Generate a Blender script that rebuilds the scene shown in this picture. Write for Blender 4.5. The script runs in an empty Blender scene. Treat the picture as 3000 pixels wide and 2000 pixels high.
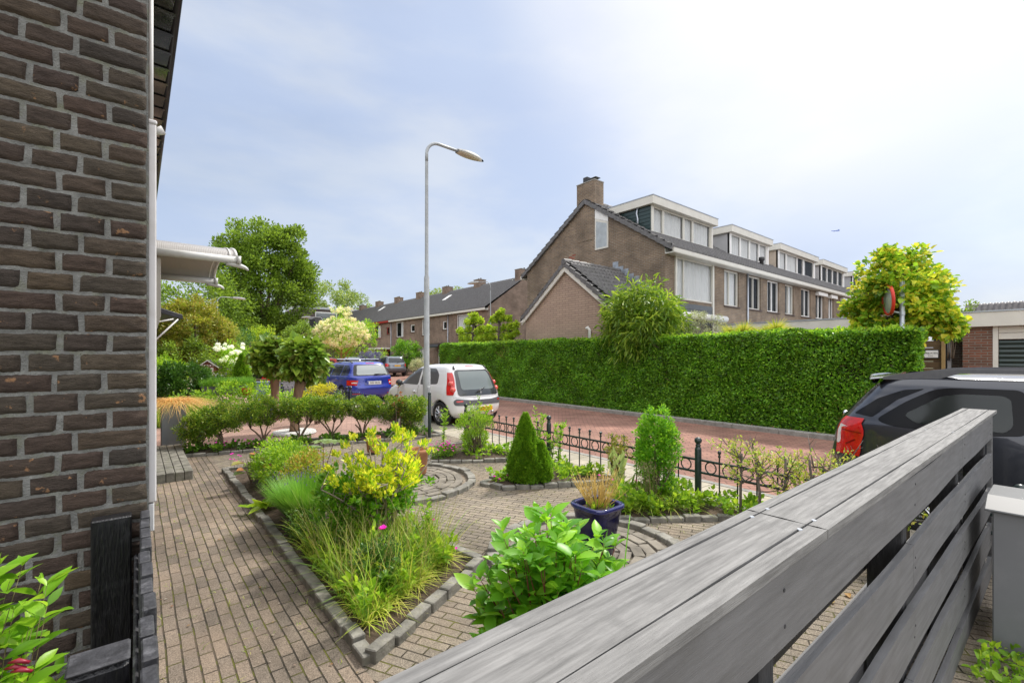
import bpy, math, random, os
import numpy as np
from mathutils import Vector, Matrix
from mathutils.geometry import delaunay_2d_cdt

# ------------------------------------------------------------------ camera, sky, sun, exposure
# world axes: +X runs across the street (away from the garden), +Y runs along the street
scene = bpy.context.scene
R = math.radians
cam_d = bpy.data.cameras.new("camera")
cam = bpy.data.objects.new("camera", cam_d)
scene.collection.objects.link(cam)
cam.location = (0, 0, 1.68)
cam.rotation_euler = (R(90), 0, R(-39.24))
cam_d.sensor_width = 36
cam_d.lens = 36 * 1347 / 3000
cam_d.shift_y = 40 / 3000
cam_d.clip_start = .02
cam_d.clip_end = 6000
scene.camera = cam
scene.render.resolution_x = 1024
scene.render.resolution_y = 682

SUN_EL, SUN_AZ = 52, 84          # azimuth: degrees clockwise from +Y
sd = bpy.data.lights.new("sun", 'SUN')
sd.energy = 3.7
sd.angle = R(5)
sd.color = (1, .95, .87)
sun = bpy.data.objects.new("sun", sd)
scene.collection.objects.link(sun)
sun.rotation_euler = (R(90 - SUN_EL), 0, R(-SUN_AZ + 180))

wd = bpy.data.worlds.new("World")
scene.world = wd
wd.use_nodes = True
nt = wd.node_tree
nt.nodes.clear()
def wn(t, **k):
    n = nt.nodes.new(t)
    for a, b in k.items():
        setattr(n, a, b)
    return n
out = wn('ShaderNodeOutputWorld'); bg = wn('ShaderNodeBackground')
sky = wn('ShaderNodeTexSky', sky_type='NISHITA', sun_disc=False)
sky.sun_elevation = R(SUN_EL); sky.sun_rotation = R(SUN_AZ)
sky.air_density = 1; sky.dust_density = 2.5; sky.ozone_density = 1.2
bg.inputs[1].default_value = .135
tc = wn('ShaderNodeTexCoord')
mp = wn('ShaderNodeMapping'); mp.inputs['Scale'].default_value = (1, 1.6, 3.4); mp.inputs['Rotation'].default_value = (0, 0, .5)
nz = wn('ShaderNodeTexNoise'); nz.inputs['Scale'].default_value = 1.5; nz.inputs['Detail'].default_value = 7; nz.inputs['Roughness'].default_value = .5
nt.links.new(tc.outputs['Generated'], mp.inputs[0]); nt.links.new(mp.outputs[0], nz.inputs['Vector'])
rp = wn('ShaderNodeMapRange'); rp.inputs[1].default_value = .38; rp.inputs[2].default_value = .72; rp.inputs[3].default_value = .55; rp.inputs[4].default_value = .97
nt.links.new(nz.outputs[0], rp.inputs[0])
# veil of thin cloud that brightens round the sun
vd = wn('ShaderNodeVectorMath', operation='DOT_PRODUCT')
cd = Vector((math.sin(R(78)) * math.cos(R(42)), math.cos(R(78)) * math.cos(R(42)), math.sin(R(42))))
vd.inputs[1].default_value = cd
nt.links.new(tc.outputs['Generated'], vd.inputs[0])
gl = wn('ShaderNodeMapRange', interpolation_type='SMOOTHSTEP'); gl.inputs[1].default_value = .82; gl.inputs[2].default_value = .99; gl.inputs[3].default_value = 0; gl.inputs[4].default_value = 1
nt.links.new(vd.outputs['Value'], gl.inputs[0])
n2 = wn('ShaderNodeMath', operation='MULTIPLY_ADD'); n2.inputs[1].default_value = 2.0; nt.links.new(nz.outputs[0], n2.inputs[0]); n2.inputs[2].default_value = -.02
gm = wn('ShaderNodeMath', operation='MULTIPLY'); nt.links.new(gl.outputs[0], gm.inputs[0]); nt.links.new(n2.outputs[0], gm.inputs[1])
cl = wn('ShaderNodeMix', data_type='RGBA'); pass
nc = wn('ShaderNodeTexNoise'); nc.inputs['Scale'].default_value = 2.1; nc.inputs['Detail'].default_value = 6; nc.inputs['Roughness'].default_value = .52; nt.links.new(mp.outputs[0], nc.inputs['Vector'])
nr = wn('ShaderNodeMapRange', interpolation_type='SMOOTHSTEP'); nr.inputs[1].default_value = .36; nr.inputs[2].default_value = .66; nt.links.new(nc.outputs[0], nr.inputs[0])
nm = wn('ShaderNodeMix', data_type='RGBA'); nm.inputs[6].default_value = (3.95, 4.65, 6.1, 1); nm.inputs[7].default_value = (5.3, 5.65, 6.2, 1); nt.links.new(nr.outputs[0], nm.inputs[0]); nt.links.new(nm.outputs[2], cl.inputs[6])
cl.inputs[7].default_value = (6.8, 6.9, 7.15, 1)
nt.links.new(gm.outputs[0], cl.inputs[0])
fa = wn('ShaderNodeMath', operation='MAXIMUM'); nt.links.new(rp.outputs[0], fa.inputs[0]); nt.links.new(gm.outputs[0], fa.inputs[1])
mx = wn('ShaderNodeMix', data_type='RGBA', clamp_factor=True)
nt.links.new(fa.outputs[0], mx.inputs[0]); nt.links.new(sky.outputs[0], mx.inputs[6]); nt.links.new(cl.outputs[2], mx.inputs[7])
# brighter sky added out of view, overhead and behind the viewer, for fill light
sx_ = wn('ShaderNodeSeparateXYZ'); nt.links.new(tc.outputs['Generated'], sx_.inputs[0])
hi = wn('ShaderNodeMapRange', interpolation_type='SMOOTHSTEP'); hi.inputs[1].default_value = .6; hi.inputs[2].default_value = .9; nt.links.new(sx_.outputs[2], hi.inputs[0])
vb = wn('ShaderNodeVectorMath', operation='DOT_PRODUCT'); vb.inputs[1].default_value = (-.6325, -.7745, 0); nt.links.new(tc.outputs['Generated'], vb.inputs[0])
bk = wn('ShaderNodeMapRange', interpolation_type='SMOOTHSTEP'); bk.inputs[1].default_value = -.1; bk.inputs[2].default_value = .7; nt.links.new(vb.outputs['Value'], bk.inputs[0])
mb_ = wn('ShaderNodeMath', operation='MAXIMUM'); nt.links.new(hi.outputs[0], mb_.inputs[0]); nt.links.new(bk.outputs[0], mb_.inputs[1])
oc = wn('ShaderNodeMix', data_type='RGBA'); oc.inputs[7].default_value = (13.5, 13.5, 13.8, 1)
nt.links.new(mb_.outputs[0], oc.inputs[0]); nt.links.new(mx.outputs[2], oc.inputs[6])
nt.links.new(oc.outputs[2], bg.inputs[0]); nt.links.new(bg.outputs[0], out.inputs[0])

scene.view_settings.view_transform = 'Standard'
scene.view_settings.look = 'None'
scene.view_settings.exposure = 0.16
scene.view_settings.gamma = 1
scene.cycles.max_bounces = 8
scene.cycles.transparent_max_bounces = 12
scene.cycles.use_denoising = True

# ------------------------------------------------------------------ helpers
rnd = random.Random(7)
rng = np.random.default_rng(11)
C = scene.collection
MATS = {}

def M(name, base, rough=.6, metal=0, var=.12, scale=4, bump=0, bscale=60, coat=0, spec=.5, dirt=None, dscale=3, damt=.5, stretch=None):
    """procedural material: base colour with noise variation, optional dirt patches and bump"""
    if name in MATS: return MATS[name]
    m = bpy.data.materials.new(name); m.use_nodes = True
    t = m.node_tree; b = t.nodes['Principled BSDF']; L = t.links
    b.inputs['Roughness'].default_value = rough; b.inputs['Metallic'].default_value = metal
    b.inputs['Coat Weight'].default_value = coat; b.inputs['Coat Roughness'].default_value = .04
    b.inputs['Specular IOR Level'].default_value = spec
    tc = t.nodes.new('ShaderNodeTexCoord'); vec = tc.outputs['Object']
    if stretch:
        mp = t.nodes.new('ShaderNodeMapping'); mp.inputs['Scale'].default_value = stretch; L.new(vec, mp.inputs[0]); vec = mp.outputs[0]
    n = t.nodes.new('ShaderNodeTexNoise'); n.inputs['Scale'].default_value = scale; n.inputs['Detail'].default_value = 6
    L.new(vec, n.inputs['Vector'])
    r = t.nodes.new('ShaderNodeMix'); r.data_type = 'RGBA'
    r.inputs[6].default_value = (*[min(1, c * (1 - var)) for c in base], 1)
    r.inputs[7].default_value = (*[min(1, c * (1 + var)) for c in base], 1)
    ra = t.nodes.new('ShaderNodeMapRange'); ra.inputs[1].default_value = .3; ra.inputs[2].default_value = .7
    L.new(n.outputs[0], ra.inputs[0]); L.new(ra.outputs[0], r.inputs[0]); col = r.outputs[2]
    if dirt:
        n3 = t.nodes.new('ShaderNodeTexNoise'); n3.inputs['Scale'].default_value = dscale; n3.inputs['Detail'].default_value = 8; n3.inputs['Roughness'].default_value = .65
        L.new(tc.outputs['Object'], n3.inputs['Vector'])
        q = t.nodes.new('ShaderNodeMapRange'); q.inputs[1].default_value = .52; q.inputs[2].default_value = .68; q.inputs[4].default_value = damt
        L.new(n3.outputs[0], q.inputs[0])
        r2 = t.nodes.new('ShaderNodeMix'); r2.data_type = 'RGBA'; L.new(q.outputs[0], r2.inputs[0]); L.new(col, r2.inputs[6]); r2.inputs[7].default_value = (*dirt, 1); col = r2.outputs[2]
    L.new(col, b.inputs['Base Color'])
    if bump:
        n4 = t.nodes.new('ShaderNodeTexNoise'); n4.inputs['Scale'].default_value = bscale; n4.inputs['Detail'].default_value = 6; L.new(vec, n4.inputs['Vector'])
        bp = t.nodes.new('ShaderNodeBump'); bp.inputs['Strength'].default_value = 1; bp.inputs['Distance'].default_value = bump
        L.new(n4.outputs[0], bp.inputs['Height']); L.new(bp.outputs[0], b.inputs['Normal'])
    MATS[name] = m
    return m

def leafmat(name, cols, rough=.45, trans=.3, tcol=None, spec=.45):
    """leaf material: each leaf (mesh island) takes its own colour from the list"""
    if name in MATS: return MATS[name]
    m = bpy.data.materials.new(name); m.use_nodes = True
    t = m.node_tree; b = t.nodes['Principled BSDF']; L = t.links
    g = t.nodes.new('ShaderNodeNewGeometry')
    cr = t.nodes.new('ShaderNodeValToRGB'); e = cr.color_ramp.elements
    cr.color_ramp.interpolation = 'LINEAR'
    while len(e) < len(cols): e.new(.5)
    for i, c in enumerate(cols):
        e[i].position = i / max(1, len(cols) - 1); e[i].color = (*((min(1, c[0] * 1.25), c[1], c[2] * .85) if c[1] > c[0] * 1.2 else c), 1)
    L.new(g.outputs['Random Per Island'], cr.inputs[0])
    tcn = t.nodes.new('ShaderNodeTexCoord'); pz = t.nodes.new('ShaderNodeTexNoise'); pz.inputs['Scale'].default_value = 1.4; pz.inputs['Detail'].default_value = 3; L.new(tcn.outputs['Object'], pz.inputs['Vector'])
    pm = t.nodes.new('ShaderNodeMapRange'); pm.inputs[1].default_value = .32; pm.inputs[2].default_value = .68; pm.inputs[3].default_value = .88; pm.inputs[4].default_value = 1.38; L.new(pz.outputs[0], pm.inputs[0])
    sc_ = t.nodes.new('ShaderNodeVectorMath'); sc_.operation = 'SCALE'; L.new(cr.outputs[0], sc_.inputs[0]); L.new(pm.outputs[0], sc_.inputs['Scale'])
    L.new(sc_.outputs[0], b.inputs['Base Color'])
    b.inputs['Roughness'].default_value = rough; b.inputs['Specular IOR Level'].default_value = spec
    if trans:
        tr = t.nodes.new('ShaderNodeBsdfTranslucent')
        hs = t.nodes.new('ShaderNodeHueSaturation'); hs.inputs['Value'].default_value = 1.9; hs.inputs['Hue'].default_value = .485
        L.new(sc_.outputs[0], hs.inputs['Color']); L.new(hs.outputs[0], tr.inputs[0])
        mx = t.nodes.new('ShaderNodeMixShader'); mx.inputs[0].default_value = trans
        L.new(b.outputs[0], mx.inputs[1]); L.new(tr.outputs[0], mx.inputs[2])
        L.new(mx.outputs[0], t.nodes['Material Output'].inputs[0])
    MATS[name] = m
    return m

def brickmat(name, c1, c2, mortar, bw=.21, rh=.0625, ms=.011, rot=0, wall=True, var=.35, bump=.006, rough=.85, speck=.12, off=.5, stain=None, joint_dark=False, moss=None, sscale=1.2, samt=.5):
    """brick courses (wall: u = x + y, v = z) or paving (u = x, v = y)"""
    m = bpy.data.materials.new(name); m.use_nodes = True
    t = m.node_tree; b = t.nodes['Principled BSDF']; L = t.links; N = t.nodes.new
    tc = N('ShaderNodeTexCoord'); vec = tc.outputs['Object']
    if wall:
        sp = N('ShaderNodeSeparateXYZ'); L.new(vec, sp.inputs[0])
        ad = N('ShaderNodeMath'); ad.operation = 'ADD'; L.new(sp.outputs[0], ad.inputs[0]); L.new(sp.outputs[1], ad.inputs[1])
        cb = N('ShaderNodeCombineXYZ'); L.new(ad.outputs[0], cb.inputs[0]); L.new(sp.outputs[2], cb.inputs[1]); v2 = cb.outputs[0]
    else:
        # slightly wavy joints, as in old paving
        wz = N('ShaderNodeTexNoise'); wz.inputs['Scale'].default_value = 1.3; wz.inputs['Detail'].default_value = 2; L.new(vec, wz.inputs['Vector'])
        vm = N('ShaderNodeVectorMath'); vm.operation = 'MULTIPLY_ADD'; vm.inputs[1].default_value = (.026, .026, 0); L.new(wz.outputs['Color'], vm.inputs[0]); L.new(vec, vm.inputs[2])
        mp = N('ShaderNodeMapping'); mp.inputs['Rotation'].default_value = (0, 0, rot); L.new(vm.outputs[0], mp.inputs[0]); v2 = mp.outputs[0]
    br = N('ShaderNodeTexBrick'); br.inputs['Scale'].default_value = 1
    br.inputs['Brick Width'].default_value = bw; br.inputs['Row Height'].default_value = rh; br.inputs['Mortar Size'].default_value = ms
    br.inputs['Mortar Smooth'].default_value = .3 if wall else .6; br.inputs['Bias'].default_value = 0; br.offset = off
    br.inputs['Color1'].default_value = (*c1, 1); br.inputs['Color2'].default_value = (*c2, 1); br.inputs['Mortar'].default_value = (*mortar, 1)
    L.new(v2, br.inputs['Vector'])
    n = N('ShaderNodeTexNoise'); n.inputs['Scale'].default_value = 1.1; n.inputs['Detail'].default_value = 8; n.inputs['Roughness'].default_value = .62; L.new(vec, n.inputs['Vector'])
    mr = N('ShaderNodeMapRange'); mr.inputs[1].default_value = .3; mr.inputs[2].default_value = .7; mr.inputs[3].default_value = 1 - var; mr.inputs[4].default_value = 1 + var; L.new(n.outputs[0], mr.inputs[0])
    n2 = N('ShaderNodeTexNoise'); n2.inputs['Scale'].default_value = 160 if not wall else 55; n2.inputs['Detail'].default_value = 3; L.new(vec, n2.inputs['Vector'])
    m2 = N('ShaderNodeMapRange'); m2.inputs[1].default_value = .3; m2.inputs[2].default_value = .7; m2.inputs[3].default_value = 1 - speck; m2.inputs[4].default_value = 1 + speck; L.new(n2.outputs[0], m2.inputs[0])
    mu = N('ShaderNodeMath'); mu.operation = 'MULTIPLY'; L.new(mr.outputs[0], mu.inputs[0]); L.new(m2.outputs[0], mu.inputs[1])
    vs = N('ShaderNodeVectorMath'); vs.operation = 'SCALE'; L.new(br.outputs[0], vs.inputs[0]); L.new(mu.outputs[0], vs.inputs['Scale'])
    col = vs.outputs[0]
    if stain:
        n5 = N('ShaderNodeTexNoise'); n5.inputs['Scale'].default_value = sscale; n5.inputs['Detail'].default_value = 9; n5.inputs['Roughness'].default_value = .7; L.new(vec, n5.inputs['Vector'])
        q = N('ShaderNodeMapRange'); q.inputs[1].default_value = .5; q.inputs[2].default_value = .66; q.inputs[4].default_value = samt; L.new(n5.outputs[0], q.inputs[0])
        x = N('ShaderNodeMix'); x.data_type = 'RGBA'; L.new(q.outputs[0], x.inputs[0]); L.new(col, x.inputs[6]); x.inputs[7].default_value = (*stain, 1); col = x.outputs[2]
    if moss:
        n6 = N('ShaderNodeTexNoise'); n6.inputs['Scale'].default_value = 7; n6.inputs['Detail'].default_value = 5; L.new(vec, n6.inputs['Vector'])
        q = N('ShaderNodeMapRange'); q.inputs[1].default_value = .48; q.inputs[2].default_value = .62; L.new(n6.outputs[0], q.inputs[0])
        mm = N('ShaderNodeMath'); mm.operation = 'MULTIPLY'; L.new(q.outputs[0], mm.inputs[0]); L.new(br.outputs['Fac'], mm.inputs[1])
        x = N('ShaderNodeMix'); x.data_type = 'RGBA'; L.new(mm.outputs[0], x.inputs[0]); L.new(col, x.inputs[6]); x.inputs[7].default_value = (*moss, 1); col = x.outputs[2]
    L.new(col, b.inputs['Base Color']); b.inputs['Roughness'].default_value = rough; b.inputs['Specular IOR Level'].default_value = .3
    bp = N('ShaderNodeBump'); bp.invert = True; bp.inputs['Distance'].default_value = bump; L.new(br.outputs['Fac'], bp.inputs['Height'])
    b2 = N('ShaderNodeBump'); b2.inputs['Distance'].default_value = bump * .5; L.new(n2.outputs[0], b2.inputs['Height']); L.new(bp.outputs[0], b2.inputs['Normal'])
    L.new(b2.outputs[0], b.inputs['Normal'])
    MATS[name] = m
    return m

def glassmat(name, tint=(.02, .025, .03), clear=.45, rough=.02):
    m = bpy.data.materials.new(name); m.use_nodes = True
    t = m.node_tree; b = t.nodes['Principled BSDF']; L = t.links
    b.inputs['Base Color'].default_value = (*tint, 1); b.inputs['Roughness'].default_value = rough; b.inputs['Specular IOR Level'].default_value = .7
    tr = t.nodes.new('ShaderNodeBsdfTransparent'); mx = t.nodes.new('ShaderNodeMixShader'); mx.inputs[0].default_value = clear
    L.new(b.outputs[0], mx.inputs[1]); L.new(tr.outputs[0], mx.inputs[2]); L.new(mx.outputs[0], t.nodes['Material Output'].inputs[0])
    MATS[name] = m
    return m

class MB:
    def __init__(s): s.v = []; s.f = []
    def add(s, vs, fs):
        o = len(s.v); s.v += [tuple(p) for p in vs]; s.f += [tuple(i + o for i in f) for f in fs]; return s
    def box(s, x0, x1, y0, y1, z0, z1):
        return s.add([(x0, y0, z0), (x1, y0, z0), (x1, y1, z0), (x0, y1, z0), (x0, y0, z1), (x1, y0, z1), (x1, y1, z1), (x0, y1, z1)],
                     [(0, 3, 2, 1), (4, 5, 6, 7), (0, 1, 5, 4), (1, 2, 6, 5), (2, 3, 7, 6), (3, 0, 4, 7)])
    def tube(s, pts, rad, n=6, cap=True):
        pts = [Vector(p) for p in pts]
        if not hasattr(rad, '__len__'): rad = [rad] * len(pts)
        prev = None; vs = []
        for i, p in enumerate(pts):
            d = (pts[min(i + 1, len(pts) - 1)] - pts[max(i - 1, 0)])
            d = d.normalized() if d.length > 1e-9 else Vector((0, 0, 1))
            if prev is None:
                a = d.cross(Vector((0, 0, 1)))
                if a.length < .05: a = d.cross(Vector((1, 0, 0)))
                a.normalize()
            else:
                a = prev - d * prev.dot(d)
                a = a.normalized() if a.length > 1e-6 else d.orthogonal().normalized()
            prev = a; b = d.cross(a)
            for k in range(n):
                t = 2 * math.pi * k / n
                vs.append(p + (a * math.cos(t) + b * math.sin(t)) * rad[i])
        fs = []
        for i in range(len(pts) - 1):
            for k in range(n):
                k2 = (k + 1) % n
                fs.append((i * n + k, i * n + k2, (i + 1) * n + k2, (i + 1) * n + k))
        if cap:
            fs.append(tuple(range(n - 1, -1, -1))); fs.append(tuple((len(pts) - 1) * n + k for k in range(n)))
        return s.add(vs, fs)
    def lathe(s, prof, c=(0, 0, 0), n=24, axis='z'):
        vs = []
        for r, h in prof:
            for k in range(n):
                t = 2 * math.pi * k / n; a, b = r * math.cos(t), r * math.sin(t)
                p = {'z': (a, b, h), 'x': (h, a, b), 'y': (b, h, a)}[axis]
                vs.append((p[0] + c[0], p[1] + c[1], p[2] + c[2]))
        fs = [(i * n + k, i * n + (k + 1) % n, (i + 1) * n + (k + 1) % n, (i + 1) * n + k) for i in range(len(prof) - 1) for k in range(n)]
        return s.add(vs, fs)
    def prism(s, poly, a0, a1, axis='y'):
        """poly: (u, w) list; axis y: (u, a, w); axis x: (a, u, w); axis z: (u, w, a)"""
        f = {'y': lambda u, w, a: (u, a, w), 'x': lambda u, w, a: (a, u, w), 'z': lambda u, w, a: (u, w, a)}[axis]
        n = len(poly)
        vs = [f(u, w, a0) for u, w in poly] + [f(u, w, a1) for u, w in poly]
        fs = [tuple(range(n))[::-1], tuple(range(n, 2 * n))] + [(k, (k + 1) % n, n + (k + 1) % n, n + k) for k in range(n)]
        return s.add(vs, fs)
    def grid(s, fn, nu, nv):
        vs = [fn(i / nu, j / nv) for j in range(nv + 1) for i in range(nu + 1)]
        return s.add(vs, [(j * (nu + 1) + i, j * (nu + 1) + i + 1, (j + 1) * (nu + 1) + i + 1, (j + 1) * (nu + 1) + i) for j in range(nv) for i in range(nu)])
    def holes(s, x0, x1, z0, z1, ops, y=0, dep=.12):
        """wall in plane y (facing -y) with rectangular openings and their reveals"""
        xs = sorted({x0, x1, *[o[0] for o in ops], *[o[1] for o in ops]}); zs = sorted({z0, z1, *[o[2] for o in ops], *[o[3] for o in ops]})
        for i in range(len(xs) - 1):
            for j in range(len(zs) - 1):
                cx, cz = (xs[i] + xs[i + 1]) / 2, (zs[j] + zs[j + 1]) / 2
                if any(o[0] < cx < o[1] and o[2] < cz < o[3] for o in ops): continue
                s.add([(xs[i], y, zs[j]), (xs[i + 1], y, zs[j]), (xs[i + 1], y, zs[j + 1]), (xs[i], y, zs[j + 1])], [(0, 1, 2, 3)])
        for a, b, c, d in ops:
            q = y + dep
            s.add([(a, y, c), (b, y, c), (b, y, d), (a, y, d), (a, q, c), (b, q, c), (b, q, d), (a, q, d)], [(0, 4, 5, 1), (1, 5, 6, 2), (2, 6, 7, 3), (3, 7, 4, 0)])
        return s

def link(name, me, mat, parent=None, smooth=False, bev=0, world=True, seg=1):
    o = bpy.data.objects.new(name, me); C.objects.link(o)
    if mat: me.materials.append(mat)
    if smooth: me.polygons.foreach_set('use_smooth', [True] * len(me.polygons))
    if parent is not None:
        o.parent = parent
        if world:
            o.matrix_parent_inverse = Matrix.LocRotScale(WLOC[parent.name][0], WLOC[parent.name][1].to_matrix(), None).inverted() if parent.name in WLOC else Matrix.Identity(4)
    if bev:
        b = o.modifiers.new('bevel', 'BEVEL'); b.width = bev; b.segments = seg; b.limit_method = 'ANGLE'; b.angle_limit = R(40)
    return o
WLOC = {}
from mathutils import Euler
def ob(name, mb, mat, parent=None, smooth=False, bev=0, world=True, seg=1):
    me = bpy.data.meshes.new(name); me.from_pydata(mb.v, [], mb.f); me.update()
    return link(name, me, mat, parent, smooth, bev, world, seg)
def tag(o, label, cat, group=None, kind=None):
    if label: o['label'] = label
    if cat: o['category'] = cat
    if group: o['group'] = group
    if kind: o['kind'] = kind
    return o
def struct(o): o['kind'] = 'structure'; return o
def thing(name, label, cat, loc=(0, 0, 0), rz=0, group=None):
    """Empty at the base of a thing; its parts are meshes below it"""
    o = bpy.data.objects.new(name, None); C.objects.link(o); o.location = loc; o.rotation_euler = (0, 0, rz); o.empty_display_size = .2
    WLOC[o.name] = (Vector(loc), Euler((0, 0, rz)))
    return tag(o, label, cat, group)

def npmesh(name, V, F):
    me = bpy.data.meshes.new(name); V = np.asarray(V, np.float32); F = np.asarray(F, np.int32)
    me.vertices.add(len(V)); me.vertices.foreach_set('co', V.ravel())
    k = F.shape[1]; me.loops.add(F.size); me.loops.foreach_set('vertex_index', F.ravel())
    me.polygons.add(len(F)); me.polygons.foreach_set('loop_start', np.arange(0, F.size, k, dtype=np.int32))
    me.polygons.foreach_set('loop_total', np.full(len(F), k, np.int32))
    me.update(calc_edges=True); return me
def nrm(a): return a / np.maximum(np.linalg.norm(a, axis=1, keepdims=True), 1e-9)
def leaf_geo(c, d, size, asp=.5, fold=.18, up=(0, 0, 1), upw=1.0, droop=.1, wide=.45):
    """c leaf bases, d pointing directions, size lengths; two folded quads per leaf"""
    n = len(c); d = nrm(d); size = np.broadcast_to(size, (n,))[:, None]
    u = nrm(np.asarray(up, float) * upw + rng.normal(size=(n, 3)) * .55)
    sd_ = nrm(np.cross(d, u)); nn = nrm(np.cross(sd_, d))
    w = size * asp * .5
    p0 = c; p3 = c + d * size - nn * size * droop
    a = c + d * size * (wide - .15) ; b = c + d * size * (wide + .25) - nn * size * droop * .4
    V = np.stack([p0, a + sd_ * w + nn * w * fold * 2, b + sd_ * w * .8 + nn * w * fold * 2, p3, b - sd_ * w * .8 + nn * w * fold * 2, a - sd_ * w + nn * w * fold * 2], 1)
    i = (np.arange(n) * 6)[:, None]
    F = np.concatenate([i + np.array([0, 1, 2, 3]), i + np.array([0, 3, 4, 5])], 0)
    return V.reshape(-1, 3), F
def blade_geo(base, d, L, w, bend=.5, seg=3):
    """grass blades: tapered strips that bend over towards their own heading"""
    n = len(base); L = np.broadcast_to(L, (n,))[:, None]; bend = np.broadcast_to(bend, (n,))[:, None]
    h = nrm(np.c_[d[:, :2], np.zeros(n)] + 1e-6); sd_ = np.c_[-h[:, 1], h[:, 0], np.zeros(n)]
    d = nrm(d); rows = []
    for k in range(seg + 1):
        t = k / seg; p = base + d * L * t + h * L * bend * t * t * .6 - np.array([0, 0, 1]) * L * bend * t ** 2.2 * .45
        ww = w * (1 - t ** 1.5 * .92) * .5
        rows += [p + sd_ * ww, p - sd_ * ww]
    V = np.stack(rows, 1); m = 2 * (seg + 1); i = (np.arange(n) * m)[:, None]
    F = np.concatenate([i + np.array([2 * k, 2 * k + 1, 2 * k + 3, 2 * k + 2]) for k in range(seg)], 0)
    return V.reshape(-1, 3), F
def join(*g):
    V = []; F = []; o = 0
    for v, f in g: V.append(v); F.append(f + o); o += len(v)
    return np.concatenate(V), np.concatenate(F)
def leafob(name, g, mat, parent=None, smooth=False):
    return link(name, npmesh(name, *g), mat, parent, smooth)
def inball(n, c, r, shell=0.0):
    d = nrm(rng.normal(size=(n, 3))); k = (shell ** 3 + (1 - shell ** 3) * rng.random((n, 1))) ** (1 / 3)
    return np.asarray(c) + d * k * np.asarray(r), d
def bez(a, b, c, n=6):
    a, b, c = Vector(a), Vector(b), Vector(c)
    return [a * (1 - t) ** 2 + b * 2 * t * (1 - t) + c * t * t for t in [i / n for i in range(n + 1)]]

def crown(clumps, per, size, asp=.55, spread=1.0, updir=.35, out=.8, upw=1.0, droop=.1, fold=.18, flat=0):
    """leaves round clump centres [(centre, radius)]; size may be (lo, hi)"""
    cs = np.array([c for c, r in clumps]); rs = np.array([r for c, r in clumps]); mid = cs.mean(0)
    idx = np.repeat(np.arange(len(cs)), per)
    n = len(idx); dd = nrm(rng.normal(size=(n, 3)))
    if flat: dd[:, 2] *= flat
    rr = rs[idx][:, None] * (rng.random((n, 1)) ** .5) * spread
    P = cs[idx] + dd * rr
    d = nrm(dd) * out + nrm(P - mid) * .5 + rng.normal(size=(n, 3)) * .5 + np.array([0, 0, updir])
    lo, hi = size if hasattr(size, '__len__') else (size * .75, size * 1.25)
    return leaf_geo(P, d, rng.uniform(lo, hi, n), asp, fold=fold, upw=upw, droop=droop)

def clumps_in(c, r, n, cr, shell=.45, squash=None, seed=None):
    P, _ = inball(n, c, r, shell)
    return [(p, cr * rng.uniform(.7, 1.3)) for p in P]

def tree(name, label, cat, base, H, cc, cr, ncl, clr, per, leaf, lm, trunk_r=.15, bark=None, group=None, shell=.45, asp=.55, lean=(0, 0), limbs=9, extra=None, updir=.3, droop=.1, rootloc=None, low=.35):
    """tapered trunk with limbs reaching into leaf clumps spread through the crown"""
    t = thing(name, label, cat, base, group=group)
    cl = clumps_in(cc, cr, ncl, clr, shell)
    if extra: cl += extra
    b = MB(); bx, by, bz = base
    top = Vector((cc[0], cc[1], cc[2] + cr[2] * .45))
    mid = Vector((bx + lean[0], by + lean[1], bz + (top.z - bz) * .45))
    spine = bez(base, mid, top, 8)
    b.tube(spine, [trunk_r * (1.25 if i == 0 else 1) * (1 - .82 * i / 8) for i in range(9)], 8)
    for p, r in rnd.sample(cl, min(limbs, len(cl))):
        k = rnd.uniform(low, .8); s = spine[int(k * 8)]
        m = (s + Vector(p)) / 2 + Vector((0, 0, -.08 * H * rnd.random()))
        rr = trunk_r * (1 - .8 * k) * .6
        b.tube(bez(s, m, p, 5), [rr * (1 - .16 * i) for i in range(6)], 5)
    ob('trunk', b, bark or BARK, t, True)
    leafob('crown', crown(cl, per, leaf, asp, updir=updir, droop=droop), lm, t)
    return t

def shrub(name, label, cat, base, cc, cr, ncl, clr, per, leaf, lm, stem_r=.012, bark=None, stems=10, group=None, shell=.3, asp=.5, updir=.3, droop=.1, spread0=.08, upw=1.0, twigs=0, fold=.18):
    t = thing(name, label, cat, base, group=group)
    cl = clumps_in(cc, cr, ncl, clr, shell)
    b = MB(); bx, by, bz = base
    for p, r in rnd.sample(cl, min(stems, len(cl))):
        s = Vector((bx + rnd.uniform(-1, 1) * spread0, by + rnd.uniform(-1, 1) * spread0, bz))
        m = Vector((s.x * .6 + p[0] * .4 + rnd.uniform(-.04, .04), s.y * .6 + p[1] * .4 + rnd.uniform(-.04, .04), (bz + p[2]) / 2))
        P = bez(s, m, p, 6)
        b.tube(P, [stem_r * (1 - .13 * i) for i in range(7)], 5)
        for _ in range(twigs):
            q = P[rnd.randint(2, 5)]; e = q + Vector((rnd.uniform(-1, 1), rnd.uniform(-1, 1), rnd.uniform(.1, 1))).normalized() * rnd.uniform(.12, .3)
            b.tube([q, (q + e) / 2 + Vector((0, 0, .015)), e], [stem_r * .5, stem_r * .35, stem_r * .15], 4)
    ob('stem', b, bark or BARK, t, True)
    leafob('foliage', crown(cl, per, leaf, asp, updir=updir, droop=droop, upw=upw, fold=fold), lm, t)
    return t

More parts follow.
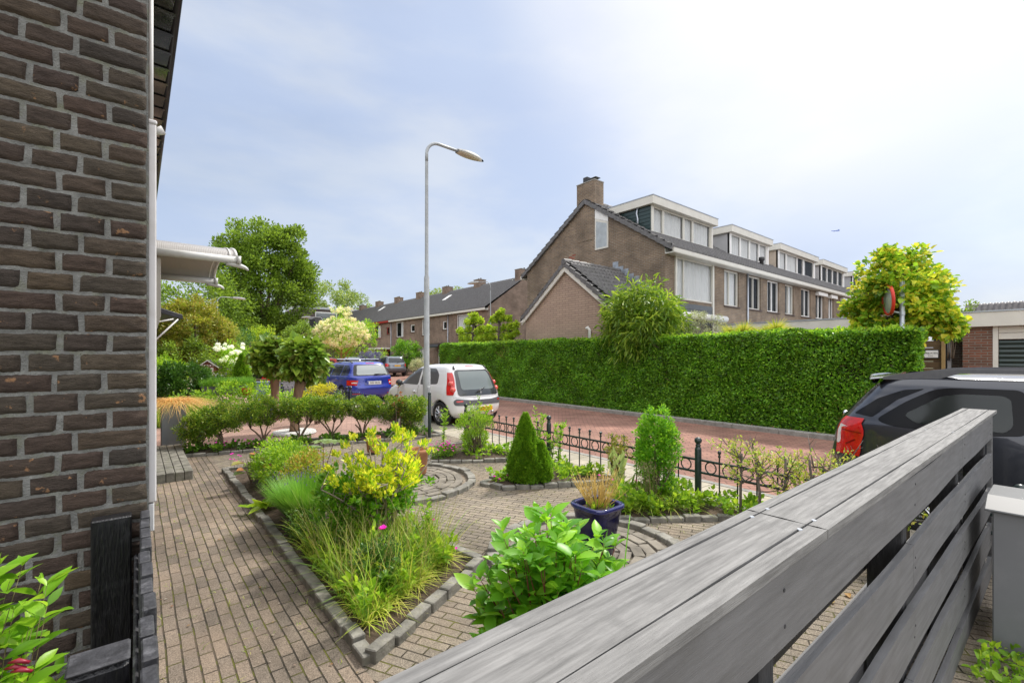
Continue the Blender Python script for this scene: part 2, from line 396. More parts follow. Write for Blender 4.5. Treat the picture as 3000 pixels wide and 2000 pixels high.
def text(name, body, size, mat, parent, loc, rot, ext=.001, align='CENTER', sx=1.0):
    cu = bpy.data.curves.new(name, 'FONT'); cu.body = body; cu.size = size; cu.extrude = ext; cu.align_x = align; cu.align_y = 'CENTER'
    o = bpy.data.objects.new(name + '_tmp', cu); C.objects.link(o)
    dg = bpy.context.evaluated_depsgraph_get(); me = bpy.data.meshes.new_from_object(o.evaluated_get(dg))
    bpy.data.objects.remove(o)
    me.name = name; me.materials.clear()
    q = link(name, me, mat, parent, world=False); q.location = loc; q.rotation_euler = rot; q.scale = (sx, 1, 1)
    return q

BARK = M('bark', (.16, .12, .085), .9, var=.35, scale=14, bump=.006, bscale=30, stretch=(1, 1, .25))
TWIG = M('twig', (.21, .15, .105), .9, var=.3, scale=20)
WHITE = M('white_paint', (.78, .77, .75), .35, var=.03, scale=6)
CREAM = M('cream_paint', (.62, .6, .54), .45, var=.05, scale=3, dirt=(.42, .4, .34), dscale=2, damt=.25)
GREYP = M('grey_paint', (.3, .31, .33), .45, var=.05)
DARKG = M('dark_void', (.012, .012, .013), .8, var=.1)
CURT = M('curtain', (.86, .88, .88), .8, var=.04)
GLASS = glassmat('window_glass', (.03, .035, .04), .86)
CARGL = glassmat('car_glass', (.012, .016, .018), .35)
ZINC = M('zinc', (.42, .45, .5), .4, metal=.6, var=.1)
# ------------------------------------------------------------------ ground, street, paving
GROUND = M('verge_ground', (.09, .1, .045), .95, var=.4, scale=.6, bump=.02, bscale=5)
REDP = brickmat('red_pavers', (.31, .165, .125), (.235, .122, .095), (.09, .06, .045), bw=.21, rh=.105, ms=.008, rot=R(45), wall=False, var=.3, bump=.004, stain=(.3, .19, .14), sscale=.5, samt=.45)
GREYB = brickmat('garden_pavers', (.25, .197, .15), (.16, .133, .107), (.05, .042, .03), bw=.2, rh=.07, ms=.0055, rot=R(90), wall=False, var=.45, bump=.009, speck=.5, stain=(.27, .2, .145), sscale=.9, samt=.55, moss=(.12, .12, .02))
GREYD = brickmat('garden_pavers_angled', (.25, .21, .16), (.185, .158, .125), (.05, .042, .03), bw=.2, rh=.068, ms=.0055, rot=R(63), wall=False, var=.4, bump=.009, speck=.5, stain=(.26, .19, .13), sscale=.9, samt=.45, moss=(.13, .13, .02))
TILE = brickmat('pavement_tiles', (.4, .36, .28), (.33, .3, .24), (.12, .11, .08), bw=.3, rh=.3, ms=.007, rot=0, wall=False, var=.2, bump=.004, speck=.15, stain=(.3, .27, .2), sscale=2, off=.5)
PINKP = brickmat('neighbour_pavers', (.4, .25, .2), (.31, .2, .165), (.2, .15, .12), bw=.21, rh=.105, ms=.006, rot=R(20), wall=False, var=.25, bump=.004, speck=.2)
CONC = M('concrete', (.27, .26, .235), .9, var=.2, scale=9, bump=.004, bscale=80, dirt=(.12, .11, .09), dscale=6, damt=.7)
SOIL = M('soil', (.075, .052, .035), 1, var=.5, scale=12, bump=.03, bscale=25)
EDGE = M('edging_stone', (.21, .2, .175), .92, var=.45, scale=9, bump=.006, bscale=70, dirt=(.22, .21, .15), dscale=14, damt=.6)

def flat(name, poly, z, mat, n=0):
    b = MB(); b.add([(x, y, z) for x, y in poly], [tuple(range(len(poly)))]); return struct(ob(name, b, mat))
flat('ground', [(-300, -300), (400, -300), (400, 500), (-300, 500)], -.03, GROUND)
flat('street', [(5.9, -40), (10.6, -40), (10.6, 24), (21, 24), (21, 90), (5.9, 90)], 0, REDP)
flat('pavement', [(5.04, -40), (5.8, -40), (5.8, 90), (5.04, 90)], .006, TILE)
b = MB(); [b.box(5.8, 5.9, -40 + i, -39.006 + i, -.02, .012) for i in range(130)]
struct(ob('kerb', b, CONC))
b = MB(); [b.box(10.6, 10.78, -20 + i, -19.006 + i, -.02, .1) for i in range(43)]
struct(ob('kerb', b, CONC, bev=.012))
flat('verge', [(10.78, -20), (40, -20), (40, 24), (10.78, 24)], .06, SOIL)
flat('garden_path', [(-1.2, -3), (.945, -3), (.945, 9.3), (-.2, 9.3), (-1.2, 9.3)], .004, GREYB)
flat('garden_paving', [(.945, -3), (5.04, -3), (5.04, 9.0), (.945, 9.3)], .004, GREYD)
flat('neighbour_driveway', [(-.2, 9.31), (5.04, 9.31), (5.04, 30), (-.2, 30)], .004, PINKP)
flat('garage_forecourt', [(10.78, -20), (40, -20), (40, 1.2), (10.78, 1.2)], .09, REDP)

def blocks(pts, w=.078, L=.17, h=.06, z0=-.02, closed=False, jit=.009):
    """a run of edging stones along a polyline"""
    b = MB(); P = [Vector((p[0], p[1], 0)) for p in pts]
    if closed: P.append(P[0])
    for a, c in zip(P[:-1], P[1:]):
        D = c - a; n = max(1, round(D.length / L)); d = D / n; u = d.normalized(); s = Vector((-u.y, u.x, 0))
        for i in range(n):
            q = a + d * i; e = q + d - u * .007; q = q + u * .004; hh = h + rnd.uniform(-jit, jit) * 1.5; off = s * rnd.uniform(-jit, jit)
            v = [q - s * w / 2 + off, e - s * w / 2 + off, e + s * w / 2 + off, q + s * w / 2 + off]
            b.add([(p.x, p.y, z0) for p in v] + [(p.x, p.y, hh + rnd.uniform(-.003, .003)) for p in v], [(0, 3, 2, 1), (4, 5, 6, 7), (0, 1, 5, 4), (1, 2, 6, 5), (2, 3, 7, 6), (3, 0, 4, 7)])
    return b
def arc(c, r, a0, a1, n): return [(c[0] + r * math.cos(R(a0 + (a1 - a0) * i / n)), c[1] + r * math.sin(R(a0 + (a1 - a0) * i / n))) for i in range(n + 1)]
BEDS = {
 'centre': [(.99, 7.75), (.985, 2.42), (2.12, 3.0), (1.98, 3.9), (1.72, 4.6), (1.66, 5.6), (1.78, 6.5), (1.5, 7.6)],
 'gate': [(3.5, 6.36), (4.5, 5.66), (4.98, 5.5), (4.98, 7.4), (4.1, 7.2)],
 'conifer': [(3.46, 4.86), (3.52, 4.52), (4.62, 3.9), (4.98, 3.85), (4.98, 5.1), (4.2, 5.05)],
 'corner': [(3.72, 2.92), (4.57, 2.3), (5.0, 1.75), (5.0, 3.55), (4.3, 3.5)],
 'hedge': [(.35, 9.35), (.9, 9.16), (2.44, 8.8), (4.55, 8.34), (4.98, 8.36), (4.98, 9.25), (2.5, 9.55), (.35, 9.85)],
}
lab = {'centre': 'dark stone edging round the triangular central flower bed beside the path', 'gate': 'low stone edging of the bed with the tall light green bush by the gate gap',
       'conifer': 'angular stone edging in front of the dwarf conifer', 'corner': 'dark stone edging in front of the columnar bush, behind the blue pot', 'hedge': 'long curved stone edging in front of the row of woody shrubs'}
for k, poly in BEDS.items():
    tag(ob('edging', blocks(poly, closed=True, h=.055 if k != 'centre' else .065), EDGE, bev=.006), lab[k], 'bed edging', 'stone edgings of the garden beds')
    b = MB(); cx = sum(p[0] for p in poly) / len(poly); cy = sum(p[1] for p in poly) / len(poly)
    inner = [((p[0] - cx) * .97 + cx, (p[1] - cy) * .97 + cy) for p in poly]; n = len(inner)
    b.add([(x, y, .03) for x, y in inner] + [(cx + (x - cx) * .5, cy + (y - cy) * .5, .075) for x, y in inner] + [(cx, cy, .085)],
          [(i, (i + 1) % n, n + (i + 1) % n, n + i) for i in range(n)] + [(n + i, n + (i + 1) % n, 2 * n) for i in range(n)])
    struct(ob('soil', b, SOIL, smooth=True))
for c, r, l in (((2.7, 5.6), .92, 'round raised stone circle edge under the terracotta pots'), ((2.95, 2.6), .8, 'curved stone circle edge round the blue pot')):
    tag(ob('edging', blocks(arc(c, r, 0, 360, 30), w=.1, L=.19, h=.055), EDGE, bev=.006), l, 'paving edging', 'round stone edgings in the paving')
    g = MB()
    for k in range(1, 8):
        rr = r - .06 - k * .105
        if rr > .1: g.v, g.f = g.v, g.f; q = blocks(arc(c, rr, 0, 360, max(8, int(rr * 31))), w=.094, L=.2, h=.034, jit=.003); g.add(q.v, q.f)
    struct(ob('round_paving', g, EDGEL if 'EDGEL' in globals() else M('edging_light', (.2, .178, .145), .92, var=.35, scale=5, bump=.005, bscale=70, dirt=(.1, .09, .06), dscale=7, damt=.5), bev=.004))
b = MB()
for j in range(6):
    for i in range(12): b.box(.0 + j * .1, .094 + j * .1, 7.55 + i * .2, 7.744 + i * .2, -.02, .125 + rnd.uniform(-.003, .003))
tag(ob('door_step', b, M('step_paver', (.2, .19, .16), .92, var=.4, scale=8, bump=.006, bscale=60, dirt=(.1, .12, .05), dscale=9, damt=.5), bev=.006), 'raised doorstep of grey pavers beside the house wall', 'step')

# ------------------------------------------------------------------ the photographer's house: near brick wall
h = thing('brick_house', 'near brown brick house wall with grey mortar, filling the left of the view', 'house', (0, 2, 0))
WY = 1.99; CX = .026
m = bpy.data.materials.new('near_brick'); m.use_nodes = True; t = m.node_tree; pb = t.nodes['Principled BSDF']; N = t.nodes.new; L = t.links
g = N('ShaderNodeNewGeometry'); tcx = N('ShaderNodeTexCoord'); cr = N('ShaderNodeValToRGB'); e = cr.color_ramp.elements
for i, (p, c) in enumerate([(0, (.052, .036, .029)), (.3, (.085, .05, .036)), (.5, (.07, .05, .036)), (.7, (.095, .064, .04)), (.88, (.062, .034, .03)), (1, (.11, .07, .038))]):
    if i > 1: e.new(p)
    e[i if i < 2 else len(e) - 1].position = p
els = sorted(e, key=lambda q: q.position)
for q, c in zip(els, [(.056, .048, .041), (.085, .057, .045), (.078, .064, .05), (.1, .078, .056), (.066, .048, .043), (.11, .082, .053)]): q.color = (*c, 1)
L.new(g.outputs['Random Per Island'], cr.inputs[0])
mp = N('ShaderNodeMapping'); mp.inputs['Scale'].default_value = (1, 1, 4); L.new(tcx.outputs['Object'], mp.inputs[0])
a = N('ShaderNodeTexNoise'); a.inputs['Scale'].default_value = 22; a.inputs['Detail'].default_value = 8; a.inputs['Roughness'].default_value = .7; L.new(mp.outputs[0], a.inputs['Vector'])
q = N('ShaderNodeMapRange'); q.inputs[1].default_value = .25; q.inputs[2].default_value = .75; q.inputs[3].default_value = .45; q.inputs[4].default_value = 1.65; L.new(a.outputs[0], q.inputs[0])
vs = N('ShaderNodeVectorMath'); vs.operation = 'SCALE'; L.new(cr.outputs[0], vs.inputs[0]); L.new(q.outputs[0], vs.inputs['Scale'])
pn = N('ShaderNodeTexNoise'); pn.inputs['Scale'].default_value = 26; pn.inputs['Detail'].default_value = 6; pn.inputs['Roughness'].default_value = .6; L.new(tcx.outputs['Object'], pn.inputs['Vector'])
pr_ = N('ShaderNodeMapRange'); pr_.inputs[1].default_value = .655; pr_.inputs[2].default_value = .7; L.new(pn.outputs[0], pr_.inputs[0])
px = N('ShaderNodeMix'); px.data_type = 'RGBA'; L.new(pr_.outputs[0], px.inputs[0]); L.new(vs.outputs[0], px.inputs[6]); px.inputs[7].default_value = (.34, .19, .1, 1)
L.new(px.outputs[2], pb.inputs['Base Color']); pb.inputs['Roughness'].default_value = .9; pb.inputs['Specular IOR Level'].default_value = .25
bn = N('ShaderNodeTexNoise'); bn.inputs['Scale'].default_value = 95; bn.inputs['Detail'].default_value = 7; bn.inputs['Roughness'].default_value = .65; L.new(mp.outputs[0], bn.inputs['Vector'])
bp = N('ShaderNodeBump'); bp.inputs['Distance'].default_value = .011; L.new(bn.outputs[0], bp.inputs['Height']); L.new(bp.outputs[0], pb.inputs['Normal'])
NEARB = m
MORT = M('mortar', (.185, .185, .175), .95, var=.28, scale=30, bump=.006, bscale=180, dirt=(.15, .16, .06), dscale=12, damt=.45)
def vnoise(P, f, seed):
    """cheap value noise from summed sines"""
    r = np.random.default_rng(seed); s = 0
    for _ in range(5):
        k = r.normal(size=3) * f; s = s + np.sin(P @ k + r.random() * 6.28)
    return s / 2.2
def brick_run(x1, y, z, L_, hh, flip=False):
    """one rough brick, its face towards -Y (or +X when flip), right end at x1"""
    nu, nv = max(4, int(L_ / .008)), 7
    us = np.linspace(0, 1, nu + 1); vs_ = np.linspace(0, 1, nv + 1)
    U, Vv = np.meshgrid(us, vs_); ed = np.minimum(np.minimum(U * L_, (1 - U) * L_), np.minimum(Vv * hh, (1 - Vv) * hh))
    X = x1 - L_ + U * L_; Z = z + Vv * hh
    P = np.stack([X.ravel(), np.full(X.size, y), Z.ravel()], 1)
    rag = vnoise(P, 60, 3) * .0012 + vnoise(P, 220, 4) * .0009; edge = (ed.ravel() < 1e-6)
    P[:, 2] += rag * np.where((Vv.ravel() < .01) | (Vv.ravel() > .99), 1, .3)
    P[:, 0] += vnoise(P, 75, 5) * .0015 * edge
    dep = -.0055 * np.clip(ed.ravel() / .005, 0, 1) ** .6 + vnoise(P, 90, 9) * .0013 + vnoise(P, 28, 10) * .0014 + rnd.uniform(-.0018, .0018)
    P[:, 1] += dep
    P[:, 1] = np.where(edge, y + .003, P[:, 1])
    F = [(j * (nu + 1) + i, j * (nu + 1) + i + 1, (j + 1) * (nu + 1) + i + 1, (j + 1) * (nu + 1) + i) for j in range(nv) for i in range(nu)]
    return P, F
VV = []; FF = []; o = 0
for row in range(53):
    z = row * .0625 + .006; x = CX; k = 0
    seq = [.155, .1, .21, .1, .21, .1] if row % 2 == 0 else [.095, .1, .21, .1, .21, .1]
    sh = [0, .0, .012, -.01][row % 4]
    while x > -1.75:
        L_ = seq[0] if k == 0 else (.1 if k % 2 == 1 else .21)
        L_ += rnd.uniform(-.004, .004) + (sh if k == 0 else 0)
        P, F = brick_run(x, WY, z, L_, .0515 + rnd.uniform(-.0015, .0015)); VV.append(P); FF += [tuple(i + o for i in f) for f in F]; o += len(P)
        x -= L_ + .015; k += 1
me = bpy.data.meshes.new('brickwork'); me.from_pydata(np.concatenate(VV).tolist(), [], FF); link('brickwork', me, NEARB, h, True)
b = MB()
def mfn(u, v):
    x, z = -1.75 + u * (CX + 1.75), v * 3.32
    return (x, WY + .0035 + .0009 * (math.sin(x * 83 + z * 31) + math.sin(z * 97 - x * 41)), z)
b.grid(mfn, 120, 200); ob('mortar', b, MORT, h, True)
HB = brickmat('house_brick', (.12, .085, .056), (.085, .058, .043), (.19, .19, .185), bw=.21, rh=.0625, ms=.012)
b = MB(); b.box(-9, -1.76, WY - .001, WY + .2, 0, 3.32); b.box(-9, CX, WY - .001, WY + .2, 3.325, 9)
b.box(-9, CX - .004, WY + .012, 30, 0, 5.35); ob('wall', b, HB, h)
# eave with dark glazed soffit panels, gutter board, white casing at the corner
SLATE = M('glazed_soffit', (.05, .055, .053), .12, var=.5, scale=7, dirt=(.12, .13, .12), dscale=5, damt=.5, coat=.6)
b = MB()
for i in range(46):
    y0 = 2 + i * .42; b.box(.1, .33, y0, y0 + .43, 5.421, 5.43); b.add([(.1, y0 + .006, 5.40), (.335, y0 + .006, 5.395), (.335, y0 + .414, 5.41), (.1, y0 + .414, 5.415)], [(0, 3, 2, 1)])
    b.box(.16, .335, y0 + .006, y0 + .414, 5.418, 5.5)
ob('soffit', b, SLATE, h)
b = MB(); b.tube([(.335, 2, 5.44), (.335, 22, 5.44)], .045, 10); b.box(.03, .1, 2, 22, 5.36, 5.5); ob('gutter', b, M('gutter_black', (.02, .02, .024), .3), h, True)
b = MB(); b.box(CX - .03, .032, 1.9965, 2.03, 0, 3.35); ob('corner_strip', b, MORT, h)
b = MB(); b.box(.027, .05, 2.031, 2.05, 3.3, 5.36); ob('brown_board', b, M('brown_board', (.3, .14, .03), .6, var=.3), h)
b = MB(); b.box(.03, .054, 2.02, 2.1, 1.17, 2.48); b.box(.03, .056, 2.018, 2.105, 2.48, 2.495); ob('casing', b, M('casing_white', (.6, .58, .58), .45, var=.06, dirt=(.45, .42, .38), dscale=9, damt=.4), h, bev=.004)
b = MB(); b.tube([(.045, 2.3, 2.4), (.045, 2.3, 3.3)], .007, 10); b.tube([(.05, 2.42, 2.60), (.088, 2.41, 2.62)], [.012, .018], 14); ob('sensor_lamp', b, WHITE, h, True)
b = MB(); b.box(.031, .048, 2.022, 2.07, 1.07, 1.166); ob('casing_end', b, M('white_worn', (.6, .6, .6), .5, var=.1), h, bev=.003)
b = MB()
b.prism([(-9, 9), (-9, 5.4), (CX, 5.4), (-5, 9)], 2.2, 30); ob('roof', b, M('roof_dark', (.04, .04, .043), .6), h)

# barrel porch canopy over the step
CANO = M('canopy_white', (.66, .66, .63), .4, var=.05, dirt=(.4, .38, .3), dscale=4, damt=.4)
cn = thing('door_canopy', 'white barrel shaped door canopy with ribbed sheet on the near house wall', 'canopy', (0, 8, 2.9))
y0, y1, zc, xe = 6.95, 9.15, 2.93, 1.02
m = M('ribbed_sheet', (.42, .4, .38), .35, var=.06, scale=40, stretch=(30, .01, .01))
b = MB(); nx_ = 60
def can(u, v):
    a = math.pi * v; return (.03 + u * (xe - .05), (y0 + y1) / 2 - math.cos(a) * (y1 - y0) / 2, zc + .03 + math.sin(a) * .23 + .0012 * math.sin(u * 330))
b.grid(can, 420, 14); ob('sheet', b, m, cn, True)
for y in (y0, y1):
    b = MB(); b.tube([(.03, y, zc - .01), (xe, y, zc - .01)], .048, 12); b.box(xe - .005, xe + .04, y - .055, y + .055, zc - .06, zc + .04); ob('side_beam', b, CANO, cn, True)
    b = MB(); s = 1
    b.tube(bez((xe - .12, y, zc - .07), (xe + .1, y, zc - .065), (xe + .13, y, zc - .13), 6), [.02, .025, .03, .03, .025, .02, .012], 8); ob('gutter_spout', b, CANO, cn, True)
b = MB(); P = [can(1, v / 14) for v in range(15)]; b.tube([(p[0] + .01, p[1], p[2]) for p in P], .02, 8); b.tube([(p[0] - .06, p[1], p[2] + .004) for p in P], .012, 6); ob('end_arch', b, WHITE, cn, True)
for x, y, r in ((.15, 7.5, .03), (.2, 7.9, .022), (.32, 7.85, .034), (.1, 7.3, .02), (.42, 8.1, .018), (.25, 7.35, .018), (.6, 7.9, .016)):
    v = (1 - (y - 8.05) / (y1 - y0) * -2) ; a = math.acos(max(-1, min(1, -(y - 8.05) / 1.1))); z = zc + .022 + math.sin(a) * .23
    b = MB(); b.lathe([(0, -.004), (r, -.003), (r, .0), (0, .002)], (x, y, z), 12); ob('dirt_spot', b, M('dirt_spot', (.05, .035, .03), .9), cn)
# side screen with yellow glass bricks below the canopy
b = MB(); b.prism([(.03, 1.7), (.13, 1.75), (.23, 2.15), (.23, 2.86), (.03, 2.86)], 7.02, 7.09); ob('side_screen', b, M('screen_cream', (.5, .46, .4), .5), cn, bev=.004)
b = MB(); [b.box(.075, .105, 7.0, 7.017, 2.24 + i * .1, 2.33 + i * .1) for i in range(5)]; ob('yellow_pane', b, M('yellow_pane', (.75, .6, .3), .3), cn)
b = MB(); b.tube([(.04, 9.3, 1.5), (.04, 9.3, 2.2), (.05, 9.3, 2.8)], .02, 8)
cnv = thing('door_awning', 'small dark flat awning on white struts beyond the near canopy', 'awning', (0, 13, 2.4))
b = MB(); b.prism([(.05, 2.68), (.78, 2.46), (.78, 2.56), (.05, 2.8)], 12.3, 14.1); ob('awning_roof', b, M('awning_dark', (.045, .045, .055), .4), cnv, bev=.01)
for P_ in ([(.06, 12.3, 1.7), (.7, 12.3, 2.46)], [(.06, 12.3, 2.3), (.62, 12.3, 2.46)], [(.06, 14.1, 1.7), (.7, 14.1, 2.46)]):
    b = MB(); b.tube(P_, .016, 8); ob('strut', b, WHITE, cnv, True)
b = MB()
for i in range(7): b.tube(bez((.2, 10.0, 2.75 - i * .12), (.24, 10.0, 2.69 - i * .12), (.2, 10.0, 2.63 - i * .12), 4), [.02, .035, .04, .035, .02], 8)
tag(ob('folded_cloth', b, M('navy_cloth', (.02, .03, .09), .9), smooth=True), 'navy scalloped cloth hanging beside the door', 'cloth')

# black picket gate at the wall corner
BLK = M('black_wood', (.0065, .0065, .008), .38, var=.5, scale=20, bump=.003, bscale=30, stretch=(6, 6, 1), dirt=(.06, .06, .065), dscale=30, damt=.25)
BLK2 = M('black_wood_worn', (.03, .03, .034), .6, var=.4, scale=30, bump=.004, bscale=60, dirt=(.12, .12, .13), dscale=22, damt=.8)
gt = thing('picket_gate', 'black painted wooden picket gate seen edge on at the wall corner', 'gate', (0, 1.5, 0))
zt = 1.158
for i in range(11):
    y = 1.93 - i * .098; b = MB(); w = rnd.uniform(-.004, .004)
    b.prism([(y - .04, .06), (y + .04, .06), (y + .04, zt + w), (y - .04, zt + w)], .006 + w, .03 + w, 'x'); ob('picket', b, BLK2, gt, bev=.003)
for z in (.25, .95): b = MB(); b.box(-.006, .004, 1.09, 1.915, z, z + .09); ob('rail', b, BLK2, gt, bev=.004)
b = MB(); b.box(-.11, -.012, 1.92, 1.975, 0, 1.165); tag(ob('wall_post', b, BLK, bev=.004), 'tall wide black post fixed flat against the brick wall', 'post')
b = MB(); b.prism([(-.088, 1.02), (-.01, 1.02), (-.01, 1.085), (-.088, 1.085)], 0, 1.16, 'z'); GPOST = tag(ob('gate_post', b, BLK, bev=.008), 'near black wooden gate post with worn grey top', 'post')
b = MB(); b.box(-.09, -.008, 1.018, 1.087, 1.1605, 1.168); ob('worn_top', b, BLK2, GPOST, bev=.003)

# weathered grey board fence in the foreground
WOOD = M('grey_board', (.192, .189, .184), .8, var=.34, scale=3, bump=.0016, bscale=14, stretch=(2.2, 34, 34), dirt=(.14, .138, .135), dscale=14, damt=.6)
WOODF = M('grey_board_face', (.14, .14, .143), .65, var=.2, scale=2.5, bump=.0009, bscale=20, stretch=(1.6, 22, 22), dirt=(.105, .103, .1), dscale=7, damt=.45)
fw = thing('board_fence', 'weathered grey wooden fence with flat capping boards across the foreground', 'fence', (2.5, .49, 0))
HR = 1.24
for (a, c) in ((.394, .438), (.443, .555), (.56, .592)):
    for s, e in ((-.6, 1.348), (1.351, 5.32)):
        b = MB(); n = 24
        b.grid(lambda u, v: (s + u * (e - s), a + v * (c - a), HR + .0012 * math.sin(u * 9 + v * 3)), n, 2)
        b.grid(lambda u, v: (s + u * (e - s), a, HR - .022 * (1 - v) + .0012 * math.sin(u * 9) * v), n, 1)
        b.grid(lambda u, v: (s + u * (e - s), c, HR - .022 * (1 - v) + .0012 * math.sin(u * 9 + 3) * v), n, 1)
        b.add([(s, a, HR - .022), (e, a, HR - .022), (e, c, HR - .022), (s, c, HR - .022), (e, a, HR), (e, c, HR)], [(0, 1, 2, 3), (1, 4, 5, 2)])
        ob('cap_board', b, WOOD, fw)
def wob(z0, z1, ya, yb, s, e, ph):
    b = MB(); n = 30
    f = lambda x: .006 * math.sin(x * 1.9 + ph) + .004 * math.sin(x * 4.1 + ph * 2)
    for (A, B, Cc, D) in (((ya, z0), (ya, z1), 0, 0), ((ya, z1), (yb, z1), 0, 0), ((yb, z1), (yb, z0), 0, 0), ((yb, z0), (ya, z0), 0, 0)):
        b.grid(lambda u, v: (s + u * (e - s), A[0] + (B[0] - A[0]) * v, A[1] + (B[1] - A[1]) * v + f(s + u * (e - s))), n, 1)
    b.add([(e, ya, z0 + f(e)), (e, ya, z1 + f(e)), (e, yb, z1 + f(e)), (e, yb, z0 + f(e))], [(0, 1, 2, 3)])
    b.add([(s, ya, z0 + f(s)), (s, ya, z1 + f(s)), (s, yb, z1 + f(s)), (s, yb, z0 + f(s))], [(0, 3, 2, 1)])
    return b
for k, (z0, z1) in enumerate(((1.045, 1.215), (.77, .94), (.5, .67), (.23, .4), (.0, .14))):
    for ya, yb, ph in ((.40, .424, k * 1.3), (.56, .584, k * 1.3 + 2)):
        if k == 0 and ya > .5: z0 = 1.1
        for s, e in ((-.6, 2.36), (2.364, 5.05)) if k % 2 else ((-.6, 3.6), (3.604, 5.05)):
            ob('slat', wob(z0, z1, ya, yb, s, e, ph), WOODF if k == 0 or 1 else WOOD, fw)
POSTM = M('post_dark', (.03, .03, .032), .8, var=.4, scale=12, bump=.003, bscale=30, stretch=(6, 6, 1))
for x in (-.2, 1.05, 2.35, 3.65, 4.93):
    b = MB(); b.box(x, x + .07, .432, .548, 0, 1.215); ob('post', b, POSTM, fw, bev=.004)
b = MB(); b.box(5.06, 5.1, .40, .43, 0, 1.214); ob('end_post', b, WOODF, fw, bev=.003)
b = MB()
for x in (1.3, 1.4, 3.62): 
    for y in (.4405, .5575): b.lathe([(0, .001), (.006, .001), (.007, -.002)], (x, y, HR), 8)
ob('screw', b, ZINC, fw)
for x in (1.085, 2.385, 3.685, 4.95):
    for z in (.84, .88, .57, .61, .3, .34, 1.09, 1.17):
        b = MB(); b.lathe([(0, -.0012), (.0045, -.001), (.005, .002)], (x + rnd.uniform(-.01, .01), .3995, z), 8, 'y'); ob('screw', b, POSTM, fw)

ub = thing('utility_cabinet', 'low grey metal utility cabinet at the end of the board fence', 'cabinet', (4.05, -.1, 0))
UG = M('cabinet_grey', (.15, .155, .165), .55, var=.05, scale=3, dirt=(.2, .2, .21), dscale=8, damt=.3)
b = MB(); b.box(3.8, 4.4, -.75, .3, 0, .79); ob('body', b, UG, ub, bev=.006)
b = MB(); b.prism([(3.77, .79), (4.43, .79), (4.43, .8), (4.22, .86), (3.9, .86), (3.77, .8)], -.78, .33); ob('lid', b, M('lid_grey', (.12, .125, .13), .5, var=.04), ub, bev=.004)
# ------------------------------------------------------------------ green iron garden fence
IRON = M('fence_iron', (.018, .032, .032), .35, var=.15, scale=10, coat=.2)
NAVY = M('fence_navy', (.012, .016, .035), .3, var=.15, scale=10, coat=.2)
def fence(label, group, x, posts, mat, z_top=.51, ph=.66, ring=True, sp=.2, start_gap=True, pr=.033, name='iron_fence', axis='y'):
    t = thing(name, label, 'fence', (x, posts[0], 0) if axis == 'y' else (posts[0], x, 0), group=group)
    P = (lambda a, o, z: (x + o, a, z)) if axis == 'y' else (lambda a, o, z: (a, x + o, z))
    for p in posts:
        b = MB(); c = P(p, 0, 0)
        b.lathe([(pr, 0), (pr, ph - .06), (pr * .85, ph - .04), (pr * .6, ph - .03), (pr * .85, ph - .015), (pr * .6, ph)], c, 18)
        b.lathe([(max(.0005, pr * 1.12 * math.sin(math.pi * k / 10)), ph + pr * 1.05 - pr * 1.12 * math.cos(math.pi * k / 10)) for k in range(11)], c, 18)
        ob('post', b, mat, t, True)
    for a, c in zip(posts[:-1], posts[1:]):
        if isinstance(a, tuple): continue
        lo, hi = min(a, c) + .05, max(a, c) - .05
        if hi - lo < .3 : continue
        for z in (z_top - .03, z_top - .17 if ring else z_top - .12):
            b = MB(); q0 = P(lo - .02, -.013, z - .011); q1 = P(hi + .02, .013, z + .011); b.box(q0[0], q1[0], q0[1], q1[1], q0[2], q1[2]); ob('rail', b, mat, t, bev=.002)
        n = max(2, round((hi - lo) / sp)); s = (hi - lo) / n
        for i in range(n + (0 if ring else 1)):
            y = lo + s * (i + (0 if not ring else 1)) - (0 if ring else 0)
            if ring and i == n - 1: pass
            elif True:
                b = MB(); c0 = P(y, 0, 0)
                if ring: b.lathe([(.0085, .03), (.0085, z_top + .03), (.015, z_top + .04), (.017, z_top + .05), (.009, z_top + .062), (.012, z_top + .07), (.0205, z_top + .083), (.0205, z_top + .096), (.011, z_top + .109), (0, z_top + .112)], c0, 8)
                else: b.lathe([(.007, .05), (.007, z_top + .03), (.018, z_top + .05), (.018, z_top + .065), (0, z_top + .08)], c0, 6)
                ob('baluster', b, mat, t, True)
            if ring:
                b = MB(); cc = lo + s * (i + .5); r = min(.062, s * .36)
                b.tube([P(cc + r * math.cos(R(a_)), 0, z_top - .10 + r * math.sin(R(a_))) for a_ in range(0, 361, 20)], .0075, 6, cap=False); ob('ring', b, mat, t, True)
    return t
fence('dark green iron fence with a row of rings and ball finials along the front garden', 'dark green iron fences', 5.0, [7.55, 5.21, 2.74, .25], IRON, pr=.037)
t = thing('gate_post', 'slim dark green steel post at the end of the shrub row, by the lamp post', 'post', (4.62, 8.31, 0))
b = MB(); b.lathe([(.033, 0), (.033, .86), (.028, .87)], (4.62, 8.31, 0), 16); ob('shaft', b, IRON, t, True)
b = MB(); b.lathe([(.026, .87), (.034, .885), (.034, .905), (.02, .93), (0, .934)], (4.62, 8.31, 0), 16); ob('cap', b, IRON, t, True)
fence('navy iron fence with small finials in front of the blue car', 'neighbour navy fences', 4.98, [10.6, 14.1, 17.6], NAVY, ring=False, z_top=.52, ph=.64, sp=.16, pr=.04)
fence('navy garden fence behind the trunk of the rear catalpa tree', 'neighbour navy fences', 15.8, [3.55, 4.9], NAVY, ring=False, z_top=.62, ph=.72, sp=.12, pr=.04, axis='x')
fence('low navy iron fence panel right of the catalpa trunks', 'neighbour navy fences', 12.6, [3.95, 4.55], NAVY, ring=False, z_top=.62, ph=.74, sp=.12, pr=.045, axis='x')

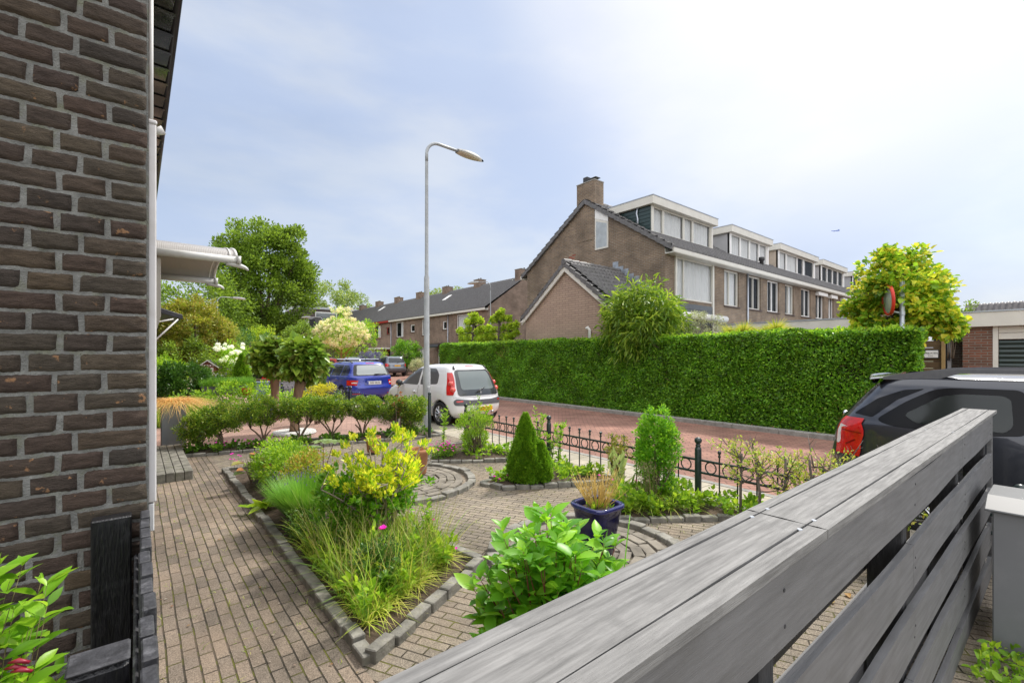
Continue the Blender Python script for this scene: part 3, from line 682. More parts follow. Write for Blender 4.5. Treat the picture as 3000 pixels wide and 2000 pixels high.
# ------------------------------------------------------------------ street lamps
LAMPG = M('lamp_post_grey', (.36, .38, .39), .45, var=.12, scale=5, dirt=(.28, .3, .32), dscale=9, damt=.6)
HEADG = M('lamp_head', (.25, .25, .24), .5, var=.1)
LENS = M('lamp_lens', (.6, .56, .45), .15, var=.1, coat=.5)
def lamp(label, x, y, Ht, d=(1, 0), arm=1.0, s=1.0, head=.75, low=1.35):
    t = thing('street_lamp', label, 'street lamp', (x, y, 0), group='grey street lamps')
    b = MB(); r = .068 * s
    b.lathe([(r * 1.15, 0), (r, .9), (r, low), (r * .72, low + .06), (r * .7, Ht * .52), (r * .5, Ht * .52 + .06), (r * .42, Ht - .5)], (x, y, 0), 18)
    R_ = .32; P = [(x, y, Ht - .5)] + [(x + d[0] * R_ * (1 - math.cos(R(a))), y + d[1] * R_ * (1 - math.cos(R(a))), Ht - R_ + R_ * math.sin(R(a))) for a in range(0, 91, 10)] + [(x + d[0] * arm, y + d[1] * arm, Ht - .01)]
    b.tube(P, r * .42, 10); ob('pole', b, LAMPG, t, True)
    px_, py_ = x + d[0] * arm, y + d[1] * arm; sx, sy = -d[1], d[0]
    def ell(w, z0, z1, top):
        b = MB()
        def fn(u, v):
            a = u * head; prof = (math.sin(math.pi * min(1, .12 + u * .98)) ** .45) * w * (1 - .25 * u); th = v * math.pi
            c, s_ = math.cos(th) * prof, math.sin(th) * (z1 - z0) * (math.sin(math.pi * min(1, max(0, .06 + u * .93))) ** .5)
            return (px_ + d[0] * a + sx * c, py_ + d[1] * a + sy * c, z0 + (s_ if top else -s_) - a * .04)
        b.grid(fn, 14, 10); return b
    b = ell(.15, Ht - .03, Ht + .085, True); b.tube([(px_ - d[0] * .02, py_ - d[1] * .02, Ht - .01), (px_ + d[0] * .12, py_ + d[1] * .12, Ht + .01)], [.045, .06], 10); ob('lamp_head', b, HEADG, t, True)
    ob('lens', ell(.14, Ht - .031, Ht + .025, False), LENS, t, True)
    b = MB(); b.box(x - .04, x + .04, y - r - .012, y - r + .01, .55, .95)
    ob('hatch', b, LAMPG, t, bev=.01)
    return t
lamp('tall grey street lamp standing beside the white hatchback', 5.3, 9.67, 6.74, arm=.85, head=.8, s=1.3)
lamp('slim street lamp with its arm to the left in front of the distant terrace gable', 15.5, 20.9, 5.85, d=(-.45, .89), arm=.75, s=.75)
lamp('street lamp rising behind the yellowish magnolia, arm to the right', 4.1, 35.4, 5.5, d=(1, 0), arm=.85, s=.85, head=.8)
lamp('far street lamp with its arm to the left above the bright green tree', 17.7, 63, 5.3, d=(-.85, .5), arm=1.2, s=.9, head=1.0)
lamp('distant street lamp with its arm to the left beside the cream flowering tree', 14.1, 46.6, 5.4, d=(-.85, .5), arm=1.1, s=.9, head=.9)

# ------------------------------------------------------------------ cars
RUB = M('tyre_rubber', (.018, .018, .019), .85, var=.3, scale=30, bump=.002)
ALLOY = M('alloy', (.5, .51, .53), .3, metal=.8, var=.05)
BLACKP = M('black_plastic', (.03, .03, .032), .5, var=.15, scale=20)
GREYPL = M('grey_plastic', (.1, .1, .11), .5, var=.1, scale=20)
CHROME = M('chrome', (.7, .7, .72), .12, metal=1, var=.02)
REDL = M('red_lens', (.55, .012, .01), .12, var=.25, scale=14, coat=.6)
WHL = M('clear_lens', (.7, .66, .66), .12, var=.1, coat=.6)
YPL = M('yellow_plate', (.8, .45, .01), .35, var=.03)
WPL = M('white_plate', (.75, .76, .76), .35, var=.02)
EUBL = M('plate_blue', (.01, .05, .4), .4)
INK = M('plate_ink', (.01, .01, .015), .5)
AMB = M('amber_lens', (.8, .2, .02), .15, coat=.5)
SEAT = M('car_interior', (.05, .05, .055), .9, var=.3)
def paint(name, c, metal=.0):
    return M(name, c, .28, metal=metal, var=.02, scale=2, coat=1.0)
def rpoly(p, r, n=4):
    out_ = []; N_ = len(p)
    for i in range(N_):
        a, b_, c = Vector(p[i - 1]), Vector(p[i]), Vector(p[(i + 1) % N_])
        u, w = a - b_, c - b_; k = min(r, u.length * .45, w.length * .45); s, e_ = b_ + u.normalized() * k, b_ + w.normalized() * k
        for j in range(n + 1):
            q = j / n; out_.append(tuple(s * (1 - q) ** 2 + b_ * 2 * q * (1 - q) + e_ * q * q))
    return out_
def fillpoly(poly, step=.05):
    """triangulated 2D polygon with inner points"""
    P = []; N_ = len(poly)
    for i in range(N_):
        a, c = Vector(poly[i]), Vector(poly[(i + 1) % N_]); k = max(1, int((c - a).length / step))
        P += [tuple(a + (c - a) * j / k) for j in range(k)]
    nb = len(P); xs = [p[0] for p in P]; ys = [p[1] for p in P]
    def inside(x, y):
        c = False
        for i in range(N_):
            (x1, y1), (x2, y2) = poly[i], poly[(i + 1) % N_]
            if (y1 > y) != (y2 > y) and x < (x2 - x1) * (y - y1) / (y2 - y1) + x1: c = not c
        return c
    gx = min(xs) + step / 2
    Q = list(P)
    while gx < max(xs):
        gy = min(ys) + step / 2
        while gy < max(ys):
            if inside(gx, gy): Q.append((gx, gy))
            gy += step
        gx += step
    V, E, F, *_ = delaunay_2d_cdt([Vector(q) for q in Q], [(i, (i + 1) % nb) for i in range(nb)], [], 1, 1e-5)
    F = [f for f in F if inside(sum(V[i][0] for i in f) / len(f), sum(V[i][1] for i in f) / len(f))]
    return [tuple(v) for v in V], F
class Car:
    """body lofted through level outlines; rear at y = 0 facing -y, length along +y"""
    def __init__(s, name, label, loc, rz, W, prof, bodymat, ea=3.4, eb=7, group=None, arches=(), wheel_r=.29, sill=.2):
        s.t = thing(name, label, 'car', loc, rz, group); s.W = W; s.ea, s.eb = ea, eb
        K = np.array(prof, float); pts = []
        for i in range(len(K) - 1):
            p0, p1, p2, p3 = K[max(i - 1, 0)], K[i], K[i + 1], K[min(i + 2, len(K) - 1)]
            n = max(3, int((p2[0] - p1[0]) / .022) + 1)
            n = max(n, int(abs(p2[2] - p1[2]) / .06) + 1)
            for k in range(n):
                t = k / n; m1, m2 = (p2 - p0) * .42, (p3 - p1) * .42
                if i == 0: m1 = (p2 - p1) * .8
                q = (2 * t**3 - 3 * t**2 + 1) * p1 + (t**3 - 2 * t**2 + t) * m1 + (-2 * t**3 + 3 * t**2) * p2 + (t**3 - t**2) * m2
                q[0] = p1[0] + (p2[0] - p1[0]) * t; pts.append(q)
        pts.append(K[-1]); s.K = np.array(pts); s.z = s.K[:, 0]; s.arches = arches; s.mat = bodymat
        n = 150; th = np.linspace(0, 2 * np.pi, n, endpoint=False); V = []
        # even spacing along the rounded rectangle
        for z, r, f, w in s.K:
            l = (f - r) / 2; yc = (f + r) / 2; c, sn = np.cos(th), np.sin(th)
            # points mapped by angle of a box outline, projected on to the superellipse
            bx = np.sign(c) * np.minimum(1, np.abs(c) * 1.6); by = np.sign(sn) * np.minimum(1, np.abs(sn) * 1.25)
            k = (np.abs(bx) ** s.ea + np.abs(by) ** s.eb); lo = np.zeros(n); hi = np.full(n, 2.)
            for _ in range(24):
                md = (lo + hi) / 2; ok = (np.abs(bx * md) ** s.ea + np.abs(by * md) ** s.eb) > 1; hi = np.where(ok, md, hi); lo = np.where(ok, lo, md)
            V += [(bx[i] * lo[i] * w, yc + by[i] * lo[i] * l, z) for i in range(n)]
        F = []; m = len(s.K)
        for j in range(m - 1):
            for i in range(n):
                i2 = (i + 1) % n; q = (j * n + i, j * n + i2, (j + 1) * n + i2, (j + 1) * n + i)
                x = sum(V[a][0] for a in q) / 4; y = sum(V[a][1] for a in q) / 4; z = sum(V[a][2] for a in q) / 4
                if abs(x) > W * .55 and any(math.hypot(y - a[0], z - wheel_r) < a[1] for a in arches): continue
                F.append(q)
        F.append(tuple((m - 1) * n + i for i in range(n)))
        b = MB(); b.v = V; b.f = F; ob('body', b, bodymat, s.t, True, world=False)
        b = MB()
        k0 = s.K[0]; b.box(-W * .8, W * .8, k0[1] + .15, k0[2] - .15, sill - .02, .62); ob('underbody', b, DARKG, s.t, world=False)
        for ay, ar in arches:
            for sg in (-1, 1):
                b = MB(); P = [(ay + ar * math.cos(R(a)), wheel_r + ar * math.sin(R(a))) for a in range(-20, 201, 10)]
                vs = []
                for (y, z), a in zip(P, range(-20, 201, 10)):
                    y2, z2 = ay + (ar + .035) * math.cos(R(a)), wheel_r + (ar + .035) * math.sin(R(a))
                    zz, zz2 = max(z, s.z[0]), max(z2, s.z[0])
                    vs += [(sg * (s.sx(y, zz) + .008), y, zz), (sg * (s.sx(y2, zz2) + .003), y2, zz2), (sg * (s.sx(y, zz) - .1), y, zz)]
                fs = []
                for i in range(len(P) - 1): fs += [(3 * i, 3 * i + 1, 3 * i + 4, 3 * i + 3), (3 * i, 3 * i + 3, 3 * i + 5, 3 * i + 2)]
                b.add(vs, fs); ob('wheel_arch', b, bodymat if not getattr(s, 'archmat', None) else s.archmat, s.t, True, world=False)
    def at(s, z): return [np.interp(z, s.z, s.K[:, k]) for k in (1, 2, 3)]
    def sx(s, y, z):
        r, f, w = s.at(z); l = (f - r) / 2; yc = (f + r) / 2
        return w * max(0., 1 - min(1, abs((y - yc) / l)) ** s.eb) ** (1 / s.ea)
    def ry(s, x, z):
        r, f, w = s.at(z); l = (f - r) / 2; yc = (f + r) / 2
        return yc - l * max(0., 1 - min(1, abs(x / w)) ** s.ea) ** (1 / s.eb)
    def fy(s, x, z):
        r, f, w = s.at(z); l = (f - r) / 2; yc = (f + r) / 2
        return yc + l * max(0., 1 - min(1, abs(x / w)) ** s.ea) ** (1 / s.eb)
    def side(s, name, poly, mat, off=.004, sgs=(-1, 1), r=.03, step=.05, par=None, smooth=True):
        o = None
        for sg in sgs:
            V, F = fillpoly(rpoly(poly, r), step); b = MB()
            b.add([(sg * (s.sx(y, z) + off), y, z) for y, z in V], [f if sg > 0 else f[::-1] for f in F]); o = ob(name, b, mat, par or s.t, smooth, world=False)
        return o
    def rear(s, name, poly, mat, off=.004, r=.03, step=.05, par=None, front=False, smooth=True):
        V, F = fillpoly(rpoly(poly, r), step); b = MB()
        g = (lambda x, z: s.fy(x, z) + off) if front else (lambda x, z: s.ry(x, z) - off)
        b.add([(x, g(x, z), z) for x, z in V], F); return ob(name, b, mat, par or s.t, smooth, world=False)
    def wrap(s, name, zs, w0, mat, off=.004, sgs=(-1, 1), r=.02, side_len=.2):
        """corner piece (tail lamp): strip that runs from rear x = w0 round the corner along the side; zs: (z, inner x, side y)"""
        for sg in sgs:
            b = MB(); n = 14; rows = []; K9 = .93
            for z, xi, ys in zs:
                rr, f, w = s.at(z); l = (f - rr) / 2; yc = (f + rr) / 2; pts = []
                for k in range(n + 1):
                    t = k / n; xx = xi + (w * K9 - xi) * min(1, t / .55)
                    if t <= .55: p = (xx, s.ry(xx, z)); q = Vector((.1 + .7 * (t / .55) ** 2, -1, 0)).normalized()
                    else:
                        y_a = s.ry(w * K9, z); y = y_a + (max(ys, y_a + .05) - y_a) * (t - .55) / .45; p = (s.sx(y, z), y); q = Vector((1, -1.2 * (1 - (t - .55) / .45), 0)).normalized()
                    pts.append((sg * (p[0] + q.x * off), p[1] + q.y * off, z))
                rows.append(pts)
            vs = [p for r_ in rows for p in r_]; fs = [(j * (n + 1) + i, j * (n + 1) + i + 1, (j + 1) * (n + 1) + i + 1, (j + 1) * (n + 1) + i) for j in range(len(zs) - 1) for i in range(n)]
            b.add(vs, fs); ob(name, b, mat, s.t, True, world=False)
    def wheels(s, ys, r, spokes=9, rim=ALLOY, only=None, inset=.02):
        for y in ys:
            for sg in (-1, 1):
                x = sg * (s.W - inset); w = .19
                b = MB(); b.lathe([(r * .66, sg * -.01), (r * .7, 0), (r * .93, sg * -.005), (r * .985, sg * -.025), (r, sg * -.06), (r, sg * -w + sg * .05), (r * .95, sg * -w), (r * .5, sg * -w)], (x, y, r), 32, 'x')
                o = ob('wheel', b, RUB, s.t, True, world=False)
                b = MB(); b.lathe([(0, sg * -.015), (r * .14, sg * -.012), (r * .15, sg * -.03), (r * .15, sg * -.05)], (x, y, r), 24, 'x')
                b.lathe([(r * .66, sg * -.008), (r * .64, sg * -.01), (r * .6, sg * -.04), (r * .59, sg * -.12)], (x, y, r), 32, 'x')
                for k in range(spokes):
                    a = 2 * math.pi * k / spokes; c, sn = math.cos(a), math.sin(a)
                    for off_ in (-.035, .035):
                        p0 = Vector((x + sg * -.022, y + c * r * .1, r + sn * r * .1)); p1 = Vector((x + sg * -.012, y + math.cos(a + off_ * 3) * r * .62, r + math.sin(a + off_ * 3) * r * .62))
                        b.tube([p0, p1], [r * .05, r * .035], 4)
                ob('rim', b, rim, o, world=False)
                b = MB(); b.lathe([(0, sg * -.1), (r * .6, sg * -.1)], (x, y, r), 24, 'x'); ob('hub', b, DARKG, o, world=False)
    def plate(s, txt, x, z, w, h, mat, off=.012, size=.07, sx=1, ink=INK, eu=True, tilt=0):
        y = s.ry(x, z) - off; b = MB(); b.box(x - w / 2, x + w / 2, y - .004, y + .01, z - h / 2, z + h / 2)
        o = ob('number_plate', b, mat, s.t, world=False, bev=.003)
        if eu: b = MB(); b.box(x - w / 2, x - w / 2 + .045, y - .0052, y - .004, z - h / 2 + .003, z + h / 2 - .003); ob('blue_band', b, EUBL, o, world=False)
        if txt: text('lettering', txt, size, ink, o, (x + .018, y - .0055, z), (R(90), 0, 0), .0006, sx=sx)
        return o
    def letters(s, txt, x, z, size, mat, sx=1, off=.006):
        text('lettering', txt, size, mat, s.t, (x, s.ry(x, z) - off, z), (R(90), 0, 0), .001, sx=sx)

# --- white hatchback (rear towards the camera)
wp = paint('white_car_paint', (.76, .76, .77))
PR = [(.2, .16, 3.3, .72), (.3, .04, 3.4, .79), (.42, .0, 3.43, .812), (.58, .01, 3.42, .815), (.7, .05, 3.36, .812), (.8, .09, 3.22, .80), (.9, .15, 2.95, .775), (1.0, .2, 2.62, .74), (1.1, .25, 2.44, .71), (1.2, .31, 2.26, .675), (1.3, .38, 2.06, .635), (1.37, .44, 1.88, .6), (1.42, .52, 1.68, .54), (1.45, .68, 1.45, .42), (1.465, .95, 1.2, .22)]
c = Car('white_hatchback', 'white three window hatchback parked next to the lamp post, rear towards us', (6.44, 9.02, 0), R(4.5), .815, PR, wp, eb=9, arches=((.62, .335), (2.95, .335)), wheel_r=.285)
c.wheels((.62, 2.95), .285, 9, inset=.0)
c.rear('rear_window', [(-.62, .72), (.62, .72), (.6, .9), (.52, 1.33), (-.52, 1.33), (-.6, .9)], M('hatch_glass', (.04, .045, .05), .05, var=.1, coat=.5), r=.1, off=.012)
c.rear('rear_glass', [(-.5, .86), (.5, .86), (.46, 1.29), (-.46, 1.29)], glassmat('tinted_rear', (.17, .2, .2), .1, .04), r=.07, off=.017)
c.rear('bumper_strip', [(-.7, .5), (.7, .5), (.72, .6), (.66, .66), (.3, .62), (-.3, .62), (-.66, .66), (-.72, .6)], GREYPL, r=.05, off=.01)
for x in (-.6, .6): c.rear('reflector', [(x - .07, .575), (x + .07, .585), (x + .07, .62), (x - .07, .61)], REDL, r=.008, off=.016)
c.plate('3-DVZ-1', .06, .4, .5, .11, YPL, size=.1, sx=.85, off=.03)
c.wrap('tail_lamp', [(.74, .70, .14), (.82, .66, .22), (.92, .625, .26), (1.02, .60, .28), (1.1, .585, .3), (1.18, .575, .34), (1.26, .565, .41)], 0, REDL, off=.014)
for sg in (-1, 1):
    for z, rr in ((.86, .062), (1.0, .055)):
        b = MB(); x = sg * .672; y = c.ry(x * .97, z); b.lathe([(0, -.045), (rr * .6, -.04), (rr, -.01), (rr, .05)], (x - sg * .005, y + .005, z), 16, 'y')
        b2 = MB(); b2.v = [(v_[0], v_[1], v_[2]) for v_ in b.v]; b2.f = b.f; ob('lamp_bulb', b2, M('lamp_inner', (.7, .09, .07), .1, var=.2, coat=.8), c.t, True, world=False)
c.rear('brake_light', [(-.13, 1.405), (.13, 1.405), (.13, 1.428), (-.13, 1.428)], REDL, r=.01, off=.01)
for sg in (-1, 1):
    b = MB(); b.tube([(sg * .5, c.ry(.5, 1.35) - .02, 1.33), (sg * .47, c.ry(.47, 1.4) - .01, 1.41)], [.03, .022], 8); ob('hinge', b, BLACKP, c.t, True, world=False)
b = MB(); y = c.ry(0, .8) - .05; b.tube([(-.12, y, .79), (-.05, y - .005, .84), (.2, c.ry(.2, .93) - .03, .9)], [.02, .014, .006], 6); ob('wiper', b, BLACKP, c.t, True, world=False)
# white heraldic lion emblem, built from small strokes
b = MB()
for pts in ([(0, .03), (.012, .0), (.0, -.03), (-.012, -.055)], [(0, .028), (-.02, .045), (.006, .055), (.016, .04), (0, .028)], [(.004, .015), (.03, .03), (.042, .022)], [(.008, .0), (.034, .002), (.044, -.008)], [(0, -.028), (.018, -.045), (.03, -.062)], [(-.01, -.01), (-.035, .0), (-.04, .03)]):
    b.tube([(.0 + a, c.ry(0, .8) - .022, .775 + z_) for a, z_ in pts], .0055, 5)
ob('emblem', b, CHROME, c.t, world=False)
c.letters('PEUGEOT', -.46, .76, .034, CHROME, off=.02); c.letters('107', .49, .77, .034, CHROME, off=.02)
c.side('front_window', [(1.62, .93), (2.42, .93), (2.28, 1.08), (1.86, 1.33), (1.62, 1.36)], CARGL, r=.05)
c.side('rear_side_window', [(.78, .98), (1.54, .94), (1.54, 1.36), (1.0, 1.35), (.8, 1.2)], CARGL, r=.07)
c.side('side_strip', [(.95, .38), (2.55, .36), (2.55, .42), (.95, .44)], BLACKP, r=.01, off=.012)
for y in (1.58, 2.52): c.side('door_seam', [(y, .3), (y + .008, .3), (y + .008, .92), (y, .92)], BLACKP, r=.001, off=.003, step=.1)
b = MB()
for sg in (-1, 1): b.tube([(sg * (c.sx(1.72, .76) + .02), 1.66, .76), (sg * (c.sx(1.8, .76) + .03), 1.78, .765)], [.022, .022], 8)
ob('door_handle', b, wp, c.t, True, world=False)
for sg in (-1, 1):
    b = MB(); b.lathe([(0, -.07), (.07, -.06), (.09, 0), (.07, .06), (0, .09)], (sg * .9, 2.32, .96), 14, 'y'); b.tube([(sg * .72, 2.35, .92), (sg * .86, 2.33, .94)], .025, 6); ob('wing_mirror', b, BLACKP, c.t, True, world=False)
b = MB(); b.lathe([(.0, 0), (.03, 0), (.035, .05)], (.35, .0, .3), 12, 'y'); ob('exhaust', b, ALLOY, c.t, True, world=False)
c.rear('boot_seam', [(-.7, .68), (.7, .68), (.7, .686), (-.7, .686)], GREYPL, r=.001, off=.002)

# --- blue estate car
bp_ = paint('blue_car_paint', (.022, .045, .36), .15)
PR = [(.2, .22, 4.1, .74), (.3, .07, 4.2, .83), (.42, .02, 4.25, .86), (.55, .0, 4.25, .866), (.7, .05, 4.2, .866), (.82, .06, 4.05, .86), (.9, .07, 3.5, .85), (.97, .11, 3.2, .815), (1.06, .16, 3.0, .765), (1.16, .21, 2.82, .725), (1.26, .27, 2.6, .68), (1.34, .33, 2.42, .64), (1.4, .39, 2.25, .59), (1.44, .5, 1.95, .47), (1.46, .8, 1.6, .25)]
c = Car('blue_estate', 'blue estate car with roof bars parked ahead of the white hatchback', (6.42, 15.4, 0), R(4), .866, PR, bp_, eb=8.5, arches=((.8, .36), (3.35, .36)), wheel_r=.3, ea=3.8)
c.wheels((.8, 3.35), .31, 5)
c.rear('rear_window', [(-.68, .97), (.68, .97), (.62, 1.2), (.56, 1.35), (-.56, 1.35), (-.62, 1.2)], BLACKP, r=.05, off=.008)
c.rear('rear_glass', [(-.58, 1.0), (.58, 1.0), (.5, 1.32), (-.5, 1.32)], glassmat('rear_glass_pale', (.35, .38, .38), .1, .05), r=.05, off=.012)
c.rear('brake_light', [(-.16, 1.385), (.16, 1.385), (.15, 1.405), (-.15, 1.405)], REDL, r=.008, off=.012)
c.plate('9AV 0034', .0, .72, .52, .115, WPL, size=.105, sx=.86, off=.02)
for i, ch in enumerate('SKODA'): c.letters('Š' if ch == 'S' else ch, -.28 + i * .14, .855, .05, CHROME, sx=1.2, off=.008)
c.letters('FABIA', -.52, .66, .04, CHROME, off=.008)
c.wrap('tail_lamp', [(.645, .6, .2), (.7, .585, .24), (.76, .565, .26), (.82, .55, .3)], 0, REDL, off=.012)
for sg in (-1, 1): c.rear('tail_lamp_band', [(sg * .60, .705), (sg * .74, .71), (sg * .74, .75), (sg * .60, .755)], WHL, r=.01, off=.018)
for x in (-.62, .62): c.rear('reflector', [(x - .12, .34), (x + .12, .34), (x + .12, .37), (x - .12, .37)], REDL, r=.01, off=.01)
c.rear('boot_seam', [(-.58, .5), (.58, .5), (.58, .508), (-.58, .508)], INK, r=.001, off=.003)
c.rear('plate_recess', [(-.36, .64), (.36, .64), (.33, .8), (-.33, .8)], paint('blue_dark_recess', (.016, .03, .22)), r=.03, off=.003)
b = MB(); y = c.ry(0, 1.0) - .03; b.tube([(.04, y, 1.01), (.3, y + .0, 1.03), (.5, c.ry(.5, 1.02) - .02, 1.015)], [.022, .012, .006], 6); ob('wiper', b, BLACKP, c.t, True, world=False)
c.side('rear_quarter_window', [(.42, .98), (.95, .97), (.95, 1.33), (.62, 1.33), (.45, 1.2)], CARGL, r=.05)
c.side('rear_door_window', [(1.0, .97), (1.78, .96), (1.78, 1.345), (1.0, 1.34)], CARGL, r=.03)
c.side('front_door_window', [(1.84, .96), (2.86, .95), (2.6, 1.14), (2.2, 1.33), (1.84, 1.35)], CARGL, r=.04)
for y in (1.02, 1.81, 2.75): c.side('door_seam', [(y, .32), (y + .008, .32), (y + .008, .93), (y, .93)], INK, r=.001, off=.003, step=.1)
b = MB()
for sg in (-1, 1):
    for y in (1.15, 1.95): b.tube([(sg * (c.sx(y, .84) + .012), y - .08, .84), (sg * (c.sx(y, .84) + .025), y + .08, .845)], .018, 8)
ob('door_handle', b, bp_, c.t, True, world=False)
for sg in (-1, 1):
    b = MB(); b.tube([(sg * .56, .55, 1.41), (sg * .57, .75, 1.46), (sg * .57, 1.6, 1.485), (sg * .56, 2.25, 1.42)], [.012, .018, .018, .012], 8); ob('roof_rail', b, BLACKP, c.t, True, world=False)
for y in (.95, 1.75):
    b = MB(); b.prism([(y - .03, 1.525), (y + .03, 1.52), (y + .035, 1.54), (y - .02, 1.55)], -.62, .62, 'x'); o = ob('roof_bar', b, CHROME, c.t, world=False, bev=.004)
    b = MB(); [b.box(s_ * .56 - .04, s_ * .56 + .04, y - .05, y + .05, 1.47, 1.53) for s_ in (-1, 1)]; ob('bar_foot', b, BLACKP, o, world=False, bev=.008)
b = MB(); b.tube([(0, .75, 1.45), (.0, .68, 1.6)], [.012, .004], 6); ob('aerial', b, BLACKP, c.t, world=False)
for sg in (-1, 1):
    b = MB(); b.lathe([(0, -.07), (.07, -.06), (.09, 0), (.07, .06), (0, .09)], (sg * .95, 2.8, 1.0), 14, 'y'); ob('wing_mirror', b, bp_, c.t, True, world=False)

# --- black estate close on the right, rear towards the left of the view
kp = paint('black_car_paint', (.034, .037, .048), .45)
PR = [(.2, .2, 4.3, .76), (.3, .06, 4.4, .84), (.42, .0, 4.49, .865), (.6, .01, 4.48, .867), (.75, .04, 4.4, .866), (.88, .05, 4.1, .86), (.96, .09, 3.6, .85), (1.03, .14, 3.3, .82), (1.1, .19, 3.15, .79), (1.2, .27, 2.98, .745), (1.3, .35, 2.8, .70), (1.38, .42, 2.62, .665), (1.43, .48, 2.45, .63), (1.465, .56, 2.25, .58), (1.49, .8, 1.9, .45), (1.5, 1.1, 1.5, .2)]
c = Car('black_estate', 'black estate car with roof rails close behind the board fence', (6.6, 1.78, 0), R(180), .867, PR, kp, arches=((.82, .36), (3.45, .36)), wheel_r=.31, ea=4.2, eb=9)
c.wheels((.82, 3.45), .31, 8)
c.wrap('tail_lamp', [(.64, .71, .3), (.70, .70, .34), (.78, .69, .37), (.86, .69, .41), (.91, .685, .41), (.98, .67, .36), (1.03, .67, .33)], 0, REDL, off=.016)
for sg in (-1, 1): c.rear('reverse_light', [(sg * .70, .74), (sg * .765, .74), (sg * .775, .93), (sg * .71, .95)], WHL, r=.01, off=.022)
for sg in (-1, 1): c.side('lamp_line', [(.2, .89), (.39, .875), (.39, .885), (.2, .90)], M('lamp_dark', (.2, .005, .005), .2), sgs=(sg,), r=.001, off=.021)
for sg in (-1, 1): c.side('lamp_line', [(.24, .74), (.34, .8), (.33, .812), (.24, .755)], MATS['lamp_dark'], sgs=(sg,), r=.001, off=.021)
c.rear('rear_window', [(-.62, 1.02), (.62, 1.02), (.56, 1.38), (-.56, 1.38)], CARGL, r=.06, off=.008)
c.side('window_surround', [(.5, 1.03), (.62, .985), (1.2, .96), (1.52, 1.0), (1.56, 1.1), (1.54, 1.32), (1.48, 1.375), (1.05, 1.375), (.92, 1.35), (.72, 1.22)], M('gloss_black', (.006, .006, .007), .12, var=.02, spec=.2), r=.07, off=.004)
c.side('quarter_window', [(.72, 1.1), (.82, 1.03), (1.4, 1.01), (1.45, 1.07), (1.43, 1.29), (1.38, 1.32), (1.12, 1.32), (.98, 1.29)], glassmat('quarter_glass', (.02, .026, .024), .3, .08), r=.04, off=.009)
c.side('rear_corner_panel', [(.3, 1.07), (.47, 1.05), (.66, 1.24), (.86, 1.355), (.7, 1.335), (.5, 1.24)], M('gloss_black', (.006, .006, .007)), r=.02, off=.003)
c.side('rear_door_window_surround', [(1.72, .97), (2.55, .95), (2.55, 1.37), (1.86, 1.37), (1.74, 1.2)], BLACKP, r=.07, off=.004)
c.side('rear_door_window', [(1.78, 1.0), (2.52, .99), (2.52, 1.345), (1.9, 1.345), (1.8, 1.2)], CARGL, r=.06, off=.009)
c.side('front_door_window', [(2.6, .96), (3.3, .94), (3.1, 1.1), (2.75, 1.33), (2.6, 1.36)], CARGL, r=.05, off=.006)
for y, z0, z1 in ((1.62, .35, 1.44), (2.57, .32, 1.44)): c.side('door_seam', [(y, z0), (y + .008, z0), (y + .008, z1), (y, z1)], INK, r=.001, off=.003, step=.1)
b = MB()
for sg in (-1, 1): b.tube([(sg * (c.sx(1.85, .85) + .02), 1.76, .85), (sg * (c.sx(1.85, .85) + .03), 1.92, .855)], .02, 8)
ob('door_handle', b, BLACKP, c.t, True, world=False)
for sg in (-1, 1):
    b = MB(); P = [(.52, 1.455), (.66, 1.49), (.9, 1.535), (1.1, 1.548), (1.5, 1.552), (2.3, 1.55), (2.6, 1.49)]
    for a, q in zip(P[:-1], P[1:]):
        lowz = lambda y: max(1.445 + .0 * y, 0)
        b.add([(sg * .60, a[0], a[1]), (sg * .565, a[0], a[1]), (sg * .565, q[0], q[1]), (sg * .60, q[0], q[1])], [(0, 1, 2, 3) if sg > 0 else (3, 2, 1, 0)])
        t0 = a[1] - (.045 if a[0] > .95 else .0) if a[0] > .7 else 1.44; t1 = q[1] - (.045 if q[0] > .95 else 0) if q[0] > .7 else 1.44
        t0 = 1.43 if a[0] < .95 else a[1] - .04; t1 = 1.43 if q[0] < .95 else q[1] - .04
        if a[0] > 2.2: t0, t1 = 1.47, 1.43
        for xx in (.603, .562): b.add([(sg * xx, a[0], a[1]), (sg * xx, q[0], q[1]), (sg * xx, q[0], t1), (sg * xx, a[0], t0)], [(0, 1, 2, 3)])
        b.add([(sg * .603, a[0], t0), (sg * .603, q[0], t1), (sg * .562, q[0], t1), (sg * .562, a[0], t0)], [(0, 1, 2, 3)])
    b.box(sg * .60 - .02, sg * .60 + .02, 1.62, 1.75, 1.43, 1.53)
    ob('roof_rail', b, GREYPL, c.t, world=False, bev=.006)
b = MB()
def sp(u, v):
    x = -.6 + 1.2 * u; return (x, .36 + .26 * v + .05 * abs(x / .6) ** 3, 1.47 + .03 * v - .012 * (1 - v) - .03 * abs(x / .6) ** 4)
def sp2(u, v):
    x = -.6 + 1.2 * u; return (x, .36 + .09 * v + .05 * abs(x / .6) ** 3, 1.475 - .03 * abs(x / .6) ** 4 - .085 * (v if v < .5 else 1 - v) * 2)
b.grid(sp, 24, 5); b.grid(sp2, 24, 3); ob('spoiler', b, paint('black_car_paint', ()), c.t, True, world=False)
b = MB(); b.tube([(-.12, c.ry(0, .98) - .02, .985), (-.05, c.ry(0, 1.0) - .07, 1.0), (.05, c.ry(0, 1.0) - .07, 1.0), (.12, c.ry(0, .98) - .02, .985)], .03, 10); ob('boot_handle', b, CHROME, c.t, True, world=False)

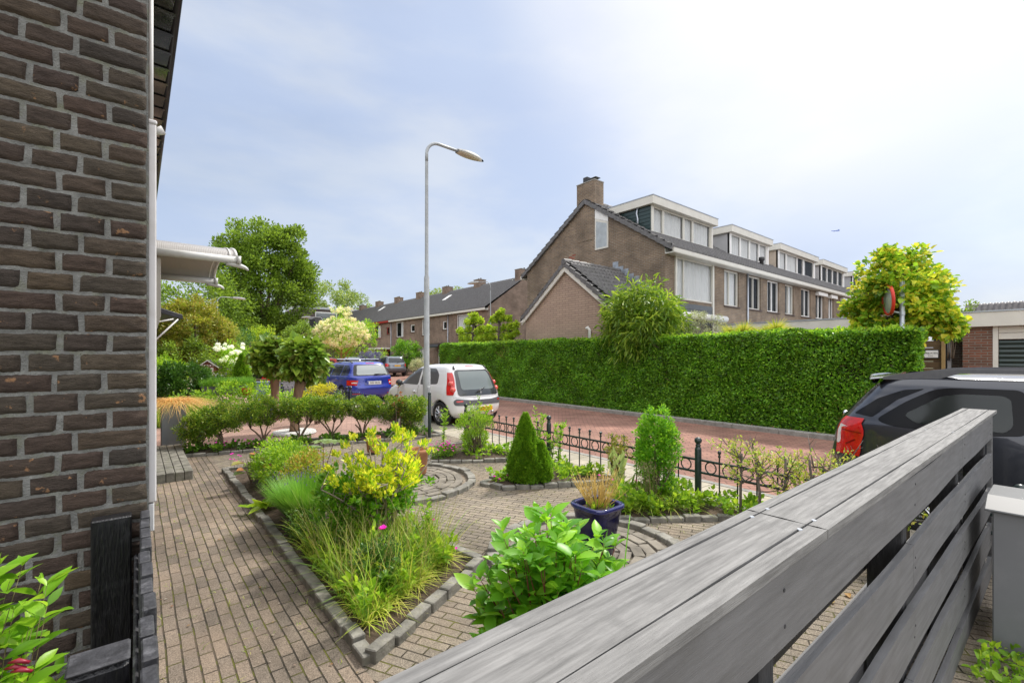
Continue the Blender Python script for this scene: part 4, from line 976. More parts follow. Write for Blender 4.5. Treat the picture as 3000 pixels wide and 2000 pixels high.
# --- grey crossover, further off
gp = paint('grey_car_paint', (.16, .18, .21), .5)
PR = [(.3, .25, 3.95, .76), (.38, .08, 4.08, .84), (.5, .0, 4.15, .868), (.65, .0, 4.15, .877), (.8, .04, 4.1, .873), (.92, .06, 3.9, .86), (1.0, .1, 3.35, .845), (1.08, .15, 3.05, .81), (1.2, .22, 2.85, .76), (1.32, .29, 2.62, .715), (1.43, .37, 2.4, .675), (1.52, .45, 2.2, .63), (1.57, .6, 1.95, .53), (1.59, .9, 1.55, .3)]
def crossover(label, loc, rz, mat, txt='08-ZFT-7', plate=YPL):
    c = Car('crossover_car', label, loc, rz, .877, PR, mat, arches=((.75, .4), (3.25, .4)), wheel_r=.34, ea=3.6, sill=.3)
    c.wheels((.75, 3.25), .34, 5)
    c.rear('rear_window', [(-.62, 1.08), (.62, 1.08), (.56, 1.47), (-.56, 1.47)], CARGL, r=.08, off=.008)
    c.wrap('tail_lamp', [(.78, .69, .1), (.86, .64, .2), (.96, .64, .26), (1.03, .7, .2)], 0, AMB if False else REDL, off=.012)
    c.rear('bumper', [(-.78, .42), (.78, .42), (.8, .56), (.72, .68), (-.72, .68), (-.8, .56)], GREYPL, r=.04, off=.02)
    c.plate(txt, 0, .86, .52, .11, plate, size=.095, sx=.85)
    c.side('side_window', [(.5, 1.06), (1.75, 1.03), (1.75, 1.46), (.8, 1.46)], CARGL, r=.06); c.side('front_window', [(1.82, 1.03), (2.85, 1.03), (2.4, 1.4), (1.82, 1.46)], CARGL, r=.05)
    for sg in (-1, 1):
        b = MB(); b.tube([(sg * .6, .6, 1.54), (sg * .61, .8, 1.6), (sg * .61, 2.1, 1.62), (sg * .6, 2.3, 1.53)], .018, 8); ob('roof_rail', b, ALLOY, c.t, True, world=False)
    b = MB(); b.tube([(0, c.ry(0, 1.1) - .03, 1.1), (.3, c.ry(.3, 1.12) - .02, 1.12)], [.02, .006], 6); ob('wiper', b, BLACKP, c.t, True, world=False)
    return c
crossover('silver grey crossover with a yellow number plate in front of the round green bush', (15.75, 33.4, 0), R(-8), gp)
def plain(name, label, loc, rz, col, W=.85, Ht=1.45, L_=4.2, txt='', group='cars parked further down the street', front=False):
    k = Ht / 1.46
    P = [(.2, .2, L_ - .12, .74), (.32, .05, L_ - .02, .83), (.5, .0, L_, .85), (.7, .02, L_ - .04, .85), (.82, .05, L_ - .25, .84), (.9, .09, L_ - .9, .825), (1.0, .25, L_ - 1.2, .78), (1.12, .38, L_ - 1.42, .73), (1.25, .52, L_ - 1.62, .68), (1.35, .66, L_ - 1.8, .63), (1.42, .85, L_ - 2.05, .53), (1.46, 1.2, L_ - 2.4, .28)]
    P = [(z * k, a, b_, w * W / .85) for z, a, b_, w in P]
    c = Car(name, label, loc, rz, W, P, paint('paint_' + label[:14], col), arches=((.75, .36), (L_ - .8, .36)), wheel_r=.3, group=group)
    c.wheels((.75, L_ - .8), .31, 6)
    c.rear('rear_window', [(-.6, .93 * k), (.6, .93 * k), (.52, 1.34 * k), (-.52, 1.34 * k)], CARGL, r=.07, off=.01)
    c.rear('windscreen', [(-.62, .93 * k), (.62, .93 * k), (.54, 1.34 * k), (-.54, 1.34 * k)], CARGL, r=.07, off=.01, front=True)
    c.wrap('tail_lamp', [(.68 * k, .62, .2), (.8 * k, .6, .24), (.88 * k, .6, .22)], 0, REDL, off=.012)
    c.side('side_window', [(.7, .94 * k), (L_ - 1.35, .92 * k), (L_ - 1.75, 1.24 * k), (L_ - 2.1, 1.36 * k), (1.05, 1.36 * k)], CARGL, r=.06)
    c.plate('', 0, .55, .5, .11, YPL if not txt else WPL)
    return c
plain('white_car', 'white car partly hidden behind the two catalpa trees', (5.3, 28, 0), R(8), (.72, .73, .74))
plain('silver_car', 'pale silver car just ahead of the blue estate, behind the right catalpa', (6.4, 20.8, 0), R(0), (.55, .55, .6), L_=4.0, Ht=1.42)
plain('red_car', 'bright red car left of the cream flowering tree trunk', (8.9, 29.3, 0), R(-30), (.6, .03, .045), Ht=1.5)
plain('dark_green_car', 'dark grey green car behind the red car', (11.0, 34.5, 0), R(-20), (.03, .05, .05))
plain('dark_silver_car', 'dark silver car behind the roof bars of the blue estate', (12.6, 34.4, 0), R(-18), (.1, .12, .13), Ht=1.55)
plain('black_car', 'black car standing low behind the left catalpa trunk', (5.2, 22.6, 0), R(30), (.012, .013, .015), Ht=1.2)
plain('maroon_car', 'small dark red car far off beside the bright green tree trunk', (6.2, 37.0, 0), R(5), (.25, .02, .03))
# ------------------------------------------------------------------ houses
BRA = brickmat('terrace_brick', (.235, .165, .108), (.165, .118, .082), (.27, .24, .2), bw=.21, rh=.0625, ms=.009, stain=(.1, .075, .058), sscale=.7, samt=.4)
BRB = brickmat('terrace_brick_far', (.25, .175, .13), (.185, .13, .098), (.2, .17, .145), bw=.21, rh=.07, ms=.009, stain=(.12, .085, .065), sscale=.4, samt=.35)
BRP = brickmat('pale_brick', (.42, .31, .235), (.37, .27, .21), (.25, .185, .145), bw=.3, rh=.075, ms=.008, var=.12, speck=.05)
BRR = brickmat('garage_brick', (.22, .085, .05), (.13, .065, .045), (.2, .18, .15), bw=.21, rh=.0625, ms=.01)
TILEM = M('roof_tile', (.125, .12, .12), .55, var=.3, scale=9, bump=.003, bscale=40, dirt=(.1, .1, .085), dscale=2.2, damt=.5)
LEAD = M('lead_flashing', (.35, .38, .42), .35, metal=.5, var=.3, scale=8)
BLKP = M('black_panel', (.03, .034, .04), .12, var=.4, scale=8, coat=.7)
GRNP = M('green_panel', (.012, .035, .033), .35, var=.2, coat=.3)
GRYP = M('grey_cladding', (.4, .4, .41), .6, var=.06)
REDW = M('red_window_paint', (.35, .03, .03), .4)
def wave_roof(name, x0, x1, ya, za, yb, zb, mat, par, per=.22, run=.34, amp=.036, world=False):
    """pantile roof plane from eave (ya, za) up to ridge (yb, zb); waves across x, a step at every course"""
    L_ = math.hypot(yb - ya, zb - za); nc = max(2, round(L_ / run)); nx = max(4, int((x1 - x0) / per * 6))
    xs = np.linspace(x0, x1, nx + 1); ph = (xs / per) % 1; w = amp * (np.abs(np.sin(np.pi * ph)) ** 1.5) * 1.6
    nyv, nzv = -(zb - za) / L_, (yb - ya) / L_
    if nzv < 0: nyv, nzv = -nyv, -nzv
    V = []; F = []
    for r in range(nc):
        for t, lift in ((r / nc, .045), ((r + 1) / nc, 0.0)):
            y, z = ya + (yb - ya) * t, za + (zb - za) * t
            V.append(np.stack([xs, y + nyv * (w + lift), z + nzv * (w + lift)], 1))
    rows = len(V); V = np.concatenate(V); k = nx + 1; i = np.arange(nx)
    # front nose of the first course
    for r in range(rows - 1): F.append(np.stack([r * k + i, r * k + i + 1, (r + 1) * k + i + 1, (r + 1) * k + i], 1))
    base = np.stack([xs, np.full(k, ya), np.full(k, za - .01)], 1); o = len(V); V = np.concatenate([V, base]); F.append(np.stack([o + i, o + i + 1, i + 1, i], 1))
    return link(name, npmesh(name, V, np.concatenate(F)), mat, par, world=world)
def win(par, x0, x1, z0, z1, y=.1, mull=(), fm=None, cur=True, fw_=.06, thick=None, sill=True, dark=False, blind=False, name='window'):
    """window set into its opening: frame > pane, curtain, sill; local plane y, facing -y"""
    fm = fm or CREAM; b = MB(); d = .07
    b.box(x0, x1, y - d / 2, y + d / 2, z0, z0 + fw_); b.box(x0, x1, y - d / 2, y + d / 2, z1 - fw_, z1)
    b.box(x0, x0 + fw_, y - d / 2 + .001, y + d / 2, z0 + fw_, z1 - fw_); b.box(x1 - fw_, x1, y - d / 2 + .001, y + d / 2, z0 + fw_, z1 - fw_)
    for m_ in mull: b.box(m_ - fw_ / 2, m_ + fw_ / 2, y - d / 2 + .001, y + d / 2, z0 + fw_, z1 - fw_)
    o = ob(name, b, fm, par, world=False)
    b = MB(); b.box(x0 + fw_ * .8, x1 - fw_ * .8, y - .004, y + .004, z0 + fw_ * .8, z1 - fw_ * .8); ob('pane', b, GLASS, o, world=False)
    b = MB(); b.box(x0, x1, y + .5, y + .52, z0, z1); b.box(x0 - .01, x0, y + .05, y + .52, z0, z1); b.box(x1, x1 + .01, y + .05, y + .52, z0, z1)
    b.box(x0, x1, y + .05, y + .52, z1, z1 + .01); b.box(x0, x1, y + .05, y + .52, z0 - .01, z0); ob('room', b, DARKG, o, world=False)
    if cur:
        b = MB(); w_ = x1 - x0 - .04; n = int(w_ / .02)
        s0, s1 = (0, 1) if cur is True else cur
        b.grid(lambda u, v: (x0 + .02 + (s0 + (s1 - s0) * u) * w_, y + .075 + .022 * math.sin(u * n * .55) + .01 * math.sin(u * n * .21 + 1), z0 + .02 + v * (z1 - z0 - .04)), max(n, 6), 1); ob('curtain', b, CURT, o, True, world=False)
    if sill: b = MB(); b.box(x0 - .05, x1 + .05, y - .15, y - d / 2, z0 - .05, z0 - .003); ob('sill', b, M('sill_brown', (.06, .035, .03), .5), o, world=False)
    return o
def bx(par, name, mat, *boxes, bev=0):
    b = MB()
    for q in boxes: b.box(*q)
    return ob(name, b, mat, par, world=False, bev=bev)
def chimney(par, x0, x1, y0, y1, z0, z1, mat, lead=True, moss=False):
    o = bx(par, 'chimney', mat, (x0, x1, y0, y1, z0, z1))
    bx(o, 'chimney_cap', M('moss_cap', (.25, .15, .03), .95, var=.5, scale=9) if moss else CONC, (x0 - .03, x1 + .03, y0 - .03, y1 + .03, z1, z1 + .05))
    b = MB(); [b.lathe([(.07, z1 + .05), (.07, z1 + .2), (0, z1 + .2)], (x0 + (x1 - x0) * k, (y0 + y1) / 2, 0), 10) for k in (.3, .7)]; ob('flue', b, BLACKP, o, True, world=False)
    if lead: bx(o, 'flashing', LEAD, (x0 - .12, x1 + .12, y0 - .1, y0 - .002, z0 - .0, z0 + .42))
    return o
def dormer(par, x0, x1, y0, y1, z0, z1, cheek, fm, muls, cur, fas=.3, face='dormer_face'):
    """flat roofed dormer: roof slab with fascia, cheeks, window band"""
    o = bx(par, 'dormer', CREAM, (x0 - .15, x1 + .15, y0 - .18, y1 + .1, z1 - fas, z1), bev=.008)
    for xa in (x0, x1 - .08): bx(o, 'cheek', cheek, (xa, xa + .08, y0 + .02, y1, z0 - .02, z1 - fas))
    bx(o, 'roof_edge', ZINC, (x0 - .165, x1 + .165, y0 - .195, y1 + .11, z1, z1 + .03))
    bx(o, 'front', fm, (x0, x0 + .14, y0 - .02, y0 + .1, z0, z1 - fas), (x1 - .14, x1, y0 - .02, y0 + .1, z0, z1 - fas), (x0 + .14, x1 - .14, y0 - .02, y0 + .1, z0, z0 + .08))
    n = len(muls) - 1; w_ = x1 - x0 - .28
    for i in range(n):
        a, c = x0 + .14 + w_ * muls[i], x0 + .14 + w_ * muls[i + 1]
        win(o, a + .004, c - .004, z0 + .08, z1 - fas - .003, y=y0 + .05, fm=fm, cur=cur[i], fw_=.055, sill=False, name='window')
    return o
EZ, OV, SL = 5.45, .3, .66
def terrace(name, label, loc, rz, w, wins, brick, depth=7.36, group=None, ground=(), roofz=None, gut=CREAM, back=True):
    """terrace house, facade along local +x facing -y"""
    t = thing(name, label, 'house', loc, rz, group)
    b = MB(); b.holes(0, w, 0, EZ - .22, [q[:4] for q in wins] + [q[:4] for q in ground], 0, .12)
    b.add([(0, depth, 0), (w, depth, 0), (w, depth, EZ), (0, depth, EZ)], [(3, 2, 1, 0)])
    rz_ = EZ + SL * (depth / 2 + OV)
    for x, fl in ((0, 1), (w, 0)):
        f = [(x, 0, 0), (x, depth, 0), (x, depth, EZ + .1), (x, depth / 2, rz_ - .03), (x, 0, EZ + .1)]; b.add(f, [(0, 4, 3, 2, 1) if fl else (0, 1, 2, 3, 4)])
    ob('wall', b, brick, t, world=False)
    r = wave_roof('roof', -.1 if name == 'end_house' else 0, w, -OV, EZ, depth / 2, rz_, TILEM, t)
    wave_roof('back_roof', -.1 if name == 'end_house' else 0, w, depth + OV, EZ, depth / 2, rz_, TILEM, t)
    b = MB(); n = int(w / .4)
    for i in range(n): b.tube([(i * w / n, depth / 2, rz_ + .02), ((i + 1) * w / n - .01, depth / 2, rz_ + .035)], .09, 8)
    ob('ridge_tile', b, TILEM, r, True, world=False)
    bx(t, 'eave_board', gut, (0.001, w - .001, -OV - .04, 0.14, EZ - .2, EZ - .165), (0.001, w - .001, -OV - .06, -OV - .0, EZ - .18, EZ - .03))
    bx(t, 'soffit_band', CREAM, (0.001, w - .001, -.012, .1, EZ - .165, EZ))
    for q in wins: win(t, q[0], q[1], q[2], q[3], **(q[4] if len(q) > 4 else {}))
    for q in ground: win(t, q[0], q[1], q[2], q[3], **(q[4] if len(q) > 4 else {}))
    return t
def pipe(t, x, z0=0, z1=EZ - .2, y=-.06, mat=None):
    b = MB(); b.tube([(x, y, z0), (x, y, z1)], .04, 10); b.tube([(x, y, z0 + 1.9), (x, y, z0 + 1.93)], .048, 10); ob('downpipe', b, mat or ZINC, t, True, world=False)

# --- row across the street, end house first (origin at its near corner, facade along +x, facing -y)
GA = 'row houses with dormers across the street'
WA = lambda a, c, z0=3.73, z1=5.22, m=.5, **k: (a, c, z0, z1, dict(mull=(a + (c - a) * m,), **k))
X0, Y0 = 14.42, 9.14
h1 = terrace('end_house', 'end terrace brick house with tall chimney, green sided dormer and black panel bay', (X0, Y0, 0), 0, 6.38,
             [(.7, 3.4, 3.72, 5.25, dict(mull=(1.22,), y=.02, sill=False)), WA(4.34, 5.65, m=.42)], BRA, group=GA)
bx(h1, 'bay_panel', BLKP, *[(.72, 3.3, -.03 + .0, .02, 1.6 + i * .2, 1.79 + i * .2) for i in range(11) if not 1.6 + i * .2 > 3.52]); bx(h1, 'bay_frame', CREAM, (.62, .72, -.05, .02, 1.5, 5.25), (3.3, 3.42, -.05, .02, 1.5, 5.25), (.72, 3.3, -.05, .02, 1.5, 1.6))
b = MB(); b.tube([(.5, -.22, 3.12), (4.0, -.22, 3.12)], .13, 16); ob('awning_roll', b, WHITE, h1, True, world=False)
pipe(h1, 6.36)
# gable: verge tiles, chimney, window under the verge
b = MB()
for s_, (ya, yb) in enumerate(((-OV, 3.66), (7.36 + OV, 3.68))):
    for i in range(13):
        t0, t1 = i / 13, (i + 1) / 13; y0, y1 = ya + (yb - ya) * t0, ya + (yb - ya) * t1; z0, z1 = EZ + (8.04 - EZ) * t0, EZ + (8.04 - EZ) * t1
        b.add([(-.12, y0, z0 - .1), (-.12, y1, z1 - .13), (-.12, y1, z1 + .05), (-.12, y0, z0 + .08), (.08, y0, z0 - .1), (.08, y1, z1 - .13), (.08, y1, z1 + .07), (.08, y0, z0 + .1)], [(0, 1, 2, 3), (4, 7, 6, 5), (3, 2, 6, 7), (0, 4, 5, 1), (0, 3, 7, 4), (1, 5, 6, 2)])
ob('verge_tile', b, TILEM, h1, world=False)
ch = bx(h1, 'chimney', BRA, (-.015, .55, 3.2, 4.17, 6.4, 8.8))
bx(ch, 'chimney_cap', CONC, (-.03, .565, 3.185, 4.185, 8.8, 8.84)); bx(ch, 'cowl', BLACKP, (.1, .34, 3.7, 3.92, 8.84, 9.1), (.3, .34, 3.45, 3.49, 8.84, 9.0), (.18, .48, 3.3, 3.64, 9.0, 9.02))
b = MB()
ob_w = MB(); a0, a1 = 2.5, 3.17
f = ob_w
f.add([(-.03, a0, 5.92), (-.03, a1, 5.92), (-.03, a1, 7.2), (-.03, a0, 6.95), (-.001, a0, 5.92), (-.001, a1, 5.92), (-.001, a1, 7.2), (-.001, a0, 6.95)], [(0, 3, 2, 1), (0, 1, 5, 4), (1, 2, 6, 5), (2, 3, 7, 6), (3, 0, 4, 7)])
gw = ob('gable_window', f, CREAM, h1, world=False)
b = MB(); b.add([(-.034, a0 + .07, 6.0), (-.034, a1 - .07, 6.0), (-.034, a1 - .07, 7.08), (-.034, a0 + .07, 6.88)], [(0, 3, 2, 1)]); ob('pane', b, GLASS, gw, world=False)
b = MB(); b.grid(lambda u, v: (-.0315 + .0012 * math.sin(u * 26), a0 + .06 + u * (a1 - a0 - .12), 5.99 + v * (.9 + .18 * u)), 30, 2); ob('curtain', b, M('curtain_shade', (.5, .55, .58), .8), gw, True, world=False)
b = MB(); b.add([(-.028, a0, 6.955), (-.028, a1, 7.205), (-.028, a1, 7.63), (-.028, a0, 7.2)], [(0, 3, 2, 1)]); ob('white_board', b, WHITE, gw, world=False)
bx(h1, 'back_gutter', CREAM, (-.1, 6.38, 7.66, 7.75, 5.3, 5.45))
D = lambda par, x0, x1, *a, **k: dormer(par, x0, x1, .89, 3.9, 6.22, 7.6, *a, **k)
D(h1, .5, 5.1, GRNP, CREAM, (0, .16, .5, .66, 1), (True, True, True, True))
d1 = [o for o in C.objects if o.name.startswith('dormer')][-1]
b = MB(); [b.box(.482, .4985, .9, 2.9, 6.28 + i * .14, 6.405 + i * .14) for i in range(7)]; ob('cladding', b, GRNP, d1, world=False, bev=.004)
b = MB(); b.tube([(.44, 1.45, 7.3), (.44, 1.5, 7.1), (.44, 1.45, 6.9), (.44, 1.45, 6.5)], .035, 8); b.box(.39, .49, 1.38, 1.52, 7.28, 7.37); ob('rain_pipe', b, ZINC, d1, True, world=False)
bx(h1, 'brick_patch', M('red_patch', (.3, .09, .06), .9, var=.3), *[(-.006, -.001, y, y + .19, z, z + .05) for y, z in ((4.25, 5.9), (4.45, 5.84), (4.3, 5.78), (4.5, 5.71), (4.0, 5.6), (4.22, 5.65))])
# stepped lead where the lean-to roof meets the gable
b = MB()
for i in range(9): y = .1 + i * .24; z = 3.72 + i * .17; b.box(-.014, -.002, y, y + .26, z - .2, z + .22 - (i % 2) * .04)
ob('stepped_flashing', b, LEAD, h1, world=False)

h2 = terrace('terrace_house', 'second house of the row, grey sided dormer and black flue on its roof', (20.8, Y0, 0), 0, 5.5, [WA(.15, 1.44, cur=(0, .0001), fm=CREAM), WA(2.15, 3.48, cur=(0, .35), fm=WHITE), WA(4.24, 5.36, fm=CREAM, cur=(.55, 1))], BRA, group=GA)
D(h2, .3, 4.5, GRYP, WHITE, (0, .25, .5, .77, 1), (True, True, True, True))
b = MB(); b.lathe([(.09, 5.9), (.09, 6.3), (.13, 6.32), (.13, 6.48), (0, 6.5)], (3.0, .6, 0), 14); ob('roof_flue', b, BLACKP, h2, True, world=False)
h3 = terrace('terrace_house', 'third house of the row, beige sided dormer with white frames', (26.3, Y0, 0), 0, 6.1, [WA(.86, 2.24, fm=WHITE, cur=False), WA(3.03, 4.29, fm=WHITE, cur=(0, .4)), WA(5.1, 6.0, fm=WHITE, cur=(0, .4))], BRA, group=GA)
D(h3, .25, 5.7, M('beige_cladding', (.5, .42, .34), .7, var=.1), WHITE, (0, .2, .5, .68, 1), (True, True, False, (0, .3)))
bx(h3, 'shutter_box', WHITE, (2.95, 4.35, -.2, -.002, 5.0, 5.2), (5.0, 6.09, -.2, -.002, 5.0, 5.2), bev=.01)
h4 = terrace('terrace_house', 'fourth house of the row with roller shutter boxes over its windows', (32.4, Y0, 0), 0, 6.0, [WA(1.17, 3.07, fm=WHITE, cur=(.4, .7)), WA(3.9, 5.2, fm=WHITE, cur=False)], BRA, group=GA)
D(h4, .7, 5.2, GRYP, WHITE, (0, .25, .5, .75, 1), (False, False, False, False))
bx(h4, 'shutter_box', WHITE, (1.1, 3.1, -.2, -.002, 5.0, 5.2), (3.8, 5.3, -.2, -.002, 5.0, 5.2), bev=.01)
h5 = terrace('terrace_house', 'fifth house of the row, half behind the linden tree', (38.4, Y0, 0), 0, 6.1, [WA(1., 2.3), WA(3.5, 4.8)], BRA, group=GA)
D(h5, 1.1, 5.3, GRYP, WHITE, (0, .25, .5, .75, 1), (False, True, False, True))
b = MB(); b.lathe([(.09, 5.9), (.09, 6.3), (.13, 6.32), (.13, 6.48), (0, 6.5)], (2.3, .5, 0), 12); ob('roof_flue', b, BLACKP, h5, True, world=False)
h6 = terrace('terrace_house', 'farthest house of the row, almost hidden behind the linden leaves', (44.5, Y0, 0), 0, 6.1, [WA(1., 2.3), WA(3.5, 4.8)], BRA, group=GA)
D(h6, .5, 4.7, GRYP, WHITE, (0, .5, 1), (False, True))
# flat roofed extensions
t = thing('flat_extension', 'flat roofed extension with cream fascia below the row windows, behind the hedge', 'extension', (17.9, 4.2, 0))
bx(t, 'wall', BRA, (18.0, 26, 4.3, 9.1, 0, 2.55)); bx(t, 'fascia', CREAM, (17.86, 26.2, 4.1, 9.13, 2.55, 2.86), bev=.01); bx(t, 'roof_edge', ZINC, (17.84, 26.22, 4.08, 9.14, 2.86, 2.9))
for o in t.children: o.matrix_parent_inverse = Matrix.Translation((-17.9, -4.2, 0))
# small gabled garage in front of the end house
t = thing('gabled_garage', 'small pale brick garage with tiled gable roof and white verge boards', 'garage', (11.5, 11.11, 0))
b = MB(); YL, YA, YR, ZE, ZA = 13.23, 11.11, 8.99, 3.08, 4.76
b.prism([(YR, 0), (YL, 0), (YL, ZE), (YA, ZA), (YR, ZE)], 11.5, 14.4, 'x'); ob('wall', b, BRP, t)
q = wave_roof('tiled_roof', -2.96, 0, -(YA - YR) - .2, 0, 0, 1.78, TILEM, None, per=.19, run=.3)
V = MB()
for nm, s_ in (('tiled_roof', -1), ('tiled_roof', 1)):
    if s_ == 1: q = wave_roof('tiled_roof', 0, 2.96, -(YA - YR) - .2, 0, 0, 1.78, TILEM, None, per=.19, run=.3)
    q.parent = t; q.matrix_parent_inverse = Matrix.Translation((-11.5, -YA, 0))
    q.location = (14.41, YA, ZA - 1.68 + .02) if s_ == -1 else (14.41, YA, ZA - 1.68 + .02)
    q.rotation_euler = (0, 0, 0) if s_ == -1 else (0, 0, R(180))
b = MB()
for s_ in (-1, 1):
    e0 = (YA, ZA + .06); e1 = (YA + s_ * 2.3, ZA + .06 - 2.3 * .79)
    for i in range(9):
        f0, f1 = i / 9, (i + 1) / 9; A = (e0[0] + (e1[0] - e0[0]) * f0, e0[1] + (e1[1] - e0[1]) * f0); B = (e0[0] + (e1[0] - e0[0]) * f1, e0[1] + (e1[1] - e0[1]) * f1)
        b.add([(11.36, A[0], A[1] - .1), (11.36, B[0], B[1] - .06), (11.36, B[0], B[1] + .11), (11.36, A[0], A[1] + .07), (11.56, A[0], A[1] + .09), (11.56, B[0], B[1] + .13)], [(0, 1, 2, 3), (3, 2, 5, 4)])
for i in range(8): b.tube([(11.34 + i * .39, YA, ZA + .13), (11.34 + i * .39 + .38, YA, ZA + .15)], .1, 10)
ob('verge_tile', b, TILEM, t)
b = MB()
for s_ in (-1, 1):
    e1 = (YA + s_ * 2.26, ZA - 2.26 * .79)
    b.add([(11.39, YA, ZA - .2), (11.39, e1[0], e1[1] - .16), (11.39, e1[0], e1[1] + .0), (11.39, YA, ZA), (11.45, YA, ZA - .2), (11.45, e1[0], e1[1] - .16)], [(0, 1, 2, 3), (0, 4, 5, 1)])
b.box(11.36, 14.4, YL + .02, YL + .2, ZE - .16, ZE - .02); ob('verge_board', b, CREAM, t)
b = MB(); b.tube([(11.43, 10.0, 1.5), (11.43, 10.0, 2.5), (11.4, 10.03, 2.56)], .05, 12); b.tube([(11.4, 10.05, 2.53), (11.38, 10.08, 2.6)], .06, 12); ob('vent_pipe', b, WHITE, t, True)

# garage at the right edge
t = thing('flat_garage', 'flat roofed garage with cream fascia, red brick pier and dark green door', 'garage', (15.5, 0, 0))
b = MB(); b.box(15.5, 21, 1.22, 1.72, .05, 2.35); b.box(15.75, 21, -6, 1.2, .05, 2.35); ob('wall', b, BRR, t)
b = MB(); b.box(15.38, 21.1, -6, 1.8, 2.35, 2.69); ob('fascia', b, CREAM, t, bev=.006)
b = MB(); b.box(15.36, 21.12, -6, 1.82, 2.69, 2.72); ob('roof_edge', b, ZINC, t)
b = MB(); b.box(15.5, 15.62, 1.13, 1.215, .05, 2.35); ob('door_frame', b, CREAM, t)
b = MB(); [b.box(15.56, 15.6, -4, 1.125, 2.05 + i * .15, 2.192 + i * .15) for i in range(2)]; ob('upper_board', b, CREAM, t, bev=.004)
DG = M('garage_green', (.014, .032, .028), .4, var=.15, coat=.2)
b = MB()
for i in range(18):
    z = .1 + i * .107; b.add([(15.60, 1.12, z), (15.60, -4, z), (15.575, -4, z + .05), (15.575, 1.12, z + .05), (15.60, 1.12, z + .1), (15.60, -4, z + .1), (15.615, 1.12, z + .107), (15.615, -4, z + .107)], [(0, 1, 2, 3), (3, 2, 5, 4), (4, 5, 7, 6)])
ob('slat_door', b, DG, t)
t = thing('garden_wall', 'dark weathered brick wall strip with door frame between hedge and flat garage', 'wall', (16.5, 2, 0))
b = MB(); b.box(15.9, 16.1, 1.73, 2.0, .05, 2.02); ob('wall', b, brickmat('dark_brick', (.08, .055, .045), (.055, .04, .035), (.09, .085, .07)), t)
b = MB(); b.box(15.8, 15.86, 1.96, 2.03, .05, 2.12); ob('door_frame', b, GREYP, t); b = MB(); b.box(15.84, 15.88, 2.04, 2.3, .05, 2.1); ob('door', b, DARKG, t)
b = MB(); b.box(15.77, 15.8, 1.98, 2.04, 1.55, 1.75); ob('lock', b, BLACKP, t, bev=.005)
t = thing('wooden_fence', 'brown wooden fence panel with a white sign, right of the hedge end', 'fence', (14.6, 2.6, 0))
BRW = M('brown_board_fence', (.12, .075, .035), .85, var=.3, scale=3, stretch=(1, 1, 12), bump=.003)
b = MB(); [b.box(14.75, 14.79, 2.0, 3.6, .05 + i * .165, .205 + i * .165) for i in range(12)]; ob('board', b, BRW, t); b = MB(); b.box(14.68, 14.76, 1.93, 1.99, .05, 2.15); ob('post', b, M('post_ochre', (.3, .2, .08), .8), t)
b = MB(); b.box(14.70, 14.72, 2.05, 2.31, 1.62, 1.79); sg_ = tag(ob('sign', b, WHITE, bev=.004), 'small white lettered sign on the brown wooden fence', 'sign')
b = MB(); b.box(14.704, 14.745, 2.03, 2.33, 1.60, 1.81); ob('backing', b, BLACKP, sg_, bev=.004)
text('lettering', 'VRIJLATEN', .055, INK, sg_, (14.698, 2.18, 1.725), (R(90), 0, R(-90)), .0008, sx=.95); text('lettering', 'S.V.P.', .04, INK, sg_, (14.698, 2.18, 1.66), (R(90), 0, R(-90)), .0008)
t = thing('distant_house', 'far house with grey tiled roof behind the flat garage', 'house', (56, -3, 0))
ob('wall', MB().box(53, 60, -12, 6, 0, 4.4), BRB, t)
q = wave_roof('tiled_roof', -9, 9, -4.0, 3.6, 0, 6.05, M('pale_tile', (.14, .13, .13), .45, var=.3), None, per=.35, run=.5, amp=.05); q.parent = t; q.matrix_parent_inverse = Matrix.Translation((-56, 3, 0)); q.location = (56, -3, 0); q.rotation_euler = (0, 0, R(-90))
b = MB(); b.box(50, 53, 4.3, 8, 4.6, 4.95); ob('dormer_fascia', b, CREAM, t)

# --- long terrace beyond (facade faces -x); origin at the far end of each house
GB = 'brick terrace at the far side of the parking lot'
W_, Ht_ = WHITE, 5.9
FB = 21.5
def rowb(label, y0, y1, wins, ground, red=False, chim=True, name='terrace_house', lead=True):
    w = y1 - y0; f = lambda a, c: (y1 - c, y1 - a)   # world y range -> local x range (local x runs towards -y)
    W = [(*f(a, c), z0, z1, dict(k)) for a, c, z0, z1, k in wins]; G = [(*f(a, c), z0, z1, dict(k)) for a, c, z0, z1, k in ground]
    t = terrace(name, label, (FB, y1, 0), R(-90), w, W, BRB, depth=8, group=GB, ground=G, gut=REDW if red else CREAM)
    if chim: chimney(t, w - .9 - .35, w - .35 - .0, 3.6, 4.4, 7.6, 8.85, BRB, moss=chim == 2)
    return t
S_ = dict(fm=WHITE, cur=False, fw_=.09, mull=()); B_ = lambda m=.6, **k: dict(fm=WHITE, mull=(), **k)
t = rowb('end house of the far terrace with plain brick gable and a big corner window', 29.3, 35.3, [(30.9, 33.9, 3.5, 5.15, dict(fm=WHITE, cur=(0, .7)))], [], chim=False)
chimney(t, 5.2, 5.95, 3.4, 4.6, 7.6, 8.9, BRB, lead=False); pipe(t, .04)
wd_ = rowb('far terrace house with two small windows and a black arched porch', 35.3, 41.2, [(33.6 + 2, 36.3, 4.0, 4.75, S_), (38.6, 40.2, 3.6, 5.15, dict(fm=WHITE, cur=(0, .8)))], [(38.8, 40.6, .6, 2.4, dict(fm=WHITE, cur=True)), (36.2, 37.1, .1, 2.2, dict(fm=WHITE, cur=False, sill=False))])
b = MB(); b.grid(lambda u, v: (3.6 + u * 1.9, -.9 * math.sin(v * math.pi / 2 + .001), 2.35 + .45 * math.cos(v * math.pi / 2)), 8, 10); ob('porch_roof', b, M('porch_black', (.02, .018, .016), .3), wd_, True, world=False)
